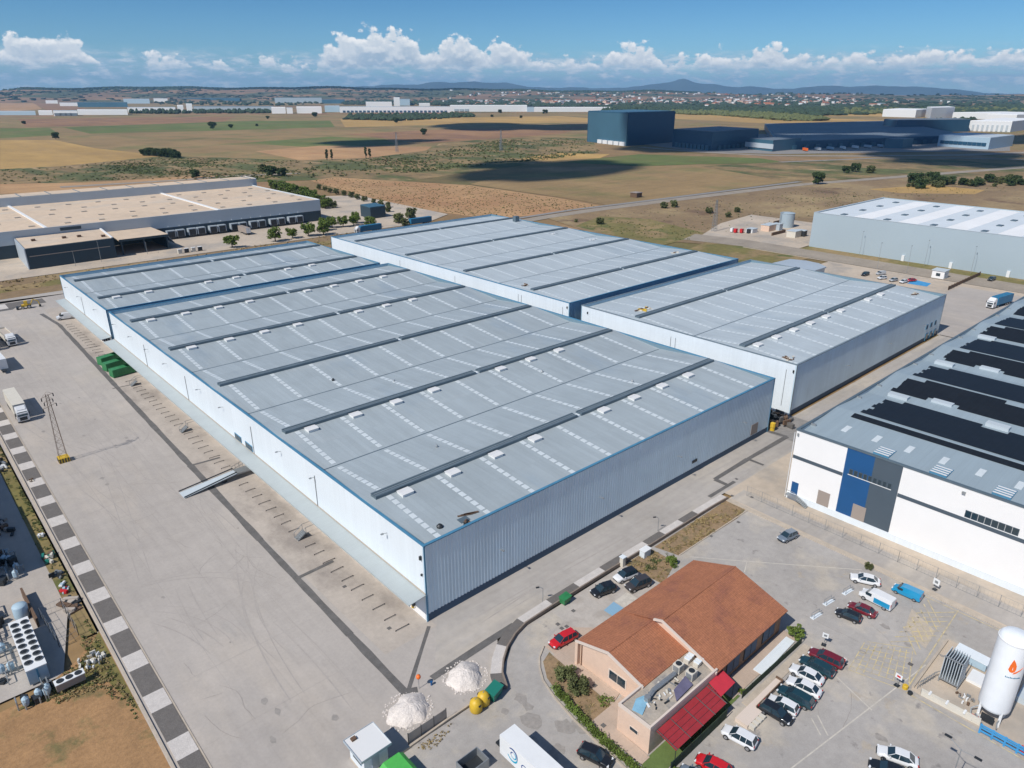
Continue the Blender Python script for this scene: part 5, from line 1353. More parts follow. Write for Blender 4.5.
# beached steel ramp
r = root('loading_ramp', (-8, 60.2, 0), 'long mobile steel loading ramp lying between the yard and the loading canopy', 'ramp')
b = MB()
b.add([(-14.2, 59.1, .05), (-14.2, 62.0, .05), (-3.6, 61.6, 1.25), (-3.6, 59.6, 1.25), (-14.2, 59.1, .0), (-14.2, 62.0, .0), (-3.6, 61.6, 1.1), (-3.6, 59.6, 1.1)],
      [(0, 3, 2, 1), (4, 5, 6, 7), (0, 1, 5, 4), (1, 2, 6, 5), (2, 3, 7, 6), (3, 0, 4, 7)]).build('deck', M['fgrey'], r)
for y0_, y1_ in ((59.05, 59.55), (62.05, 61.65)):
    MB().path([(-14.2, y0_, .3), (-3.6, y1_, 1.6)], .13, 5).build('side_rail', M['dark'], r)
MB().box(-6.4, 59.9, 0, -5.6, 61.3, .85).build('support', M['dark'], r)
MB().box(-3.6, 59.5, 1.0, -.5, 61.7, 1.28).build('landing', M['grey'], r)
b = MB()
for z in (.9, 1.6): b.path([(-3.6, 62.4, z), (-.8, 63.6, z)], .05, 4)
for t in range(4): b.tube((-3.6 + .93 * t, 62.4 + .4 * t, 0), (-3.6 + .93 * t, 62.4 + .4 * t, 1.65), .05, n=4)
tag(b.build('handrail', M['grey']), 'grey steel handrail next to the mobile ramp by the canopy', 'handrail')
for i, (y, lab) in enumerate(((31.5, 'grey dock stair with railing below the canopy nearest the foreground corner'), (88.5, 'grey dock stair with railing below the middle of the canopy'), (126, 'grey dock stair with railing below the canopy near the green containers'))):
    r = root('dock_stair', (-3.3, y, 0), lab, 'stair', 'steel stairs below the loading canopy')
    b = MB()
    for k in range(6): b.box(-4.6 + k * .27, y, .18 * k, -4.33 + k * .27, y + 1.4, .18 * (k + 1))
    b.build('steps', M['grey'], r)
    b = MB()
    for s_ in (0, 1.4): b.path([(-4.6, y + s_, 1.0), (-3.0, y + s_, 2.1), (-1, y + s_, 2.1)], .045, 4).tube((-4.6, y + s_, 0), (-4.6, y + s_, 1), .045).tube((-3.0, y + s_, .9), (-3.0, y + s_, 2.1), .045)
    b.build('railing', M['grey'], r)

def skip_box(x, y, deg, label, L_=6.2, w=2.4, h=2.3, m='green'):
    r = local_thing('roll_off_container', (x, y, 0), radians(deg), label, 'container', 'green waste containers by the loading canopy')
    MB().box(-L_ / 2, -w / 2, .15, L_ / 2, w / 2, .3).build('floor', M[m], r, local=True)
    MB().box(-L_ / 2, -w / 2, .3, L_ / 2, -w / 2 + .08, h).box(-L_ / 2, w / 2 - .08, .3, L_ / 2, w / 2, h).box(-L_ / 2, -w / 2 + .08, .3, -L_ / 2 + .08, w / 2 - .08, h).box(L_ / 2 - .08, -w / 2 + .08, .3, L_ / 2, w / 2 - .08, h).build('side', M[m], r, local=True)
    b = MB()
    for k in range(9):
        xx = -L_ / 2 + .2 + k * (L_ - .4) / 8
        b.box(xx - .05, -w / 2 - .08, .2, xx + .05, -w / 2 - .003, h).box(xx - .05, w / 2 + .003, .2, xx + .05, w / 2 + .08, h)
    b.build('ribs', M[m], r, local=True)
    MB().slab([(-L_ / 2 + .05, -w / 2 + .05, h - .05), (L_ * .15, -w / 2 + .05, h - .05), (L_ * .15, w / 2 - .05, h - .05), (-L_ / 2 + .05, w / 2 - .05, h - .05)], .06).build('lid', M[m], r, local=True)
    MB().box(-L_ / 2 + .4, -.5, 0, L_ / 2 - .4, .5, .14).build('skids', M['dark'], r, local=True)
skip_box(-3.4, 149.8, 16, 'green roll-off container farthest along the canopy of the three')
skip_box(-3.6, 143.8, 14, 'green roll-off container in the middle of the three by the canopy')
skip_box(-3.5, 137.2, 10, 'green roll-off container nearest the viewer of the three by the canopy')
r = local_thing('excavator', (-10.0, 230.6, 0), radians(172), 'yellow backhoe loader working on dark ground at the top left of the yard', 'excavator')
MB().box(-1.4, -.7, .8, 1.3, .7, 1.5).build('chassis', M['yellow'], r, local=True)
c_ = MB().box(-.6, -.6, 1.5, .5, .6, 2.7).build('cab', M['yellow'], r, local=True)
MB().box(-.64, -.5, 1.8, -.603, .5, 2.6).box(.503, -.5, 1.8, .54, .5, 2.6).build('window', M['glass'], c_, local=True)
MB().path([(-1.4, 0, 1.2), (-2.4, 0, 3.0), (-3.9, 0, 2.2), (-4.2, 0, .7)], .14, 5).build('digger_arm', M['yellow'], r, local=True)
MB().box(-4.6, -.4, .1, -3.9, .4, .8).build('bucket', M['dark'], r, local=True)
MB().path([(1.2, 0, 1.2), (2.4, 0, .7)], .16, 5).box(2.3, -1.1, .1, 3.0, 1.1, .9).build('front_shovel', M['dark'], r, local=True)
for x, rr_ in ((1.0, .5), (-.9, .7)):
    for s_ in (-1, 1): wheel(r, x, s_ * .8, rr_, .35)

# gravel piles
def gravel_pile(name, cx, cy, rx, ry, h, label, seed, m='pile'):
    rr = random.Random(seed); n = 40; v = [(cx, cy, h)]; rings = 12
    ph = [rr.uniform(0, 6.28) for _ in range(6)]
    v = []
    for k in range(rings + 1):
        t = k / rings
        for i in range(n):
            a = 2 * pi * i / n
            q = 1 + .10 * sin(2 * a + ph[0]) + .07 * sin(3 * a + ph[1]) + .05 * sin(7 * a + ph[2]) + .02 * rr.uniform(-1, 1)
            z = h * (1 - t ** 1.9) * (1 - .12 * (sin(3 * a + ph[3]) * t)) + rr.uniform(-.03, .03) * (1 if 0 < t < 1 else 0)
            if t == 1: z = -.02
            v.append((cx + rx * q * t * cos(a), cy + ry * q * t * sin(a), max(z, -.02) if t < 1 else -.02))
    f = [(k * n + i, k * n + (i + 1) % n, (k + 1) * n + (i + 1) % n, (k + 1) * n + i)[::-1] for k in range(rings) for i in range(n)]
    b = MB().add(v, f)
    for i in range(120):
        a = rr.uniform(0, 2 * pi); t = rr.uniform(.9, 1.22); s = rr.uniform(.04, .12)
        z = 0.0
        b.obox(cx + rx * t * cos(a), cy + ry * t * sin(a), z - .02, s * 2, s * 1.6, s, a * 3)
    return tag(b.build(name, M[m]), label, 'gravel pile')
gravel_pile('gravel_pile', -11.3, -11.7, 2.7, 2.6, 1.15, 'pale gravel pile nearer the blue guard hut', 1)
gravel_pile('gravel_pile', -2.6, -12.0, 2.6, 2.4, 1.25, 'pale gravel pile next to the yellow recycling bins', 2)

# recycling igloos
def igloo(x, y, deg, m, label):
    r = local_thing('recycling_bin', (x, y, 0), radians(deg), label, 'recycling bin')
    MB().lathe([(.72, 0), (.82, .2), (.84, 1.0), (.74, 1.45), (.42, 1.75), (.12, 1.85)], 12).build('shell', M[m], r, smooth=True, local=True)
    MB().obox(.0, -.78, 1.15, .34, .14, .22).obox(0, .78, 1.15, .34, .14, .22).build('opening', M['dark'], r, local=True)
    MB().tube((-.15, 0, 1.82), (.15, 0, 1.82), .06).build('lifting_ring', M['grey'], r, local=True)
igloo(-5.0, -17.3, 0, 'yellow', 'yellow rounded recycling bin left of the other yellow one')
igloo(-3.6, -17.1, 20, 'yellow', 'yellow rounded recycling bin between the yellow one and the green one')
def dumpster(x, y, deg, m, label, s=1.0):
    r = local_thing('dumpster', (x, y, 0), radians(deg), label, 'dumpster')
    MB().add([(-.8 * s, -.5 * s, .2), (.8 * s, -.5 * s, .2), (.8 * s, .5 * s, .2), (-.8 * s, .5 * s, .2), (-.95 * s, -.62 * s, 1.25 * s), (.95 * s, -.62 * s, 1.25 * s), (.95 * s, .62 * s, 1.25 * s), (-.95 * s, .62 * s, 1.25 * s)],
             [(0, 3, 2, 1), (0, 1, 5, 4), (1, 2, 6, 5), (2, 3, 7, 6), (3, 0, 4, 7), (4, 5, 6, 7)]).build('tub', M[m], r, local=True)
    MB().slab([(-1 * s, -.68 * s, 1.3 * s), (1 * s, -.68 * s, 1.3 * s), (1 * s, .68 * s, 1.48 * s), (-1 * s, .68 * s, 1.48 * s)], .07).build('lid', M[m], r, local=True)
    for q in (-.6, .6):
        for p in (-.4, .4): MB().tube((q * s, p * s - .04, .1), (q * s, p * s + .04, .1), .1, n=8).build('wheel', M['rubber'], r, local=True)
dumpster(-1.9, -17.2, 15, 'tealbin', 'dark green recycling container right of the two yellow bins', 1.1)
dumpster(18.0, -10.5, 5, 'green', 'dark green dumpster standing by the low wall on the restaurant forecourt', .9)
# orange marker
r = root('warning_marker', (-8.25, -9.6, 0), 'orange round marker on a thin pole between the two gravel piles', 'marker')
MB().tube((-8.25, -9.6, 0), (-8.25, -9.6, 1.7), .04).build('pole', M['grey'], r)
MB().lathe([(.05, 1.6), (.27, 1.75), (.33, 1.95), (.27, 2.15), (.05, 2.28)], 12, (-8.25, -9.6)).build('ball', M['orangep'], r, smooth=True)
b = MB().tube((-6.7, -10.2, 0), (-6.7, -10.2, .5), .14, n=8).tube((-6.7, -10.2, .5), (-6.7, -10.2, .56), .2, n=8)
tag(b.build('post', M['eblue']), 'small dark blue post at the end of the dark strip between the gravel piles', 'post')

# guard hut
r = root('guard_hut', (-18.8, -14.6, 0), 'pale blue guard hut with flat white roof at the bottom edge of the yard', 'hut')
MB().box(-20.3, -16.2, .1, -17.2, -13.0, 2.65).build('wall', M['wpanel'], r)
MB().box(-20.75, -16.55, 2.65, -16.85, -12.65, 2.80).build('roof', M['hatch'], r)
MB().box(-20.8, -16.6, 2.55, -20.752, -12.6, 2.9).box(-16.848, -16.6, 2.55, -16.8, -12.6, 2.9).box(-20.75, -16.6, 2.55, -16.85, -16.553, 2.9).box(-20.75, -12.648, 2.55, -16.85, -12.6, 2.9).build('fascia', M['gpanel'], r)
w = MB().box(-20.36, -15.6, 1.1, -20.303, -13.8, 2.1).build('window', M['blue'], r)
MB().box(-20.39, -15.5, 1.2, -20.363, -13.9, 2.0).build('pane', M['glass'], w)
MB().box(-19.3, -16.26, .15, -18.4, -16.203, 2.2).build('door', M['gpanel'], r)
MB().box(-18.0, -14.2, 2.8, -17.4, -13.4, 2.92).build('rust_patch_box', M['rust'], r) if False else None
MB().box(-20.1, -13.5, 2.8, -19.5, -13.0, 3.05).build('roof_unit', M['rust'], r)
MB().box(-20.4, -16.3, 0, -17.1, -12.9, .1).build('base', M['kerb'], r)
r = root('light_green_container', (-17.6, -19.6, 0), 'bright green container with domed cover beside the guard hut', 'container')
MB().box(-19.2, -22.2, .2, -16.1, -17.7, 1.7).build('body', M['lgreen'], r)
MB().add([(-19.25, -22.2, 1.7), (-16.05, -22.2, 1.7), (-16.05, -17.65, 1.7), (-19.25, -17.65, 1.7), (-18.7, -22.2, 2.15), (-16.6, -22.2, 2.15), (-16.6, -17.65, 2.15), (-18.7, -17.65, 2.15)],
         [(0, 3, 2, 1), (4, 5, 6, 7), (0, 1, 5, 4), (1, 2, 6, 5), (2, 3, 7, 6), (3, 0, 4, 7)]).build('cover', M['lgreen'], r)
for k in range(5): MB().box(-19.26, -22 + k * .9, .25, -19.203, -21.9 + k * .9, 1.65).build('rib', M['yellow'], r)
r = root('skip', (-11.4, -21.4, 0), 'dark open skip at the bottom edge between the green container and the trailer', 'skip')
MB().box(-12.2, -24.7, 0, -12.1, -22.5, 1.4).box(-9.2, -24.7, 0, -9.1, -22.5, 1.4).box(-12.1, -24.7, 0, -9.2, -24.6, 1.4).box(-12.1, -22.6, 0, -9.2, -22.5, 1.4).build('side', M['grey'], r)
MB().box(-12.1, -24.6, 0, -9.2, -22.6, .2).build('floor', M['dark'], r)

# street lamps
def lamp(x, y, h, label, arms=((1.4, 0),), group=None, th=.07):
    r = local_thing('street_lamp', (x, y, 0), 0, label, 'lamp post', group)
    MB().tube((0, 0, 0), (0, 0, h), th, th * .6, 8).build('pole', M['grey'], r, local=True)
    for ax, ay in arms:
        MB().tube((0, 0, h - .1), (ax, ay, h + .25), th * .5, n=5).build('arm', M['grey'], r, local=True)
        MB().obox(ax * 1.15, ay * 1.15, h + .18, .7 if abs(ax) > abs(ay) else .28, .28 if abs(ax) > abs(ay) else .7, .12).build('lamp_head', M['dark'], r, local=True)
    return r
lamp(25.2, -61.2, 7.6, 'twin armed lamp post at the bottom right of the car park', ((.5, 1.3), (-.2, -1.4)))
GR = 'lamp posts along the road before the white roofed hall'
for i, (x, y, n_) in enumerate(((280.3, 41.3, 'tall thin lamp post on the far road behind the blue bays'), (277.7, 52.6, 'thin lamp post on the far road behind the grey van'), (299, 41.1, 'lamp post standing against the pale hall behind the tall thin one'), (299, 22.5, 'lamp post against the pale hall left of the car with trailer'), (299.5, 70, 'lamp post at the left foot of the pale hall'))):
    lamp(x, y, 11, n_, ((1.2, .4),), GR)
lamp(31, 296.5, 9, 'lamp post in front of the dark navy office block near its right end', ((0, 1.2),), None, .1)
lamp(20, 294, 6.5, 'shorter lamp post in front of the dark navy office block left of the taller one', ((0, 1.0),), None, .1)
lamp(52, 300, 5.5, 'lamp post beside the open loading shelter', ((0, 1.0),), None, .1)

# signs on the car park
def sign(x, y, h, w, hh, m, label, foot=True, mark=None):
    r = local_thing('sign', (x, y, 0), radians(random.uniform(-15, 15)), label, 'sign')
    MB().tube((0, 0, 0), (0, 0, h), .035, n=6).build('post', M['grey'], r, local=True)
    MB().box(-.05, -w / 2, h - hh, -.02, w / 2, h).build('board', M[m], r, local=True)
    if foot: MB().box(-.3, -.3, 0, .3, .3, .12).build('foot', M['dark'], r, local=True)
    if mark: MB().box(-.062, -w * .25, h - hh * .7, -.052, w * .25, h - hh * .3).build('mark', M[mark], r, local=True)
sign(38.4, -41.0, 2.1, .8, .8, 'white', 'white sign on a black footed post at the head of the parked row', mark='grey')
sign(36.9, -44.6, 1.1, .4, .4, 'white', 'small white and red sign beside the dark red estate', mark='red')
sign(38.3, -50.9, 1.9, .9, .7, 'white', 'white and red sign on the corner of the gas compound', mark='red')
sign(62.9, -46.8, 2.0, 1.0, 1.1, 'white', 'white square sign by the kerb near the bright blue van', mark='grey')
for x, y, lab in ((43.4, -37.4, 'small pale metal barrier in the lot, nearest the restaurant'), (47.7, -37.2, 'small pale metal barrier in the lot, middle of three'), (52.3, -38.0, 'small pale metal barrier in the lot, beside the white saloon')):
    r = local_thing('cycle_rack', (x, y, 0), radians(-8), lab, 'barrier', 'pale metal barriers in the car park')
    MB().path([(-.9, -.2, 0), (-.9, -.2, .8), (.9, -.2, .8), (.9, -.2, 0)], .04, 5).path([(-.9, .2, 0), (-.9, .2, .8), (.9, .2, .8), (.9, .2, 0)], .04, 5).build('hoops', M['grey'], r, local=True)
    MB().box(-1.1, -.32, 0, 1.1, .32, .09).build('base', M['wpanel'], r, local=True)
r = root('concrete_blocks', (38.1, -48.5, 0), 'small yellow and dark drum by the corner of the gas compound', 'drum')
MB().lathe([(.35, 0), (.35, .5), (.3, .55)], 10, (38.6, -51.8)).build('drum', M['yellow'], r)
MB().lathe([(.3, 0), (.3, .35)], 10, (38.1, -52.6)).build('lid', M['dark'], r)

# ------------------------------------------------------------------ gas compound
TX, TY, TR = 41.7, -60.7, 1.72
r = root('gas_tank', (TX, TY, 0), 'tall white cylindrical gas tank with orange flame emblem at the right edge', 'tank')
prof = [(TR * .35, 1.5), (TR * .75, 1.62), (TR * .97, 1.95), (TR, 2.3), (TR, 12.1), (TR * .97, 12.5), (TR * .8, 12.85), (TR * .5, 13.05), (.1, 13.12)]
MB().lathe(prof, 40, (TX, TY)).build('shell', M['tanktop'], r, smooth=True)
MB().lathe([(TR * .98, 12.12), (TR + .05, 12.14), (TR + .05, 12.26), (TR * .98, 12.28)], 40, (TX, TY)).build('rim', M['white'], r)
for a in (45, 135, 225, 315):
    x, y = TX + (TR - .15) * cos(radians(a)), TY + (TR - .15) * sin(radians(a))
    MB().box(x - .14, y - .14, 0, x + .14, y + .14, 2.3).build('leg', M['white'], r)
def on_tank(pts, m, nm, off=.012):
    v, f = [], []
    n = len(pts)
    for o_ in (off, off + .02):
        for u, z in pts: a = radians(212) + u / TR; v.append((TX + (TR + o_) * cos(a), TY + (TR + o_) * sin(a), z))
    f = [tuple(range(n)), tuple(range(2 * n - 1, n - 1, -1))] + [(i, n + i, n + (i + 1) % n, (i + 1) % n) for i in range(n)]
    MB().add(v, f).build(nm, m, r)
# u runs along the surface, positive to the right of the emblem
fl = [(-.55, 8.9), (-.48, 9.5), (-.35, 10.15), (-.28, 10.45), (-.05, 10.1), (.16, 9.6), (.2, 9.1), (.12, 8.75), (-.1, 8.55), (-.35, 8.6)]
on_tank(fl, M['orangep'], 'emblem')
on_tank([(.0, 8.36), (.3, 8.5), (.7, 8.9), (1.05, 9.35), (.62, 9.0), (.25, 8.72), (.08, 8.62)], M['orangep'], 'emblem')
for i in range(11): on_tank([(-.62 + i * .155, 7.72), (-.62 + i * .155, 7.86 + .05 * (i % 3 == 0)), (-.52 + i * .155, 7.86 + .05 * (i % 3 == 0)), (-.52 + i * .155, 7.72)], M['blue'], 'lettering')
MB().path([(TX - .9, TY + 1.2, 1.6), (TX - 1.3, TY + 1.9, .9), (TX - 1.9, TY + 1.7, .5), (TX - 2.4, TY + .3, .5)], .08, 6).path([(TX - .3, TY - 1.3, 1.5), (TX - 1.6, TY - 1.0, .9), (TX - 2.4, TY - 1.2, .7)], .07, 6).build('pipework', M['grey'], r)
MB().box(TX - 1.9, TY - .7, .5, TX - 1.72, TY + .7, 1.5).build('control_panel', M['dark'], r)
b = MB()
for z in [k * .3 for k in range(6, 42)]: b.tube((TX + 1.2, TY - TR + .38, z), (TX + 1.55, TY - TR + .78, z), .02, n=3)
b.tube((TX + 1.2, TY - TR + .38, 1.5), (TX + 1.2, TY - TR + .38, 13), .03, n=4).tube((TX + 1.55, TY - TR + .78, 1.5), (TX + 1.55, TY - TR + .78, 13), .03, n=4)
b.build('ladder', M['dark'], r)
r = root('warning_lamp', (52, -58.5, 0), 'red round sign on a post behind the white gas tank', 'sign')
MB().tube((52, -58.5, 0), (52, -58.5, 2.6), .05).build('post', M['grey'], r)
MB().tube((51.9, -58.5, 2.5), (51.78, -58.5, 2.5), .55, n=16).build('disc', M['red'], r)
r = root('vaporiser', (44.2, -55.2, 0), 'tall finned grey vaporiser beside the white gas tank', 'vaporiser')
for i in range(8): MB().box(43.2, -56.35 + i * .3, .7, 45.9, -56.27 + i * .3, 4.1).build('fin', M['fgrey'], r)
MB().box(43.1, -56.5, .55, 46, -54.1, .7).box(43.1, -56.5, 4.1, 43.3, -54.1, 4.2).build('frame', M['grey'], r)
for x, y in ((43.2, -56.4), (43.2, -54.2), (45.9, -56.4), (45.9, -54.2)): MB().box(x - .07, y - .07, 0, x + .07, y + .07, .55).build('leg', M['grey'], r)
r = root('equipment_cabinet', (50, -55.5, 0), 'long pale blue equipment cabinet lying behind the finned vaporiser', 'cabinet')
MB().box(49.2, -57.8, .2, 50.9, -54.0, 1.3).build('casing', M['farsky'], r)
MB().slab([(49.1, -57.9, 1.36), (51.0, -57.9, 1.36), (51.0, -53.9, 1.5), (49.1, -53.9, 1.5)], .08).build('lid', M['wpanel'], r)
MB().box(45.9, -59.2, 0, 48.4, -56.6, .45).build('plinth_slab', M['white'], label='white concrete slab between the vaporiser and the gas tank', cat='slab')
MB().box(46.8, -66, 0, 50.5, -62.0, .9).build('tank_base_cover', M['fgrey'], label='pale grey low box right of the white gas tank', cat='box')
r = root('perimeter_wall', (39.2, -58, 0), 'low white wall and barrier along the edge of the gas compound', 'wall')
MB().prism([(38.9, -53.6), (39.4, -53.4), (39.6, -60.2), (39.1, -60.3)], 0, .75).build('wall', M['offwhite'], r)
MB().prism([(39.4, -52.6), (52, -52.4), (52, -52.1), (39.4, -52.3)], 0, .35).build('wall', M['kerb'], r)
for i, y in enumerate((-54.5, -56.5, -58.5)): MB().box(38.8, y - .12, .75, 39.5, y + .12, .95).build('cap', M['white'], r)
b = MB()
for i in range(7): b.path([(39.6 + i * .55, -52.9 - i * .12, 0), (39.6 + i * .55, -52.9 - i * .12, 1.2), (40.4 + i * .55, -53.3 - i * .12, 1.2)], .04, 4)
tag(b.build('pipe_rack', M['grey']), 'rack of thin grey pipes at the near left corner of the gas compound', 'pipe rack')
r = root('barrier', (38.4, -62.5, 0), 'bright blue steel barrier in front of the white gas tank', 'barrier')
for y in (-60.6, -61.9, -63.2, -64.5, -65.8): MB().box(37.9, y - .1, 0, 38.2, y + .1, 1.3).build('post', M['bluebay'], r)
for z in (.35, .85, 1.2): MB().box(37.85, -65.9, z, 37.95, -60.5, z + .22).build('rail', M['bluebay'], r)
MB().box(38.1, -65.6, .2, 38.5, -64.7, 1.1).build('valve_box', M['red'], r)
heap('valve_group', 'red and white valve gear on the ground by the low white wall', 'valves', 39.9, -59.5, .03, ('red', 'white', 'grey'), 4, (.7, .6), 31, (.15, .6), .6)
heap('valve_group', 'small grey and white fittings on the ground of the gas compound before the slab', 'fittings', 42.3, -57.6, .03, ('white', 'grey', 'rust'), 5, (1.1, 1.2), 32, (.15, .5), .5)
panel_fence('tall blue framed fence along the right edge of the gas compound', [(38.6, -66.2), (38.8, -72)], 2.0, None, 1.5, .05, post='blue')

# ------------------------------------------------------------------ factory plant on the left edge
r = root('condenser', (-44.5, 30.4, 0), 'long white condenser block with two rows of fans on the left edge', 'condenser')
MB().box(-45.7, 24.4, .3, -43.4, 36.6, 2.45).build('casing', M['farsky'], r)
MB().box(-45.75, 24.35, 2.45, -43.35, 36.65, 2.6).build('top_plate', M['white'], r)
for i in range(8):
    for x in (-45.15, -43.95):
        y = 25.9 + i * 1.36
        f_ = MB().tube((x, y, 2.6), (x, y, 2.72), .5, n=16).build('fan', M['grey'], r)
        MB().tube((x, y, 2.722), (x, y, 2.76), .44, n=16).tube((x, y, 2.76), (x, y, 2.84), .14, n=8).build('fan_blades', M['dark'], f_)
MB().box(-44.65, 24.3, .3, -44.45, 24.38, 2.4).build('pipe_duct', M['blue'], r)
r = root('air_cooler', (-41.7, 20.8, 0), 'low white air cooler with three fans standing on rusty legs at lower left', 'cooler')
MB().obox(-41.7, 20.85, .6, 3.3, 1.1, 1.0, .02).build('coil', M['shutter'], r)
MB().obox(-41.7, 20.85, 1.6, 3.45, 1.2, .1, .02).build('top_plate', M['white'], r)
for i in range(3):
    MB().tube((-42.75 + i * 1.05, 20.83 + i * .02, 1.7), (-42.75 + i * 1.05, 20.83 + i * .02, 1.8), .42, n=16).build('fan', M['dark'], r)
for x in (-43.1, -40.3):
    for y in (20.4, 21.3): MB().tube((x, y, 0), (x, y, .6), .06).build('leg', M['rust'], r)
r = root('water_tank', (-43.8, 40.6, 0), 'small pale blue cylindrical tank above the long white condenser', 'tank')
MB().lathe([(.95, .3), (.98, .5), (.98, 2.2), (.9, 2.35), (.2, 2.5)], 18, (-43.8, 40.6)).build('shell', M['farsky'], r, smooth=True)
MB().box(-44.5, 39.9, 0, -43.1, 41.3, .3).build('base', M['kerb'], r)
def pipe_rack(name, label, x, y, seed, w, l, n=10, h=2.6, cat='pipework'):
    rr = random.Random(seed); r = root(name, (x, y, 0), label, cat)
    b = MB()
    for i in range(n):
        a = (x + rr.uniform(-w, w), y + rr.uniform(-l, l)); z = rr.uniform(.4, h); q = rr.random() < .7
        c = (a[0] + (0 if q else rr.uniform(.6, w)), a[1] + (rr.uniform(1, l) if q else 0))
        b.path([(a[0], a[1], 0), (a[0], a[1], z), (c[0], c[1], z), (c[0], c[1], 0)], rr.uniform(.05, .12), 5)
    b.build('pipes', M['grey'], r)
    b = MB()
    for i in range(4): b.lathe([(.3, .2), (.42, .5), (.42, 1.3), (.1, 1.6)], 8, (x + rr.uniform(-w, w), y + rr.uniform(-l, l)))
    b.build('vessels', M['farsky'], r)
    b = MB()
    for i in range(5): b.obox(x + rr.uniform(-w, w), y + rr.uniform(-l, l), 0, rr.uniform(.4, 1.1), rr.uniform(.4, 1.2), rr.uniform(.4, 1.6), rr.uniform(0, 1))
    b.build('pump_boxes', M['dark'], r)
pipe_rack('pipework', 'tangle of grey pipes and vessels left of the long white condenser', -48.3, 32, 41, 1.8, 6, 22)
pipe_rack('pipework', 'grey pipework and vessels at the left edge above the long white condenser', -48, 42, 45, 1.6, 3, 16)
pipe_rack('pipework', 'pipes, pumps and small fans below the long white condenser', -45.8, 21.8, 42, 1.9, 1.4, 12, 1.8)
pipe_rack('pipework', 'dark machinery in the shadow of the factory at the left edge', -43.3, 55, 43, 1.5, 3.5, 14, 1.6, 'machinery')
panel_fence('dark steel frame enclosure lying open beside the long white condenser', [(-41.8, 38.8), (-41.2, 30.2), (-38.6, 31.0), (-38.9, 38.9), (-41.8, 38.8)], 1.9, None, 2.2, .05, 'frame')
b = MB().obox(-42.6, 41.5, 0, .3, 9.5, 1.6, .03)
tag(b.build('rusty_screen', M['rust']), 'narrow rusty screen wall beside the pale blue tank', 'screen')
# factory building whose shadow falls over its court, mostly outside the picture
r = root('factory', (-60, 80, 0), 'factory building off the left edge that shades the court below it', 'factory')
MB().box(-90, 52.6, 0, -48.6, 76.5, 11.2).build('wall', M['gpanel'], r)
MB().box(-90, 76.5, 0, -49.6, 150, 11.8).build('wall', M['gpanel'], r)
MB().box(-90.2, 52.4, 11.2, -48.4, 76.45, 11.35).box(-90.2, 76.4, 11.8, -49.4, 150.2, 11.95).build('roof', M['roof'], r)
heap('junk_heap', 'white plastic and pale rubble piled at the foot of the low wall', 'rubble', -38.6, 24.0, .02, ('offwhite', 'white', 'grey'), 12, (1.7, 1.6), 51, (.2, .8), .7)
heap('junk_heap', 'brown timber scrap leaning beside the low wall above the frames', 'timber scrap', -38.0, 38.2, .02, ('rust', 'dock_concrete', 'dark'), 5, (.8, 2.4), 52, (.9, 2.4), .5)
heap('junk_heap', 'red and pale blue scrap bundle beside the low wall', 'scrap', -37.6, 44.5, .02, ('red', 'farsky', 'white'), 4, (.6, 2.0), 53, (.4, 1.1), .6)
heap('junk_heap', 'dark blue drums and rags beside the low wall', 'scrap', -37.7, 49.0, .02, ('navy', 'grey', 'dark'), 6, (.8, 1.8), 54, (.4, 1.1), .7)
heap('junk_heap', 'teal crate with brown cardboard beside the low wall above the dark drums', 'crate', -37.9, 54.3, .02, ('tealbin', 'rust', 'offwhite'), 4, (.9, 1.6), 55, (.6, 1.5), .8)
heap('junk_heap', 'white bags lying in the weeds beside the low wall', 'bags', -37.4, 62.8, .02, ('white', 'grey'), 4, (.6, .9), 56, (.4, 1.0), .5)
heap('junk_heap', 'grey pipes and boxes in the weeds at the upper end of the low wall', 'scrap', -38.0, 98, .02, ('grey', 'white', 'dark'), 8, (1.0, 4), 57, (.4, 1.4), .7)
heap('debris', 'small dark bundle lying on a white square of the gravel strip', 'bundle', -34.3, 86.2, .08, ('darkred' if 'darkred' in M else 'rust', 'offwhite'), 2, (.5, .4), 58, (.3, .9), .3)

# ------------------------------------------------------------------ trees and shrubs
def leaves(b, c, rad, n, s, rr, mi=0):
    """leaf clump: n small two-triangle leaves filling an ellipsoid, denser to the outside"""
    for _ in range(n):
        while True:
            p = Vector((rr.uniform(-1, 1), rr.uniform(-1, 1), rr.uniform(-1, 1)))
            if p.length <= 1: break
        q = .55 + .45 * rr.random()
        p = p.normalized() * (p.length ** .4) * q if p.length > .01 else p
        o = Vector(c) + Vector((p.x * rad[0], p.y * rad[1], p.z * rad[2]))
        a = Vector((rr.uniform(-1, 1), rr.uniform(-1, 1), rr.uniform(-.6, .6))).normalized()
        u = (a.cross(Vector((rr.uniform(-1, 1), rr.uniform(-1, 1), rr.uniform(-1, 1))))).normalized()
        k = s * rr.uniform(.6, 1.3)
        b.add([o - a * k, o + u * k * .7, o + a * k, o - u * k * .7], [(0, 1, 2, 3)], mi)
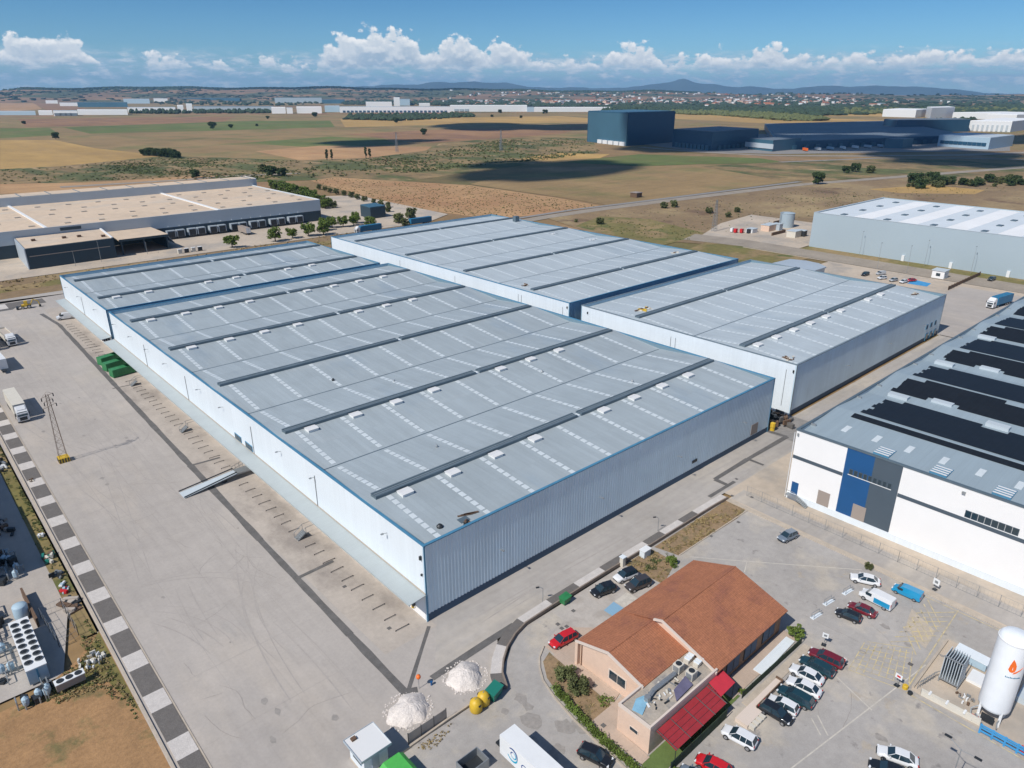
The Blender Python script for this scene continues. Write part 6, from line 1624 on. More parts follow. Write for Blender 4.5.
def make_tree(name, seed, h, crown_r, crown_h, n_cl, per, s, m='leaf', trunk=True, flat=.8, label='tree', cat='tree'):
    rr = random.Random(seed)
    r = local_thing(name, (0, 0, 0), 0, label, cat)
    t = MB(); base = h - crown_h
    if trunk:
        t.tube((0, 0, 0), (rr.uniform(-.1, .1), rr.uniform(-.1, .1), base + crown_h * .4), .045 * h, .02 * h, 7)
        for i in range(5):
            a = rr.uniform(0, 6.28); z0 = base * rr.uniform(.7, 1) + .1
            t.tube((0, 0, z0), (cos(a) * crown_r * .6, sin(a) * crown_r * .6, z0 + crown_h * .5), .018 * h, .006 * h, 5)
        t.build('trunk', M['bark'], r, local=True)
    b = MB()
    for i in range(n_cl):
        a = rr.uniform(0, 6.28); d = rr.random() ** .5 * crown_r * .72; z = base + crown_h * (.5 + .42 * rr.uniform(-1, 1) * sqrt(max(0, 1 - (d / crown_r) ** 2)))
        q = crown_r * rr.uniform(.22, .42)
        leaves(b, (d * cos(a), d * sin(a), z), (q, q, q * flat), per, s, rr)
    b.build('crown', M[m], r, local=True)
    return r
TREE = {
 'round': [tree_of(make_tree('street_tree', 11 + i, 7.2, 4.1, 5.6, 34, 60, .36)) for i in range(3)],
 'bushy': [tree_of(make_tree('bushy_tree', 31 + i, 5.6, 3.5, 5.3, 30, 56, .36, 'leaf_olive')) for i in range(2)],
 'dark': [tree_of(make_tree('dark_tree', 41 + i, 8.6, 5.4, 8.2, 34, 60, .55, 'leaf_dark')) for i in range(2)],
 'poplar': [tree_of(make_tree('poplar', 51, 13, 1.8, 12, 30, 40, .45, 'leaf_dark', flat=1.6))],
 'shrub': [tree_of(make_tree('shrub', 61 + i, 1.5, 1.35, 1.5, 24, 90, .12, 'leaf_olive', trunk=False)) for i in range(2)],
 'lshrub': [tree_of(make_tree('shrub', 71 + i, 1.5, 1.3, 1.4, 16, 60, .13, 'leaf', trunk=False)) for i in range(2)],
}
bpy.context.view_layer.update()
rt = random.Random(99)
def tree(kind, x, y, label, cat='tree', group=None, sc=1.0, z=-.28, name=None):
    t = rt.choice(TREE[kind])
    o = place(t, x, y, z, rt.uniform(0, 6.28), label, group, sc=(sc * rt.uniform(.92, 1.1), sc * rt.uniform(.92, 1.1), sc * rt.uniform(.9, 1.08)))
    o['category'] = cat
    if name: o.name = name
    return o
GT = 'round street trees in front of the depot docks'
for (x, y), lab in zip(((88.2, 287.7), (111.1, 288.3), (121.7, 290.5), (131.0, 290.5), (138.5, 288.0)),
                       ('round green tree standing alone in front of the depot left of the docked trailer', 'round green tree in front of the depot right of the docked trailer', 'smaller round tree third from the left in the depot row',
                        'round green tree fourth from the left in the depot row', 'round green tree fifth from the left in the depot row near the blue lorry')):
    tree('round', x, y, lab, 'tree', GT, 1.0 if 'smaller' not in lab else .85, z=0)
tree('round', 169.3, 290.4, 'round green tree standing between the two blue lorries', 'tree', None, .95, z=0)
for x, y in ((153.1, 305.1), (146, 300), (159, 303), (166.1, 303.4), (150, 309), (171, 309)):
    tree('round', x, y, 'round green tree in the loose group behind the blue lorry by the depot corner', 'tree', 'trees behind the blue lorry', .85, z=0)
k = 0
for i in range(22):       # shrub row along the depot drive
    t = i / 21; x = 210 - 22 * t; y = 500 - 128 * t
    for q in range(2):
        tree('bushy' if (i + q) % 3 else 'round', x - 3 + q * 6 + rt.uniform(-1, 1), y + rt.uniform(-2, 2), 'bushy green tree in the dense row running from the depot corner towards the fields', 'tree', 'dense row of trees behind the depot', rt.uniform(.8, 1.15), z=0)
for i in range(11):
    t = i / 10; tree('bushy', 232 - 12 * t + rt.uniform(-1, 1), 470 - 120 * t, 'small tree in the second row on the far side of the depot drive', 'tree', 'second row of trees along the depot drive', rt.uniform(.6, .8), z=0)
tree('dark', *G(374, 214), 'dark tree on the left of the small dark blue building', sc=.7)
for (px, py), lab, sc in zip(((399, 223), (411, 219), (405, 226), (388, 212)), ('round green tree right of the small dark blue building', 'taller bushy green tree at the right end of the group by the dark blue building', 'low pale shrubby tree between two green ones by the white parapet', 'small tree just behind the small dark blue building'), (1.1, 1.3, .8, .7)):
    tree('bushy', *G(px, py), lab, sc=sc, z=0)
for (px, py), lab, sc, kd in (
  ((213, 129), 'large lone tree on the edge of the distant green field', 1.7, 'dark'), ((231, 128), 'smaller tree right of the large lone one in the distant green field', 1.1, 'dark'),
  ((56, 139), 'wide dark clump of trees in the left fallow field', 1.3, 'dark'), ((257, 126), 'tiny dark bush right of the lone trees in the green field', .7, 'dark'),
  ((268, 119), 'small dark tree before the distant white sheds', 1.1, 'dark'), ((315, 117), 'bare looking tree in front of the distant white sheds', 1.7, 'dark'),
  ((424, 135), 'lone dark bush in the middle of the ploughed field', 1.3, 'dark'), ((396, 123), 'dark tree before the long distant hedge', 1.6, 'dark'),
  ((500, 113), 'small tree before the long distant white shed', 1.5, 'dark'), ((492, 117), 'tiny tree left of the small one before the white shed', 1.0, 'dark'), ((545, 114), 'tall slender tree before the right end of the long white shed', 1.9, 'dark'),
  ((521, 118), 'tiny dark bush in the distant pale field', .9, 'dark'), ((24, 124), 'small dark bush at the left in the ploughed field', .9, 'dark'),
  ((818, 184), 'big dark round tree beside the gravel road', 1.15, 'dark'), ((870, 173), 'tall pale green tree beyond the gravel road', 1.4, 'bushy'), ((855, 172), 'dark thin trees beside the tall pale green tree', 1.0, 'dark'), ((846, 173), 'dark tree at the left of the pale green tree', .9, 'dark'),
  ((263, 172), 'grey green bare tree behind the depot roof', 1.5, 'bushy'), ((272, 176), 'dark round tree behind the depot roof', 1.1, 'dark'), ((282, 176), 'second dark round tree behind the depot roof', .95, 'dark'), ((196, 178), 'dark bush at the back edge of the depot roof', .9, 'dark'),
  ((664, 208), 'left dark bush of the pair in the dry field', .85, 'bushy'), ((674, 207), 'right bush of the pair in the dry field', .9, 'bushy'), ((600, 224), 'round bush at the near edge of the dry field', .75, 'bushy'), ((576, 222), 'small bush left of the round one near the pale roof', .4, 'bushy'),
  ((709, 213), 'leftmost green bush near the power mast', .75, 'bushy'), ((728, 217), 'lower green bush right of the power mast', .65, 'bushy'), ((737, 212), 'upper green bush right of the power mast', .7, 'bushy')):
    x, y = G(px, py); tree(kd, x, y, lab, 'tree', None, sc)
r = root('rusty_hut', (*G(636, 197), 0), 'small dark rusty hut standing alone in the brown field', 'hut')
x, y = G(636, 197); MB().box(x - 3, y - 3, -.3, x + 3, y + 3, 3.2).build('wall', M['rust'], r); MB().box(x - 3.4, y - 3.4, 3.2, x + 3.4, y + 3.4, 3.5).build('roof', M['shutter'], r)
for i in range(14):
    x, y = G(143 + i * 2.7, 155.0 + i * .22); tree('dark', x + rt.uniform(-3, 3), y + rt.uniform(-3, 3), 'dark tree in the short straight row beyond the depot', 'tree', 'short row of trees in the stubble field', rt.uniform(.75, 1.2))
for px, lab in ((327, 'first slim poplar of the left pair'), (332, 'second slim poplar of the left pair'), (366, 'first slim poplar of the right pair'), (370, 'second slim poplar of the right pair')):
    tree('poplar', *G(px, 160 if px < 350 else 158), lab + ' at the edge of the orange field', 'poplar')
for i in range(60):
    t = rt.random(); px = 640 + 40 * t
    x, y = G(908 + 116 * t, 185.5 - 3 * t + rt.uniform(-3.5, 3.5)); tree('bushy' if rt.random() < .7 else 'dark', x, y, 'grey green tree in the loose grove behind the white roofed hall', 'tree', 'grove behind the white roofed hall', rt.uniform(.5, 1.15))
# restaurant garden
tree('shrub', 7.4, -21.0, 'round dark olive shrub in the triangular garden, farther from the kitchen', 'shrub', None, 1.15, z=.05)
tree('shrub', 6.7, -23.6, 'round dark shrub in the triangular garden, nearer the kitchen', 'shrub', None, 1.3, z=.05)
tree('lshrub', 36.9, -37.6, 'round green shrub at the far end of the white ramp beside the restaurant', 'shrub', None, 1.15, z=.05)
tree('lshrub', 37.6, -15.6, 'green shrub behind the tiled roof beside the rough dirt', 'shrub', None, .95, z=.02)
tree('lshrub', 22.2, -38.0, 'small green bush in a pot by the end of the red awning', 'shrub', None, .45, z=.05)
tree('lshrub', 6.3, -39.2, 'small dark plant at the foot of the turf terrace', 'shrub', None, .45, z=.05)
tree('shrub', 60.6, -37.5, 'small dry bush at the kerb behind the white saloon', 'shrub', None, .6, z=.05)
rr = random.Random(5)
b = MB(); hp = [(4.6, -21.5), (3.9, -25.5), (3.35, -29), (3.0, -33), (2.9, -37), (3.1, -40)]
for (x0, y0), (x1, y1) in zip(hp, hp[1:]):
    for i in range(16):
        t = i / 16; leaves(b, (x0 + (x1 - x0) * t + rr.uniform(-.15, .15), y0 + (y1 - y0) * t, .5 + rr.uniform(0, .12)), (.68, .5, .6), 52, .12, rr)
tag(b.build('hedge', M['leaf']), 'green leafy hedge curving along the restaurant kerb', 'hedge')
b = MB()
for i in range(10): leaves(b, (7.6 + rr.uniform(-.5, .5) + (i % 3) * .4, -26.6 - i * .14, .35), (.45, .45, .35), 30, .1, rr)
tag(b.build('hedge', M['leaf']), 'short green shrubbery at the corner of the triangular garden', 'hedge')
for k_ in TREE:
    for t in TREE[k_]: drop(t)

# loose vegetation as stuff
def inside(p, P):
    c = False
    for i in range(len(P)):
        (x0, y0), (x1, y1) = P[i], P[i - 1]
        if (y0 > p[1]) != (y1 > p[1]) and p[0] < (x1 - x0) * (p[1] - y0) / (y1 - y0) + x0: c = not c
    return c
def scatter(name, P, n, rad, s, per, m, label, seed, z=-.25, px=True, cl=None, squash=.7):
    """tufts placed at random over an outline"""
    rr = random.Random(seed); b = MB()
    xs_, ys_ = [p[0] for p in P], [p[1] for p in P]
    k = 0
    cents = [(rr.uniform(min(xs_), max(xs_)), rr.uniform(min(ys_), max(ys_))) for _ in range(cl)] if cl else None
    while k < n:
        if cents and rr.random() < .8:
            c = rr.choice(cents); p = (c[0] + rr.gauss(0, (max(xs_) - min(xs_)) * .05), c[1] + rr.gauss(0, (max(ys_) - min(ys_)) * .06))
        else: p = (rr.uniform(min(xs_), max(xs_)), rr.uniform(min(ys_), max(ys_)))
        if not inside(p, P): 
            k += .02; continue
        x, y = G(*p) if px else p
        q = rr.uniform(.5, 1.3) * rad
        leaves(b, (x, y, z + q * squash * .5), (q, q, q * squash), per, s, rr); k += 1
    o = b.build(name, M[m]); tag(o, label, None, None, 'stuff'); return o
scatter('orchard_weeds', [(312, 181), (335, 178), (400, 182), (470, 186), (560, 199), (598, 206), (545, 213), (490, 218), (400, 206)], 1300, .62, .40, 6, 'weed', 'small dark weeds dotted over the orange field', 1, squash=.4)
scatter('weeds', [(0, 170), (60, 167), (165, 157), (300, 161), (300, 176), (250, 180), (130, 179), (0, 184)], 1600, 1.3, .8, 8, 'weed', 'green weeds and low scrub in the band behind the depot', 2, cl=26, squash=.3)
scatter('weeds', [(300, 162), (370, 158.5), (430, 151), (500, 140), (590, 138), (600, 151), (560, 158), (420, 172), (310, 178)], 1500, 1.7, 1.0, 8, 'leaf_olive', 'dark scrub in the band across the middle fields', 3, cl=30, squash=.45)
scatter('weeds', [(600, 216), (660, 207), (800, 190), (1000, 182), (1020, 200), (880, 200), (740, 232), (640, 232)], 500, .55, .35, 7, 'weed', 'low dry weeds over the pasture behind the warehouses', 4, cl=30)
scatter('weeds', [(580, 226), (620, 219), (700, 233), (690, 240), (640, 238)], 120, .6, .35, 8, 'weed', 'green weeds on the grass behind the pale roofed warehouse', 5)
scatter('weeds', [(-38.4, 42), (-36.5, 42), (-36.3, 135), (-38.3, 135)], 260, .35, .12, 12, 'weed', 'weeds growing along the foot of the low wall', 6, z=.02, px=False, cl=14)
scatter('dry_grass', [(-46, 22), (-40, 25), (-37, 30), (-36.6, 12), (-39, 18), (-44, 19)], 220, .35, .12, 12, 'straw', 'dry grass fringing the orange earth', 7, z=.02, px=False)
scatter('weeds', [(-46, 22), (-40, 25), (-37, 34), (-36.6, 8), (-39, 18), (-44, 19)], 120, .35, .12, 12, 'weed', 'green tufts fringing the orange earth', 8, z=.02, px=False)
scatter('dry_grass', [(40, -10.8), (62, -10.6), (61.4, -14.4), (58, -15), (41, -14.6)], 260, .3, .13, 10, 'straw', 'dry grass tufts on the rough dirt between road and car park', 9, z=.03, px=False, cl=16)
scatter('dry_grass', [(32, -10.6), (38.6, -10.6), (38.6, -15.4), (32.8, -17.6)], 90, .3, .13, 10, 'straw', 'dry grass tufts on the dirt behind the parked crossovers', 10, z=.03, px=False)
scatter('weeds', [(33, -10.6), (40.6, -10.4), (40, -15), (33, -17)], 40, .35, .13, 12, 'weed', 'green tufts on the dirt behind the parked crossovers', 11, z=.03, px=False, cl=4)
scatter('dry_grass', [(-60, 263), (160, 263), (160, 283), (-60, 283)], 500, .8, .4, 6, 'straw', 'dry grass on the verge in front of the depot', 12, z=-.04, px=False, cl=30)
scatter('weeds', [(-8.6, -16.9), (-13.8, -16.9), (-12.5, -18.5), (-9.5, -17.6)], 40, .22, .09, 8, 'straw', 'dry weeds at the foot of the steel gate', 13, z=.02, px=False)
scatter('weeds', [(5, -20), (8.4, -18), (8, -27.5), (4.2, -27.5)], 60, .25, .09, 8, 'straw', 'dry grass in the triangular garden', 14, z=.06, px=False)

# ------------------------------------------------------------------ far buildings
def hall(name, label, cat, near, left, right, pyt, wallm, roofm, near_h=None, bits=None, group=None, seam=None, z0=-.28):
    """box on a parallelogram of ground given by three base corners in the picture; pyt: picture row of the top of the near corner"""
    a, l, r_ = (Vector(G(*p)) for p in (near, left, right))
    h = HT(a.x, a.y, pyt)
    P = [a, r_, l + (r_ - a), l]
    r = root(name, (a.x, a.y, 0), label, cat, group)
    MB().prism([tuple(p) for p in P], z0, h).build('wall', M[wallm], r)
    c = (a + P[2]) / 2
    MB().prism([tuple(c + (p - c) * .985) for p in P], h, h + .5).build('roof', M[roofm], r)
    return r, a, l, r_, h
def face_marks(r, p, q, h, n, w, z0, z1, m, nm, t0=.05, t1=.95, out=.6):
    d = (q - p); L_ = d.length; d.normalize(); nrm = Vector((d.y, -d.x)) * out
    for i in range(n):
        t = t0 + (t1 - t0) * (i + .5) / n; c = p + d * (L_ * t)
        MB().prism([tuple(c - d * w / 2), tuple(c + d * w / 2), tuple(c + d * w / 2 + nrm), tuple(c - d * w / 2 + nrm)], z0, z1).build(nm, M[m], r)
r, a, l, q, h = hall('tower_store', 'tall deep blue windowless high bay store standing in the fields', 'warehouse', (627, 146), (587, 141.5), (673, 142), 112.8, 'hnavy', 'hlight')
MB().prism([tuple(a + (l - a).normalized() * 2), tuple(l - (l - a).normalized() * 2), tuple(l - (l - a).normalized() * 2 + Vector((-.6, -.4)) * 1.5), tuple(a + (l - a).normalized() * 2 + Vector((-.6, -.4)) * 1.5)], 0, h - 1).build('shade_toned_face', M['hlight'], r)  # plate over the left face, its tone darkened for cloud shade
face_marks(r, l, a, h, 5, 12, -.2, 5, 'farwhite', 'dock_shelter', .3, .98, 3)
r, a, l, q, h = hall('blue_hall', 'low deep blue hall with grey roof right of the tall blue store', 'warehouse', (711, 150.5), (672, 146.5), (757, 146), 132, 'hnavy', 'farroof')
face_marks(r, l, a, h, 9, 6, -.2, 6, 'hlight', 'dock_door', .1, .97, 2.5); face_marks(r, a, q, h, 7, 5, -.2, 5, 'hlight', 'dock_door', .1, .8, 2)
r, a, l, q, h = hall('glass_office', 'pale green glass fronted office before the giant dark roofed hall', 'office', (772, 151.5), (748, 149), (800, 149), 140.5, 'hlight', 'farroof')
face_marks(r, l, a, h, 1, 55, 3, 9, 'fgrey', 'glazing', .1, .8, .8)
r, a, l, q, h = hall('giant_hall', 'giant low hall with dark grey blue roof stretching behind the glass office', 'warehouse', (776, 150.3), (764, 129), (965, 142.0), 142.2, 'hnavy', 'farroof')
face_marks(r, a, q, h, 16, 7, -.2, 5.5, 'hlight', 'dock_door', .05, .95, 2.5)
r, a, l, q, h = hall('blue_annex', 'blue grey annex projecting from the long front of the giant hall', 'building', (902, 148.3), (884, 147.9), (912, 147), 139.5, 'hlight', 'farroof')
for i in range(9):
    x, y = G(805 + i * 12.5, 151.0 - i * .62)
    t_ = root('far_lorry', (x, y, 0), 'small pale lorry trailer standing at the long front of the giant hall', 'lorry', 'trailers at the docks of the giant hall')
    MB().obox(x, y, .8, 14, 2.6, 3.0, .8 + .1 * (i % 3)).build('cargo_box', M[('farwhite', 'fgrey', 'farsky', 'orangep' if i == 0 else 'farwhite')[i % 4 if i else 3]], t_)
    MB().obox(x, y, 0, 12, 2.2, .8, .8 + .1 * (i % 3)).build('chassis', M['dark'], t_)
r, a, l, q, h = hall('dark_block', 'dark navy block rising behind the giant dark roofed hall', 'warehouse', (895, 133), (882, 131), (968, 131.5), 120.5, 'hnavy', 'farroof')
r, a, l, q, h = hall('pale_office', 'pale blue two storey office at the right of the giant halls', 'office', (988, 149.5), (937, 146), (1012, 146), 138, 'farsky', 'fgrey')
face_marks(r, l, a, h, 10, 6, 4, 8, 'hnavy', 'window', .05, .95, .8)
r, a, l, q, h = hall('grid_hall', 'white ribbed hall at the right behind the pale blue office', 'warehouse', (1010, 132), (968, 131), (1040, 128), 121.5, 'farwhite', 'fwhite')
face_marks(r, l, a, h, 8, 3.5, 1, 12, 'fgrey', 'pilaster', .04, .96, .9)
hall('white_hall', 'tall white block among the far white halls on the right', 'warehouse', (930, 118.5), (925, 117), (953, 117.5), 107.8, 'farwhite', 'fwhite')
hall('white_hall', 'long low white hall left of the tall white block on the right', 'warehouse', (915, 117.5), (882, 116.5), (930, 116), 110, 'farwhite', 'fwhite')
hall('white_hall', 'long low white hall right of the tall white block', 'warehouse', (1000, 119.5), (952, 118), (1050, 118.5), 113.5, 'farwhite', 'fwhite')
hall('white_hall', 'white hall at the right edge above the ribbed one', 'warehouse', (1015, 124), (985, 123), (1060, 122), 114.8, 'farwhite', 'fwhite')
hall('small_blue_block', 'small dark blue building with grey base between trees beside the depot drive', 'building', (371, 219), (361, 216), (386, 217), 208, 'gnavy', 'hlight', z0=0)
FW = [  # far sheds: left px, right px, base, top, wall, roof, label
 (0, 36, 115, 111, 'farsky', 'fgrey', 'long pale grey shed at the left edge of the far industrial estate'), (39, 53, 115, 110.5, 'farwhite', 'fwhite', 'small white shed beside the grey one at far left'),
 (54, 78, 116, 110.5, 'farwhite', 'fgrey', 'white shed with dark openings at the far left'), (78, 128, 114.8, 109.5, 'farwhite', 'fwhite', 'long white shed in the far left estate'), (128, 176, 112.2, 107, 'farwhite', 'fgrey', 'pale shed ending in trees at the far left'),
 (46, 58, 103.5, 100.2, 'farwhite', 'fwhite', 'tiny white shed on the red field edge'), (60, 78, 106, 102.3, 'farwhite', 'fgrey', 'small white shed behind the tiny one'), (78, 128, 107, 101.8, 'hlight', 'farroof', 'dark roofed shed behind the long white one'),
 (124, 150, 103.5, 98.5, 'farsky', 'fgrey', 'blue grey shed at the back of the left estate'), (154, 168, 102, 98, 'farwhite', 'fgrey', 'white and blue plant at the back of the left estate'), (168, 240, 101.5, 97.5, 'hlight', 'farroof', 'long grey shed at the back with pale end'),
 (178, 184, 111.5, 105, 'farwhite', 'fwhite', 'left white silo block of the pair'), (187, 193, 111.5, 103.5, 'farwhite', 'fwhite', 'right taller white silo block of the pair'), (194, 274, 110.5, 106, 'fpanel', 'farroof', 'long grey shed right of the silo blocks'),
 (272, 286, 113.5, 107, 'farwhite', 'fwhite', 'bright white shed block, first of the bright white pair'), (287, 293, 113.5, 107.5, 'farwhite', 'fgrey', 'narrow bright white shed between two larger ones'), (297, 322, 113.3, 106.5, 'farwhite', 'fwhite', 'bright white shed block with narrow gap in its middle'), (325, 340, 112, 105.5, 'farsky', 'fgrey', 'grey white shed right of the bright white blocks'),
 (275, 322, 103, 97.2, 'fpanel', 'farroof', 'big grey roofed shed behind the bright white blocks'), (322, 345, 103.5, 99, 'hlight', 'farroof', 'dark grey shed behind and right of the bright white blocks'),
 (340, 450, 112.5, 106.5, 'farwhite', 'fgrey', 'very long white shed with row of dark dock doors'), (366, 392, 106.5, 101.5, 'farwhite', 'fwhite', 'white shed rising behind the very long one'), (394, 400, 106, 97, 'farwhite', 'fwhite', 'tall narrow white tower over the sheds'), (400, 410, 105.5, 98.5, 'farsky', 'hlight', 'grey block right of the tall white tower'), (419, 430, 106, 102.8, 'farwhite', 'fwhite', 'small white block right of the tower'),
 (450, 527, 111.6, 105, 'farwhite', 'fwhite', 'long plain white shed left of the dark loading gap'), (527, 534, 111.8, 106.5, 'farsky', 'farroof', 'grey loading block between two long white sheds'), (534, 610, 111.8, 107, 'farwhite', 'fwhite', 'long low white shed running behind the tall blue store')]
for l_, r_, pb, pt, wm_, rm_, lab in FW:
    a = Vector(G(l_, pb)); q = Vector(G(r_, pb)); dv = (a + q) / 2 - Vector((CC.x, CC.y)); dv.normalize()
    dep = dv * (70 if pb > 104 else 140)
    h = HT(a.x, a.y, pt + .6)
    R_ = root('shed', (a.x, a.y, 0), lab, 'shed')
    MB().prism([tuple(a), tuple(q), tuple(q + dep), tuple(a + dep)], -.3, h).build('wall', M[wm_], R_)
    ins = [a + dep * .01, q + dep * .01, q + dep * .99, a + dep * .99]
    MB().prism([tuple(p) for p in ins], h, h + 1.2).build('roof', M[rm_], R_)
    if 'dock doors' in lab: face_marks(R_, a, q, h, 26, 9, 0, 7, 'navy', 'dock_door', .02, .98, 2)
    if 'openings' in lab: face_marks(R_, a, q, h, 4, 25, 1, 9, 'farroof', 'opening', .1, .95, 2)
    if 'plain white' in lab: face_marks(R_, a, q, h, 3, 16, 2, 10, 'fpanel', 'opening', .05, .25, 2)

# ------------------------------------------------------------------ far woods, town and mountains
def wood(name, P, n, w, h, m, label, seed, px=True, z=-.3):
    """far-off wood: many rough lumps standing in a picture outline"""
    rr = random.Random(seed); b = MB(); xs_, ys_ = [p[0] for p in P], [p[1] for p in P]; k = 0; tries = 0
    while k < n and tries < n * 30:
        tries += 1
        p = (rr.uniform(min(xs_), max(xs_)), rr.uniform(min(ys_), max(ys_)))
        if not inside(p, P): continue
        x, y = G(*p) if px else p
        ww = w * rr.uniform(.5, 1.3); hh = h * rr.uniform(.55, 1.25); a0 = rr.uniform(0, 6)
        v = []
        for zz, rad in ((0, .8), (.45, 1.0), (.8, .62), (1.0, .12)):
            for i in range(6):
                a = a0 + i * pi / 3; q = rad * ww * rr.uniform(.75, 1.2)
                v.append((x + q * cos(a), y + q * sin(a), z + hh * zz * rr.uniform(.92, 1.05)))
        f = [(g_ * 6 + i, g_ * 6 + (i + 1) % 6, g_ * 6 + 6 + (i + 1) % 6, g_ * 6 + 6 + i) for g_ in range(3) for i in range(6)] + [tuple(range(18, 24))]
        b.add(v, f); k += 1
    return tag(b.build(name, M[m]), label, None, None, 'stuff')
wood('tree_belt', [(345, 119.5), (400, 121), (474, 117), (474, 114), (350, 115)], 420, 9, 8, 'farwood', 'long dark hedge of trees before the very long white shed', 1)
wood('tree_belt', [(670, 112), (730, 112.5), (800, 117), (830, 121), (790, 121), (730, 116.5), (672, 114)], 500, 12, 11, 'leaf_olive', 'green belt of trees behind the blue stores', 2)
wood('tree_belt', [(600, 107), (690, 107), (800, 112), (870, 115), (800, 116), (680, 112.5), (604, 111)], 700, 14, 12, 'farwood', 'belt of trees between the town and the fields', 3)
wood('tree_belt', [(600, 112.8), (640, 112.8), (640, 111), (605, 110.5)], 40, 8, 16, 'farwood', 'dark tall trees behind the tall blue store', 4)
wood('tree_belt', [(128, 113.5), (178, 114), (180, 111.5), (130, 111.8)], 90, 8, 14, 'farwood', 'dark trees before the far sheds on the left', 5)
wood('tree_belt', [(180, 113.6), (270, 113.2), (268, 111.8), (196, 111.8)], 180, 8, 12, 'farwood', 'dark trees before the long grey shed', 6)
wood('tree_belt', [(160, 104.5), (272, 106), (340, 103), (340, 97.5), (200, 98), (120, 99)], 420, 14, 11, 'farwood', 'patchy trees among the far sheds', 7)
wood('wooded_plain', [(340, 104.5), (600, 108), (610, 97.6), (420, 98.5), (350, 99)], 900, 20, 13, 'farwood', 'patchwork of trees before the distant town', 8)
wood('wooded_plain', [(600, 108), (1024, 116), (1024, 98), (610, 98)], 1300, 22, 13, 'farwood', 'patchwork of trees around the distant town on the right', 9)
wood('tree_belt', [(840, 114.5), (1024, 113), (1024, 109.5), (840, 110.5)], 260, 14, 12, 'leaf_olive', 'line of trees before the far right white halls', 10)
wood('tree_belt', [(912, 125), (975, 122.5), (975, 119.5), (912, 121)], 70, 8, 8, 'farwood', 'small trees before the white halls on the right', 11)
# houses of the town
def house_proto(name, wallm, roofm, sx, sy, h, rh):
    b = MB()
    b.box(-sx, -sy, -.3, sx, sy, h, 0)
    v = [(-sx * 1.05, -sy * 1.06, h), (sx * 1.05, -sy * 1.06, h), (sx * 1.05, sy * 1.06, h), (-sx * 1.05, sy * 1.06, h), (-sx * 1.05, 0, h + rh), (sx * 1.05, 0, h + rh)]
    b.add(v, [(0, 1, 5, 4), (2, 3, 4, 5), (0, 4, 3), (1, 2, 5), (0, 3, 2, 1)], 1)
    return b.mesh(name, [M[wallm], M[roofm]])
HP = [house_proto('house', 'farwhite', 'tile', 12, 9, 7, 4), house_proto('house', 'offwhite', 'tile', 17, 10, 9, 4), house_proto('house', 'salmon', 'tile', 14, 12, 14, 3), house_proto('house', 'farwhite', 'fgrey', 22, 14, 9, 2), house_proto('house', 'farwhite', 'fwhite', 15, 10, 16, 1)]
rh = random.Random(12)
def town(n, boxes, cat='house'):
    for i in range(n):
        x0, x1, y0, y1, lab, grp, wts = rh.choices(boxes, [q[6] for q in boxes])[0]
        px = rh.uniform(x0, x1); py = y0 + (y1 - y0) * rh.random() ** 1.2
        x, y = G(px, py)
        o = bpy.data.objects.new('town_house', rh.choices(HP, (4, 4, 2, 1, 1))[0]); COL.objects.link(o)
        o.location = (x, y, 0); o.rotation_euler = (0, 0, rh.uniform(0, pi)); s = rh.uniform(.7, 1.2) * (1.25 if py < 100 else 1); o.scale = (s, s, s * rh.uniform(.8, 1.2))
        tag(o, lab, cat, grp)
town(300, [(455, 610, 101.5, 106, 'small house with terracotta roof in the near part of the distant town', 'houses of the near part of the distant town', 70),
           (540, 760, 98.5, 104, 'small pale house in the dense middle of the distant town', 'houses of the middle of the distant town', 130),
           (700, 900, 100, 107, 'small pale house scattered among trees right of the town', 'houses right of the distant town', 60),
           (480, 1024, 97.2, 99.5, 'tiny house on the far rim of the plain', 'houses on the far rim of the plain', 55)])
b = MB(); rr = random.Random(77)
for i in range(700):
    px = rr.gauss(660, 130); py = rr.uniform(97.2, 103.5)
    if not 380 < px < 1020: continue
    x, y = G(px, py); s = rr.uniform(8, 17) * (1.3 if py < 99 else 1)
    b.obox(x, y, -.3, s * 1.6, s, rr.uniform(5, 14), rr.uniform(0, 3), rr.choice((0, 0, 1, 2)))
tag(b.build('town_mass', [M['farwhite'], M['tile'], M['offwhite']]), 'countless tiny roofs of the distant town', None, None, 'stuff')

def ridge_mesh(name, m, r0, r1, az0, az1, hf, n=160, rows=7, kind='structure'):
    v, f = [], []
    for j in range(rows):
        t = j / (rows - 1)
        for i in range(n + 1):
            a = az0 + (az1 - az0) * i / n; R_ = r0 + (r1 - r0) * t
            h = hf(a, t) if 0 < j < rows else -2
            if j == 0: h = -3.0
            v.append((CC.x + R_ * cos(a), CC.y + R_ * sin(a), h))
    for j in range(rows - 1):
        for i in range(n):
            q = j * (n + 1) + i; f.append((q, q + n + 1, q + n + 2, q + 1))
    o = MB().add(v, f).build(name, M[m] if isinstance(m, str) else m, smooth=True); tag(o, None, None, None, kind); return o
def pxaz(px): return CY - math.atan((px - 512) / 776.6)
def curve(pts, x):
    for (a, b_), (c, d) in zip(pts, pts[1:]):
        if a <= x <= c:
            t = (x - a) / (c - a); t = t * t * (3 - 2 * t); return b_ + (d - b_) * t
    return pts[0][1] if x < pts[0][0] else pts[-1][1]
def azpx(a): return 512 + math.tan(CY - a) * 776.6
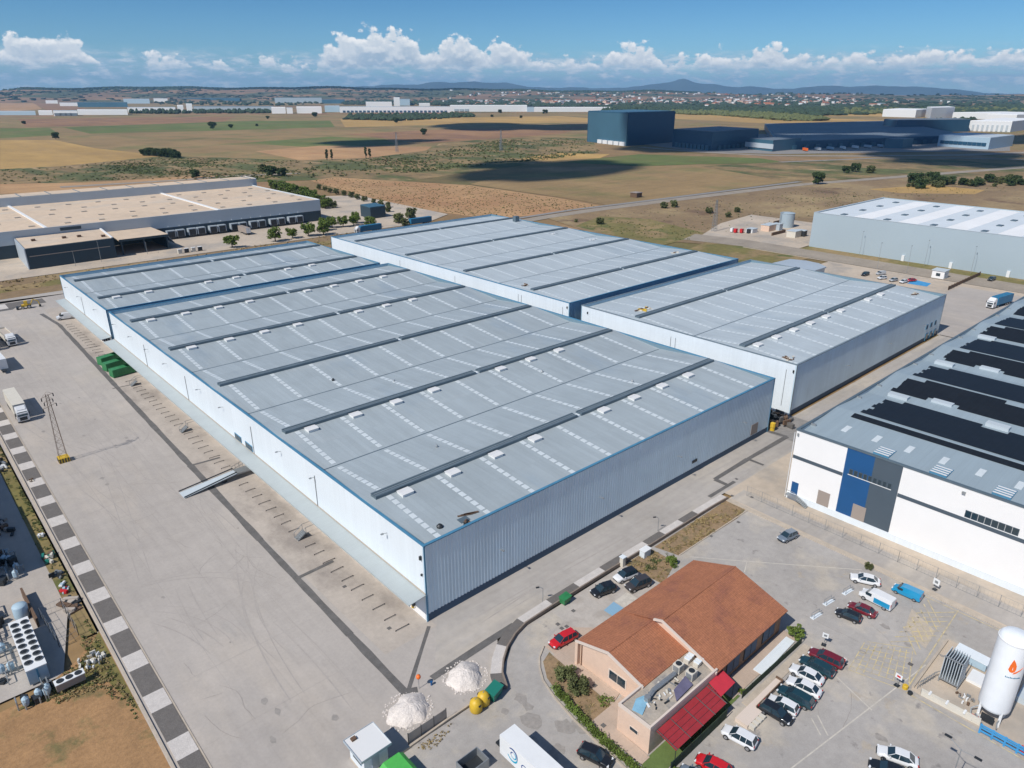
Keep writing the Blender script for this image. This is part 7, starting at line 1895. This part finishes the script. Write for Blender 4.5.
# plateau with wood on the left horizon: crest rows as read from the picture
crest = [(-400, 89.0), (0, 89.2), (30, 87.8), (300, 87.2), (420, 88.2), (520, 89.8), (640, 91.2), (800, 93.5), (1100, 94.5)]
def hill_h(a, t):
    px = azpx(a); row = curve(crest, px) + 1.2
    R_ = 7200 + 1500 * t
    top = CC.z + (92 - row) / 862 * 8700
    n_ = 6 * sin(a * 31) + 4 * sin(a * 77 + 1)
    return max(-3, (top + n_) * min(1, t * 1.15) ** .8)
ridge_mesh('plateau', 'hill', 6600, 8700, pxaz(1500), pxaz(-500), hill_h, 200, 8)
rr = random.Random(18); b = MB(); b2 = MB()
for i in range(1700):
    px = rr.uniform(-60, 1060); a = pxaz(px); t = rr.uniform(.05, .8); R_ = 6600 + 2100 * t
    if sin(px * .031 + t * 5) + sin(px * .011 - t * 9) < -.1 and rr.random() < .8: continue
    x, y = CC.x + R_ * cos(a), CC.y + R_ * sin(a); z = hill_h(a, t)
    town_ = 450 < px < 860 and rr.random() < .34
    if town_: b2.obox(x, y, z - 6, rr.uniform(14, 32), rr.uniform(10, 20), rr.uniform(12, 20), rr.uniform(0, 3), rr.choice((0, 0, 1, 1, 2)))
    else:
        w = rr.uniform(12, 32); b.obox(x, y, z - 6, w * 1.6, w, rr.uniform(9, 14), rr.uniform(0, 3))
tag(b.build('hill_trees', M['farwood']), 'scattered trees on the far slopes', None, None, 'stuff')
tag(b2.build('hill_houses', [M['farwhite'], M['tile'], M['offwhite']]), 'countless tiny houses on the far slopes behind the town', None, None, 'stuff')
rr = random.Random(17); b = MB()
for i in range(3400):
    px = rr.uniform(20, 700) if rr.random() < .93 else rr.uniform(-200, 1000)
    a = pxaz(px); t = rr.uniform(.78, 1.0); R_ = 6600 + 2100 * t
    x, y = CC.x + R_ * cos(a), CC.y + R_ * sin(a); z = hill_h(a, t)
    w = rr.uniform(14, 34); h = rr.uniform(8, 15)
    v = [(x + w * cos(k * 1.256 + a * 9) * rr.uniform(.7, 1.2), y + w * sin(k * 1.256 + a * 9) * rr.uniform(.7, 1.2), z - 3) for k in range(5)] + [(x + w * .6 * cos(k * 1.256), y + w * .6 * sin(k * 1.256), z + h * rr.uniform(.8, 1.1)) for k in range(5)]
    b.add(v, [(k, (k + 1) % 5, 5 + (k + 1) % 5, 5 + k) for k in range(5)] + [(5, 6, 7, 8, 9)])
tag(b.build('horizon_forest', M['farwood']), 'dark forest along the plateau on the left horizon', None, None, 'stuff')
mt_ = [(-500, 92), (300, 90.5), (372, 86), (385, 83.5), (410, 85), (440, 82), (470, 81), (500, 83), (540, 87), (600, 88.5), (640, 86), (665, 83.2), (684, 79.3), (700, 83), (740, 87.5), (790, 89), (810, 86.5), (850, 87.5), (885, 86), (920, 88), (960, 91), (1010, 94), (1300, 94)]
def mtn(a, t):
    px = azpx(a); row = curve(mt_, px)
    R_ = 20000
    top = CC.z + (92.0 - row) / 862 * R_ + 14 * sin(a * 61) + 9 * sin(a * 143) + 5 * sin(a * 311 + t * 4)
    return max(-3, top * (1 - abs(2 * t - 1.15) ** 1.6)) if t < 1 else -3
ridge_mesh('mountains', 'mount', 17600, 21600, pxaz(1500), pxaz(-500), mtn, 320, 9)

# ------------------------------------------------------------------ air
hz = MB().box(-9500, -6500, -1.4, 24500, 24500, 480).build('haze', None or M['land'])
hm = bpy.data.materials.new('haze_air'); hm.use_nodes = True; nt = hm.node_tree
for n in list(nt.nodes): nt.nodes.remove(n)
pv = nt.nodes.new('ShaderNodeVolumePrincipled'); pv.inputs['Color'].default_value = (0.33, 0.64, 1.0, 1); pv.inputs['Density'].default_value = 0.42 / 9000; pv.inputs['Anisotropy'].default_value = 0.0
on = nt.nodes.new('ShaderNodeOutputMaterial'); nt.links.new(pv.outputs[0], on.inputs['Volume'])
hz.data.materials.clear(); hz.data.materials.append(hm); tag(hz, 'pale blue air over the whole plain', None, None, 'stuff')

# real clouds high above the plain: they throw the dark patches on the fields
def cloud(cx, cy, rx, ry, seed, H=1500):
    """shadow centre (cx, cy) on the ground"""
    off = H / math.tan(SUN_EL); X = cx + sd.x / hypot(sd.x, sd.y) * off; Y = cy + sd.y / hypot(sd.x, sd.y) * off
    rr = random.Random(seed); me = bmesh.new()
    for i in range(16):
        a = rr.uniform(0, 6.28); d = rr.random() ** .6
        m_ = Matrix.Translation((X + rx * d * cos(a), Y + ry * d * sin(a), H + rr.uniform(-20, 60))) @ Matrix.Diagonal((rx * rr.uniform(.25, .5), ry * rr.uniform(.25, .5), 60 * rr.uniform(.7, 1.3), 1))
        bmesh.ops.create_icosphere(me, subdivisions=3, radius=1.0, matrix=m_)
    for v in me.verts: v.co += Vector((rr.uniform(-1, 1) * rx * .02, rr.uniform(-1, 1) * ry * .02, rr.uniform(-8, 8)))
    d_ = bpy.data.meshes.new('cloud'); me.to_mesh(d_); me.free(); d_.materials.append(M['cloud'])
    for p in d_.polygons: p.use_smooth = True
    o = bpy.data.objects.new('cloud', d_); COL.objects.link(o)
    return tag(o, None, None, None, 'structure')
M['cloud'] = mat('cloud_white', (0.85, 0.86, 0.88), 1.0)
def at(px, py): return G(px, py)
def shadow_of(px0, px1, py0, py1, seed, H=1500):
    a, b_ = G(px0, (py0 + py1) / 2), G(px1, (py0 + py1) / 2); c, d = G((px0 + px1) / 2, py0), G((px0 + px1) / 2, py1)
    pts = [a, b_, c, d]; mx, my = sum(p[0] for p in pts) / 4, sum(p[1] for p in pts) / 4
    rx = max(abs(p[0] - mx) for p in pts) * .8; ry = max(abs(p[1] - my) for p in pts) * .8
    cloud(mx, my, rx, ry, seed, H)
shadow_of(640, 1000, 124, 153, 1)
shadow_of(440, 620, 121, 133, 2)
shadow_of(400, 660, 162, 176, 3)
shadow_of(320, 420, 139, 146, 4)
shadow_of(830, 1060, 152, 166, 5)

# ------------------------------------------------------------------ things of the middle distance
MB2 = mat('lorry_blue', (0.02, 0.16, 0.30), .5)
M['lorry_blue'] = MB2
lorry('lorry', 'long blue lorry with white cab on the lane in front of the depot trees', 156.0, 279.5, 182, cab='white', box='lorry_blue', trailer_len=13.5)
lorry('lorry_trailer', 'second blue lorry trailer showing over the back warehouse parapet', 190.0, 281.0, 182, only='trailer', box='lorry_blue', trailer_len=15)
lorry('lorry_trailer', 'brown and white trailer backed up to the depot docks', 108.5, 326, 90, only='trailer', box='shutter', trailer_len=11)
lorry('lorry', 'white cab lorry with blue load standing in the far freight yard', 247.5, -0.9, 171, cab='white', box='lorry_blue', trailer_len=11)
for i in range(4):
    x = 64 + i * 3.2
    r = root('crate', (x, 291, 0), 'white and dark upright crate in the row before the depot shelter', 'crate', 'row of crates before the depot')
    MB().box(x - .9, 290.2, 0, x + .9, 291.4, 2.0).build('body', M['offwhite' if i % 2 == 0 else 'dark'], r); MB().box(x - 1, 290.1, 2.0, x + 1, 291.5, 2.12).build('lid', M['farwhite'], r)
r = root('gatehouse', (281, 29, 0), 'small white gatehouse on the far freight yard beside the blue bays', 'gatehouse')
MB().box(279.5, 26.5, 0, 284.5, 31.2, 3.1).build('wall', M['ewhite'], r); MB().box(279.2, 26.2, 3.1, 284.8, 31.5, 3.35).build('roof', M['fgrey'], r)
MB().box(279.4, 28, 1, 279.49, 29.6, 2.2).build('window', M['glass'], r); MB().box(280.5, 26.41, 0, 281.6, 26.49, 2.2).build('door', M['gpanel'], r)
b = MB()
for i in range(13): b.box(262 + i * 3, 18.6, 0, 262.25 + i * 3, 18.9, 1.7)
b.box(262, 18.65, .25, 298.3, 18.85, 1.5)
tag(b.build('yard_wall', M['rust']), 'brown panel wall dividing the far freight yard', 'wall')
heap('red_plant', 'reddish machines behind the small white gatehouse', 'machinery', 289, 30, .03, ('rust', 'red', 'grey'), 6, (3, 1.6), 71, (.8, 2), 1.8)
r = root('storage_tank', (340, 128, 0), 'big pale grey storage tank on the yard left of the white roofed hall', 'tank')
MB().lathe([(4.0, 0), (4.0, 7.6), (4.1, 7.65), (4.1, 7.9), (3.8, 8.0), (.5, 8.5)], 32, (347, 133)).build('shell', M['fpanel'], r, smooth=False)
MB().tube((342, 134.5, 0), (342, 134.5, 8.6), .18).tube((342, 134.5, 8.2), (344.3, 134, 8.2), .14).build('pipe', M['grey'], r)
for (x, y, sx, sy, h, m, lab) in ((330, 134, 4.5, 2.5, 3.2, 'salmon', 'small salmon pump house before the pale storage tank'), (334.5, 131.5, 1.8, 2.2, 3.4, 'gpanel', 'grey door block beside the salmon pump house'), (322, 115, 3.2, 2.5, 3.2, 'offwhite', 'beige hut in front of the white roofed hall corner'), (327, 113.5, 1.5, 2.5, 3.0, 'dark', 'dark block behind the beige hut'),
      (317, 137, 2.6, 2.0, 2.0, 'farwhite', 'small white cabin on the tank yard')):
    r = root('hut', (x, y, 0), lab, 'hut'); MB().box(x - sx, y - sy, 0, x + sx, y + sy, h).build('wall', M[m], r); MB().box(x - sx - .2, y - sy - .2, h, x + sx + .2, y + sy + .2, h + .25).build('roof', M['fgrey'], r)
for i, (x, y, m) in enumerate(((309, 142, 'darkred' if 'darkred' in M else 'red'), (309.5, 144.5, 'farwhite'), (311, 139.5, 'red'), (313, 136.5, 'dark'))):
    r = root('machine', (x, y, 0), ('small red machine on the road by the tank yard, leftmost but one', 'small white machine at the left end by the tank yard', 'small red and white machine by the tank yard', 'small dark machine by the white cabin')[i], 'machine')
    MB().box(x - .9, y - .7, .3, x + .9, y + .7, 2.3).build('body', M[m], r); MB().box(x - .8, y - .6, 0, x + .8, y + .6, .3).build('base', M['dark'], r)
b = MB().box(316, 124, 0, 330, 124.6, 1.6); tag(b.build('low_wall', M['rust']), 'long dark low wall on the yard before the pale storage tank', 'wall')
b = MB().box(348, 141, 0, 372, 141.6, 2.0); tag(b.build('low_wall', M['rust']), 'dark low wall running from the pale storage tank to the white roofed hall', 'wall')
r = root('electric_cabinet', (36.6, -10.9, 0), 'white electric cabinet on the raised bed by the rough dirt', 'cabinet')
MB().box(35.6, -11.6, 0, 37.3, -10.6, 1.3).build('casing', M['wpanel'], r); MB().box(35.5, -11.7, 1.3, 37.4, -10.5, 1.4).build('lid', M['white'], r)
r = root('gate_pier', (31.6, -10.3, 0), 'white gate pier on the low wall between gravel beds', 'pier')
MB().box(31.2, -10.7, 0, 31.9, -10.0, 1.7).build('shaft', M['offwhite'], r); MB().box(31.1, -10.8, 1.7, 32.0, -9.9, 1.82).build('cap', M['wpanel'], r)
for i, (x, y) in enumerate(((44.0, -8.0), (15.5, -8.2))):
    r = local_thing('street_lamp', (x, y, 0), 0, ('short curved lamp post by the service road near the white cabinet', 'small lamp post by the service road near the dark green dumpster')[i], 'lamp post')
    MB().path([(0, 0, 0), (0, 0, 2.6), (-.5, .3, 3.0)], .05, 5).build('pole', M['grey'], r, local=True); MB().obox(-.75, .4, 2.9, .5, .25, .12, -.5).build('lamp_head', M['dark'], r, local=True)
# manhole covers, small dark squares in paving and roads
for i, (x, y) in enumerate(((13.8, -13.1), (13.6, -14.1), (14.4, -14.3), (17.6, -12.6), (9.3, -20.9), (9.0, -24.6), (5.0, -29.6), (64.2, -10.2), (66.5, -13.0), (57, -16), (49.6, -15.2), (70.5, -7.2), (-4.9, 15.3), (-4.9, 2.6), (43.5, -50.6), (27.4, -15.8))):
    MB().box(x - .28, y - .28, 0.0, x + .28, y + .28, .035 if y < -15 or y > -12 else .03).build('manhole_cover', M['tar'], label='small dark square cover set in the ground', cat='cover', group='dark covers in the paving') if x > 8 and y > -18 or x < 0 else MB().box(x - .28, y - .28, 0.1, x + .28, y + .28, .14).build('manhole_cover', M['tar'], label='small dark square cover set in the ground', cat='cover', group='dark covers in the paving')

for i in range(3):
    MB().obox(9.9 + i * .55, 3.2 - i * .1, zprof(profA, 3.2) + .02, .3, 2.3, .12, 1.2).build('board', M['rust'], label=('brown board nearest the roof edge of the three by the near corner', 'middle brown board of the three by the near roof corner', 'brown board farthest from the edge of the three by the near roof corner')[i], cat='board')
tag(MB().slab([(8.2, 1.9, 12.42), (9.9, 1.9, 12.42), (9.9, 3.0, 12.5), (8.2, 3.0, 12.5)], .05).build('roof_sheet', M['ridge']), 'dark grey loose sheet on the foreground roof beside brown boards', 'sheet')
rs = random.Random(8)
for i in range(9):
    x, y = rs.uniform(-4.5, 4.5), rs.uniform(-30, -19.5)
    if -7.6 < x < -5.1: continue
    q = rs.uniform(.5, 1.6); MB().sheet([(x + q * cos(k * .52) * rs.uniform(.5, 1), y + q * 1.3 * sin(k * .52) * rs.uniform(.5, 1)) for k in range(12)], .012 + .0005 * i).build('damp_patch', M['stain'], kind='structure')

shadow_of(925, 1030, 134, 150, 6)
heap('shade_clutter', 'dark pallets and crates added to darken the shade of the factory court', 'pallets', -42.6, 70, .02, ('rust', 'dark', 'shutter'), 7, (2.2, 6), 61, (.8, 1.6), .9)  # dark clutter added to deepen the shaded court
heap('shade_clutter', 'grey and blue drums added to darken the shade near the foot of the factory wall', 'drums', -44.5, 60, .02, ('navy', 'grey', 'dark', 'rust'), 7, (2, 3.5), 62, (.5, 1.4), 1.0)  # more added clutter that darkens the same shaded ground
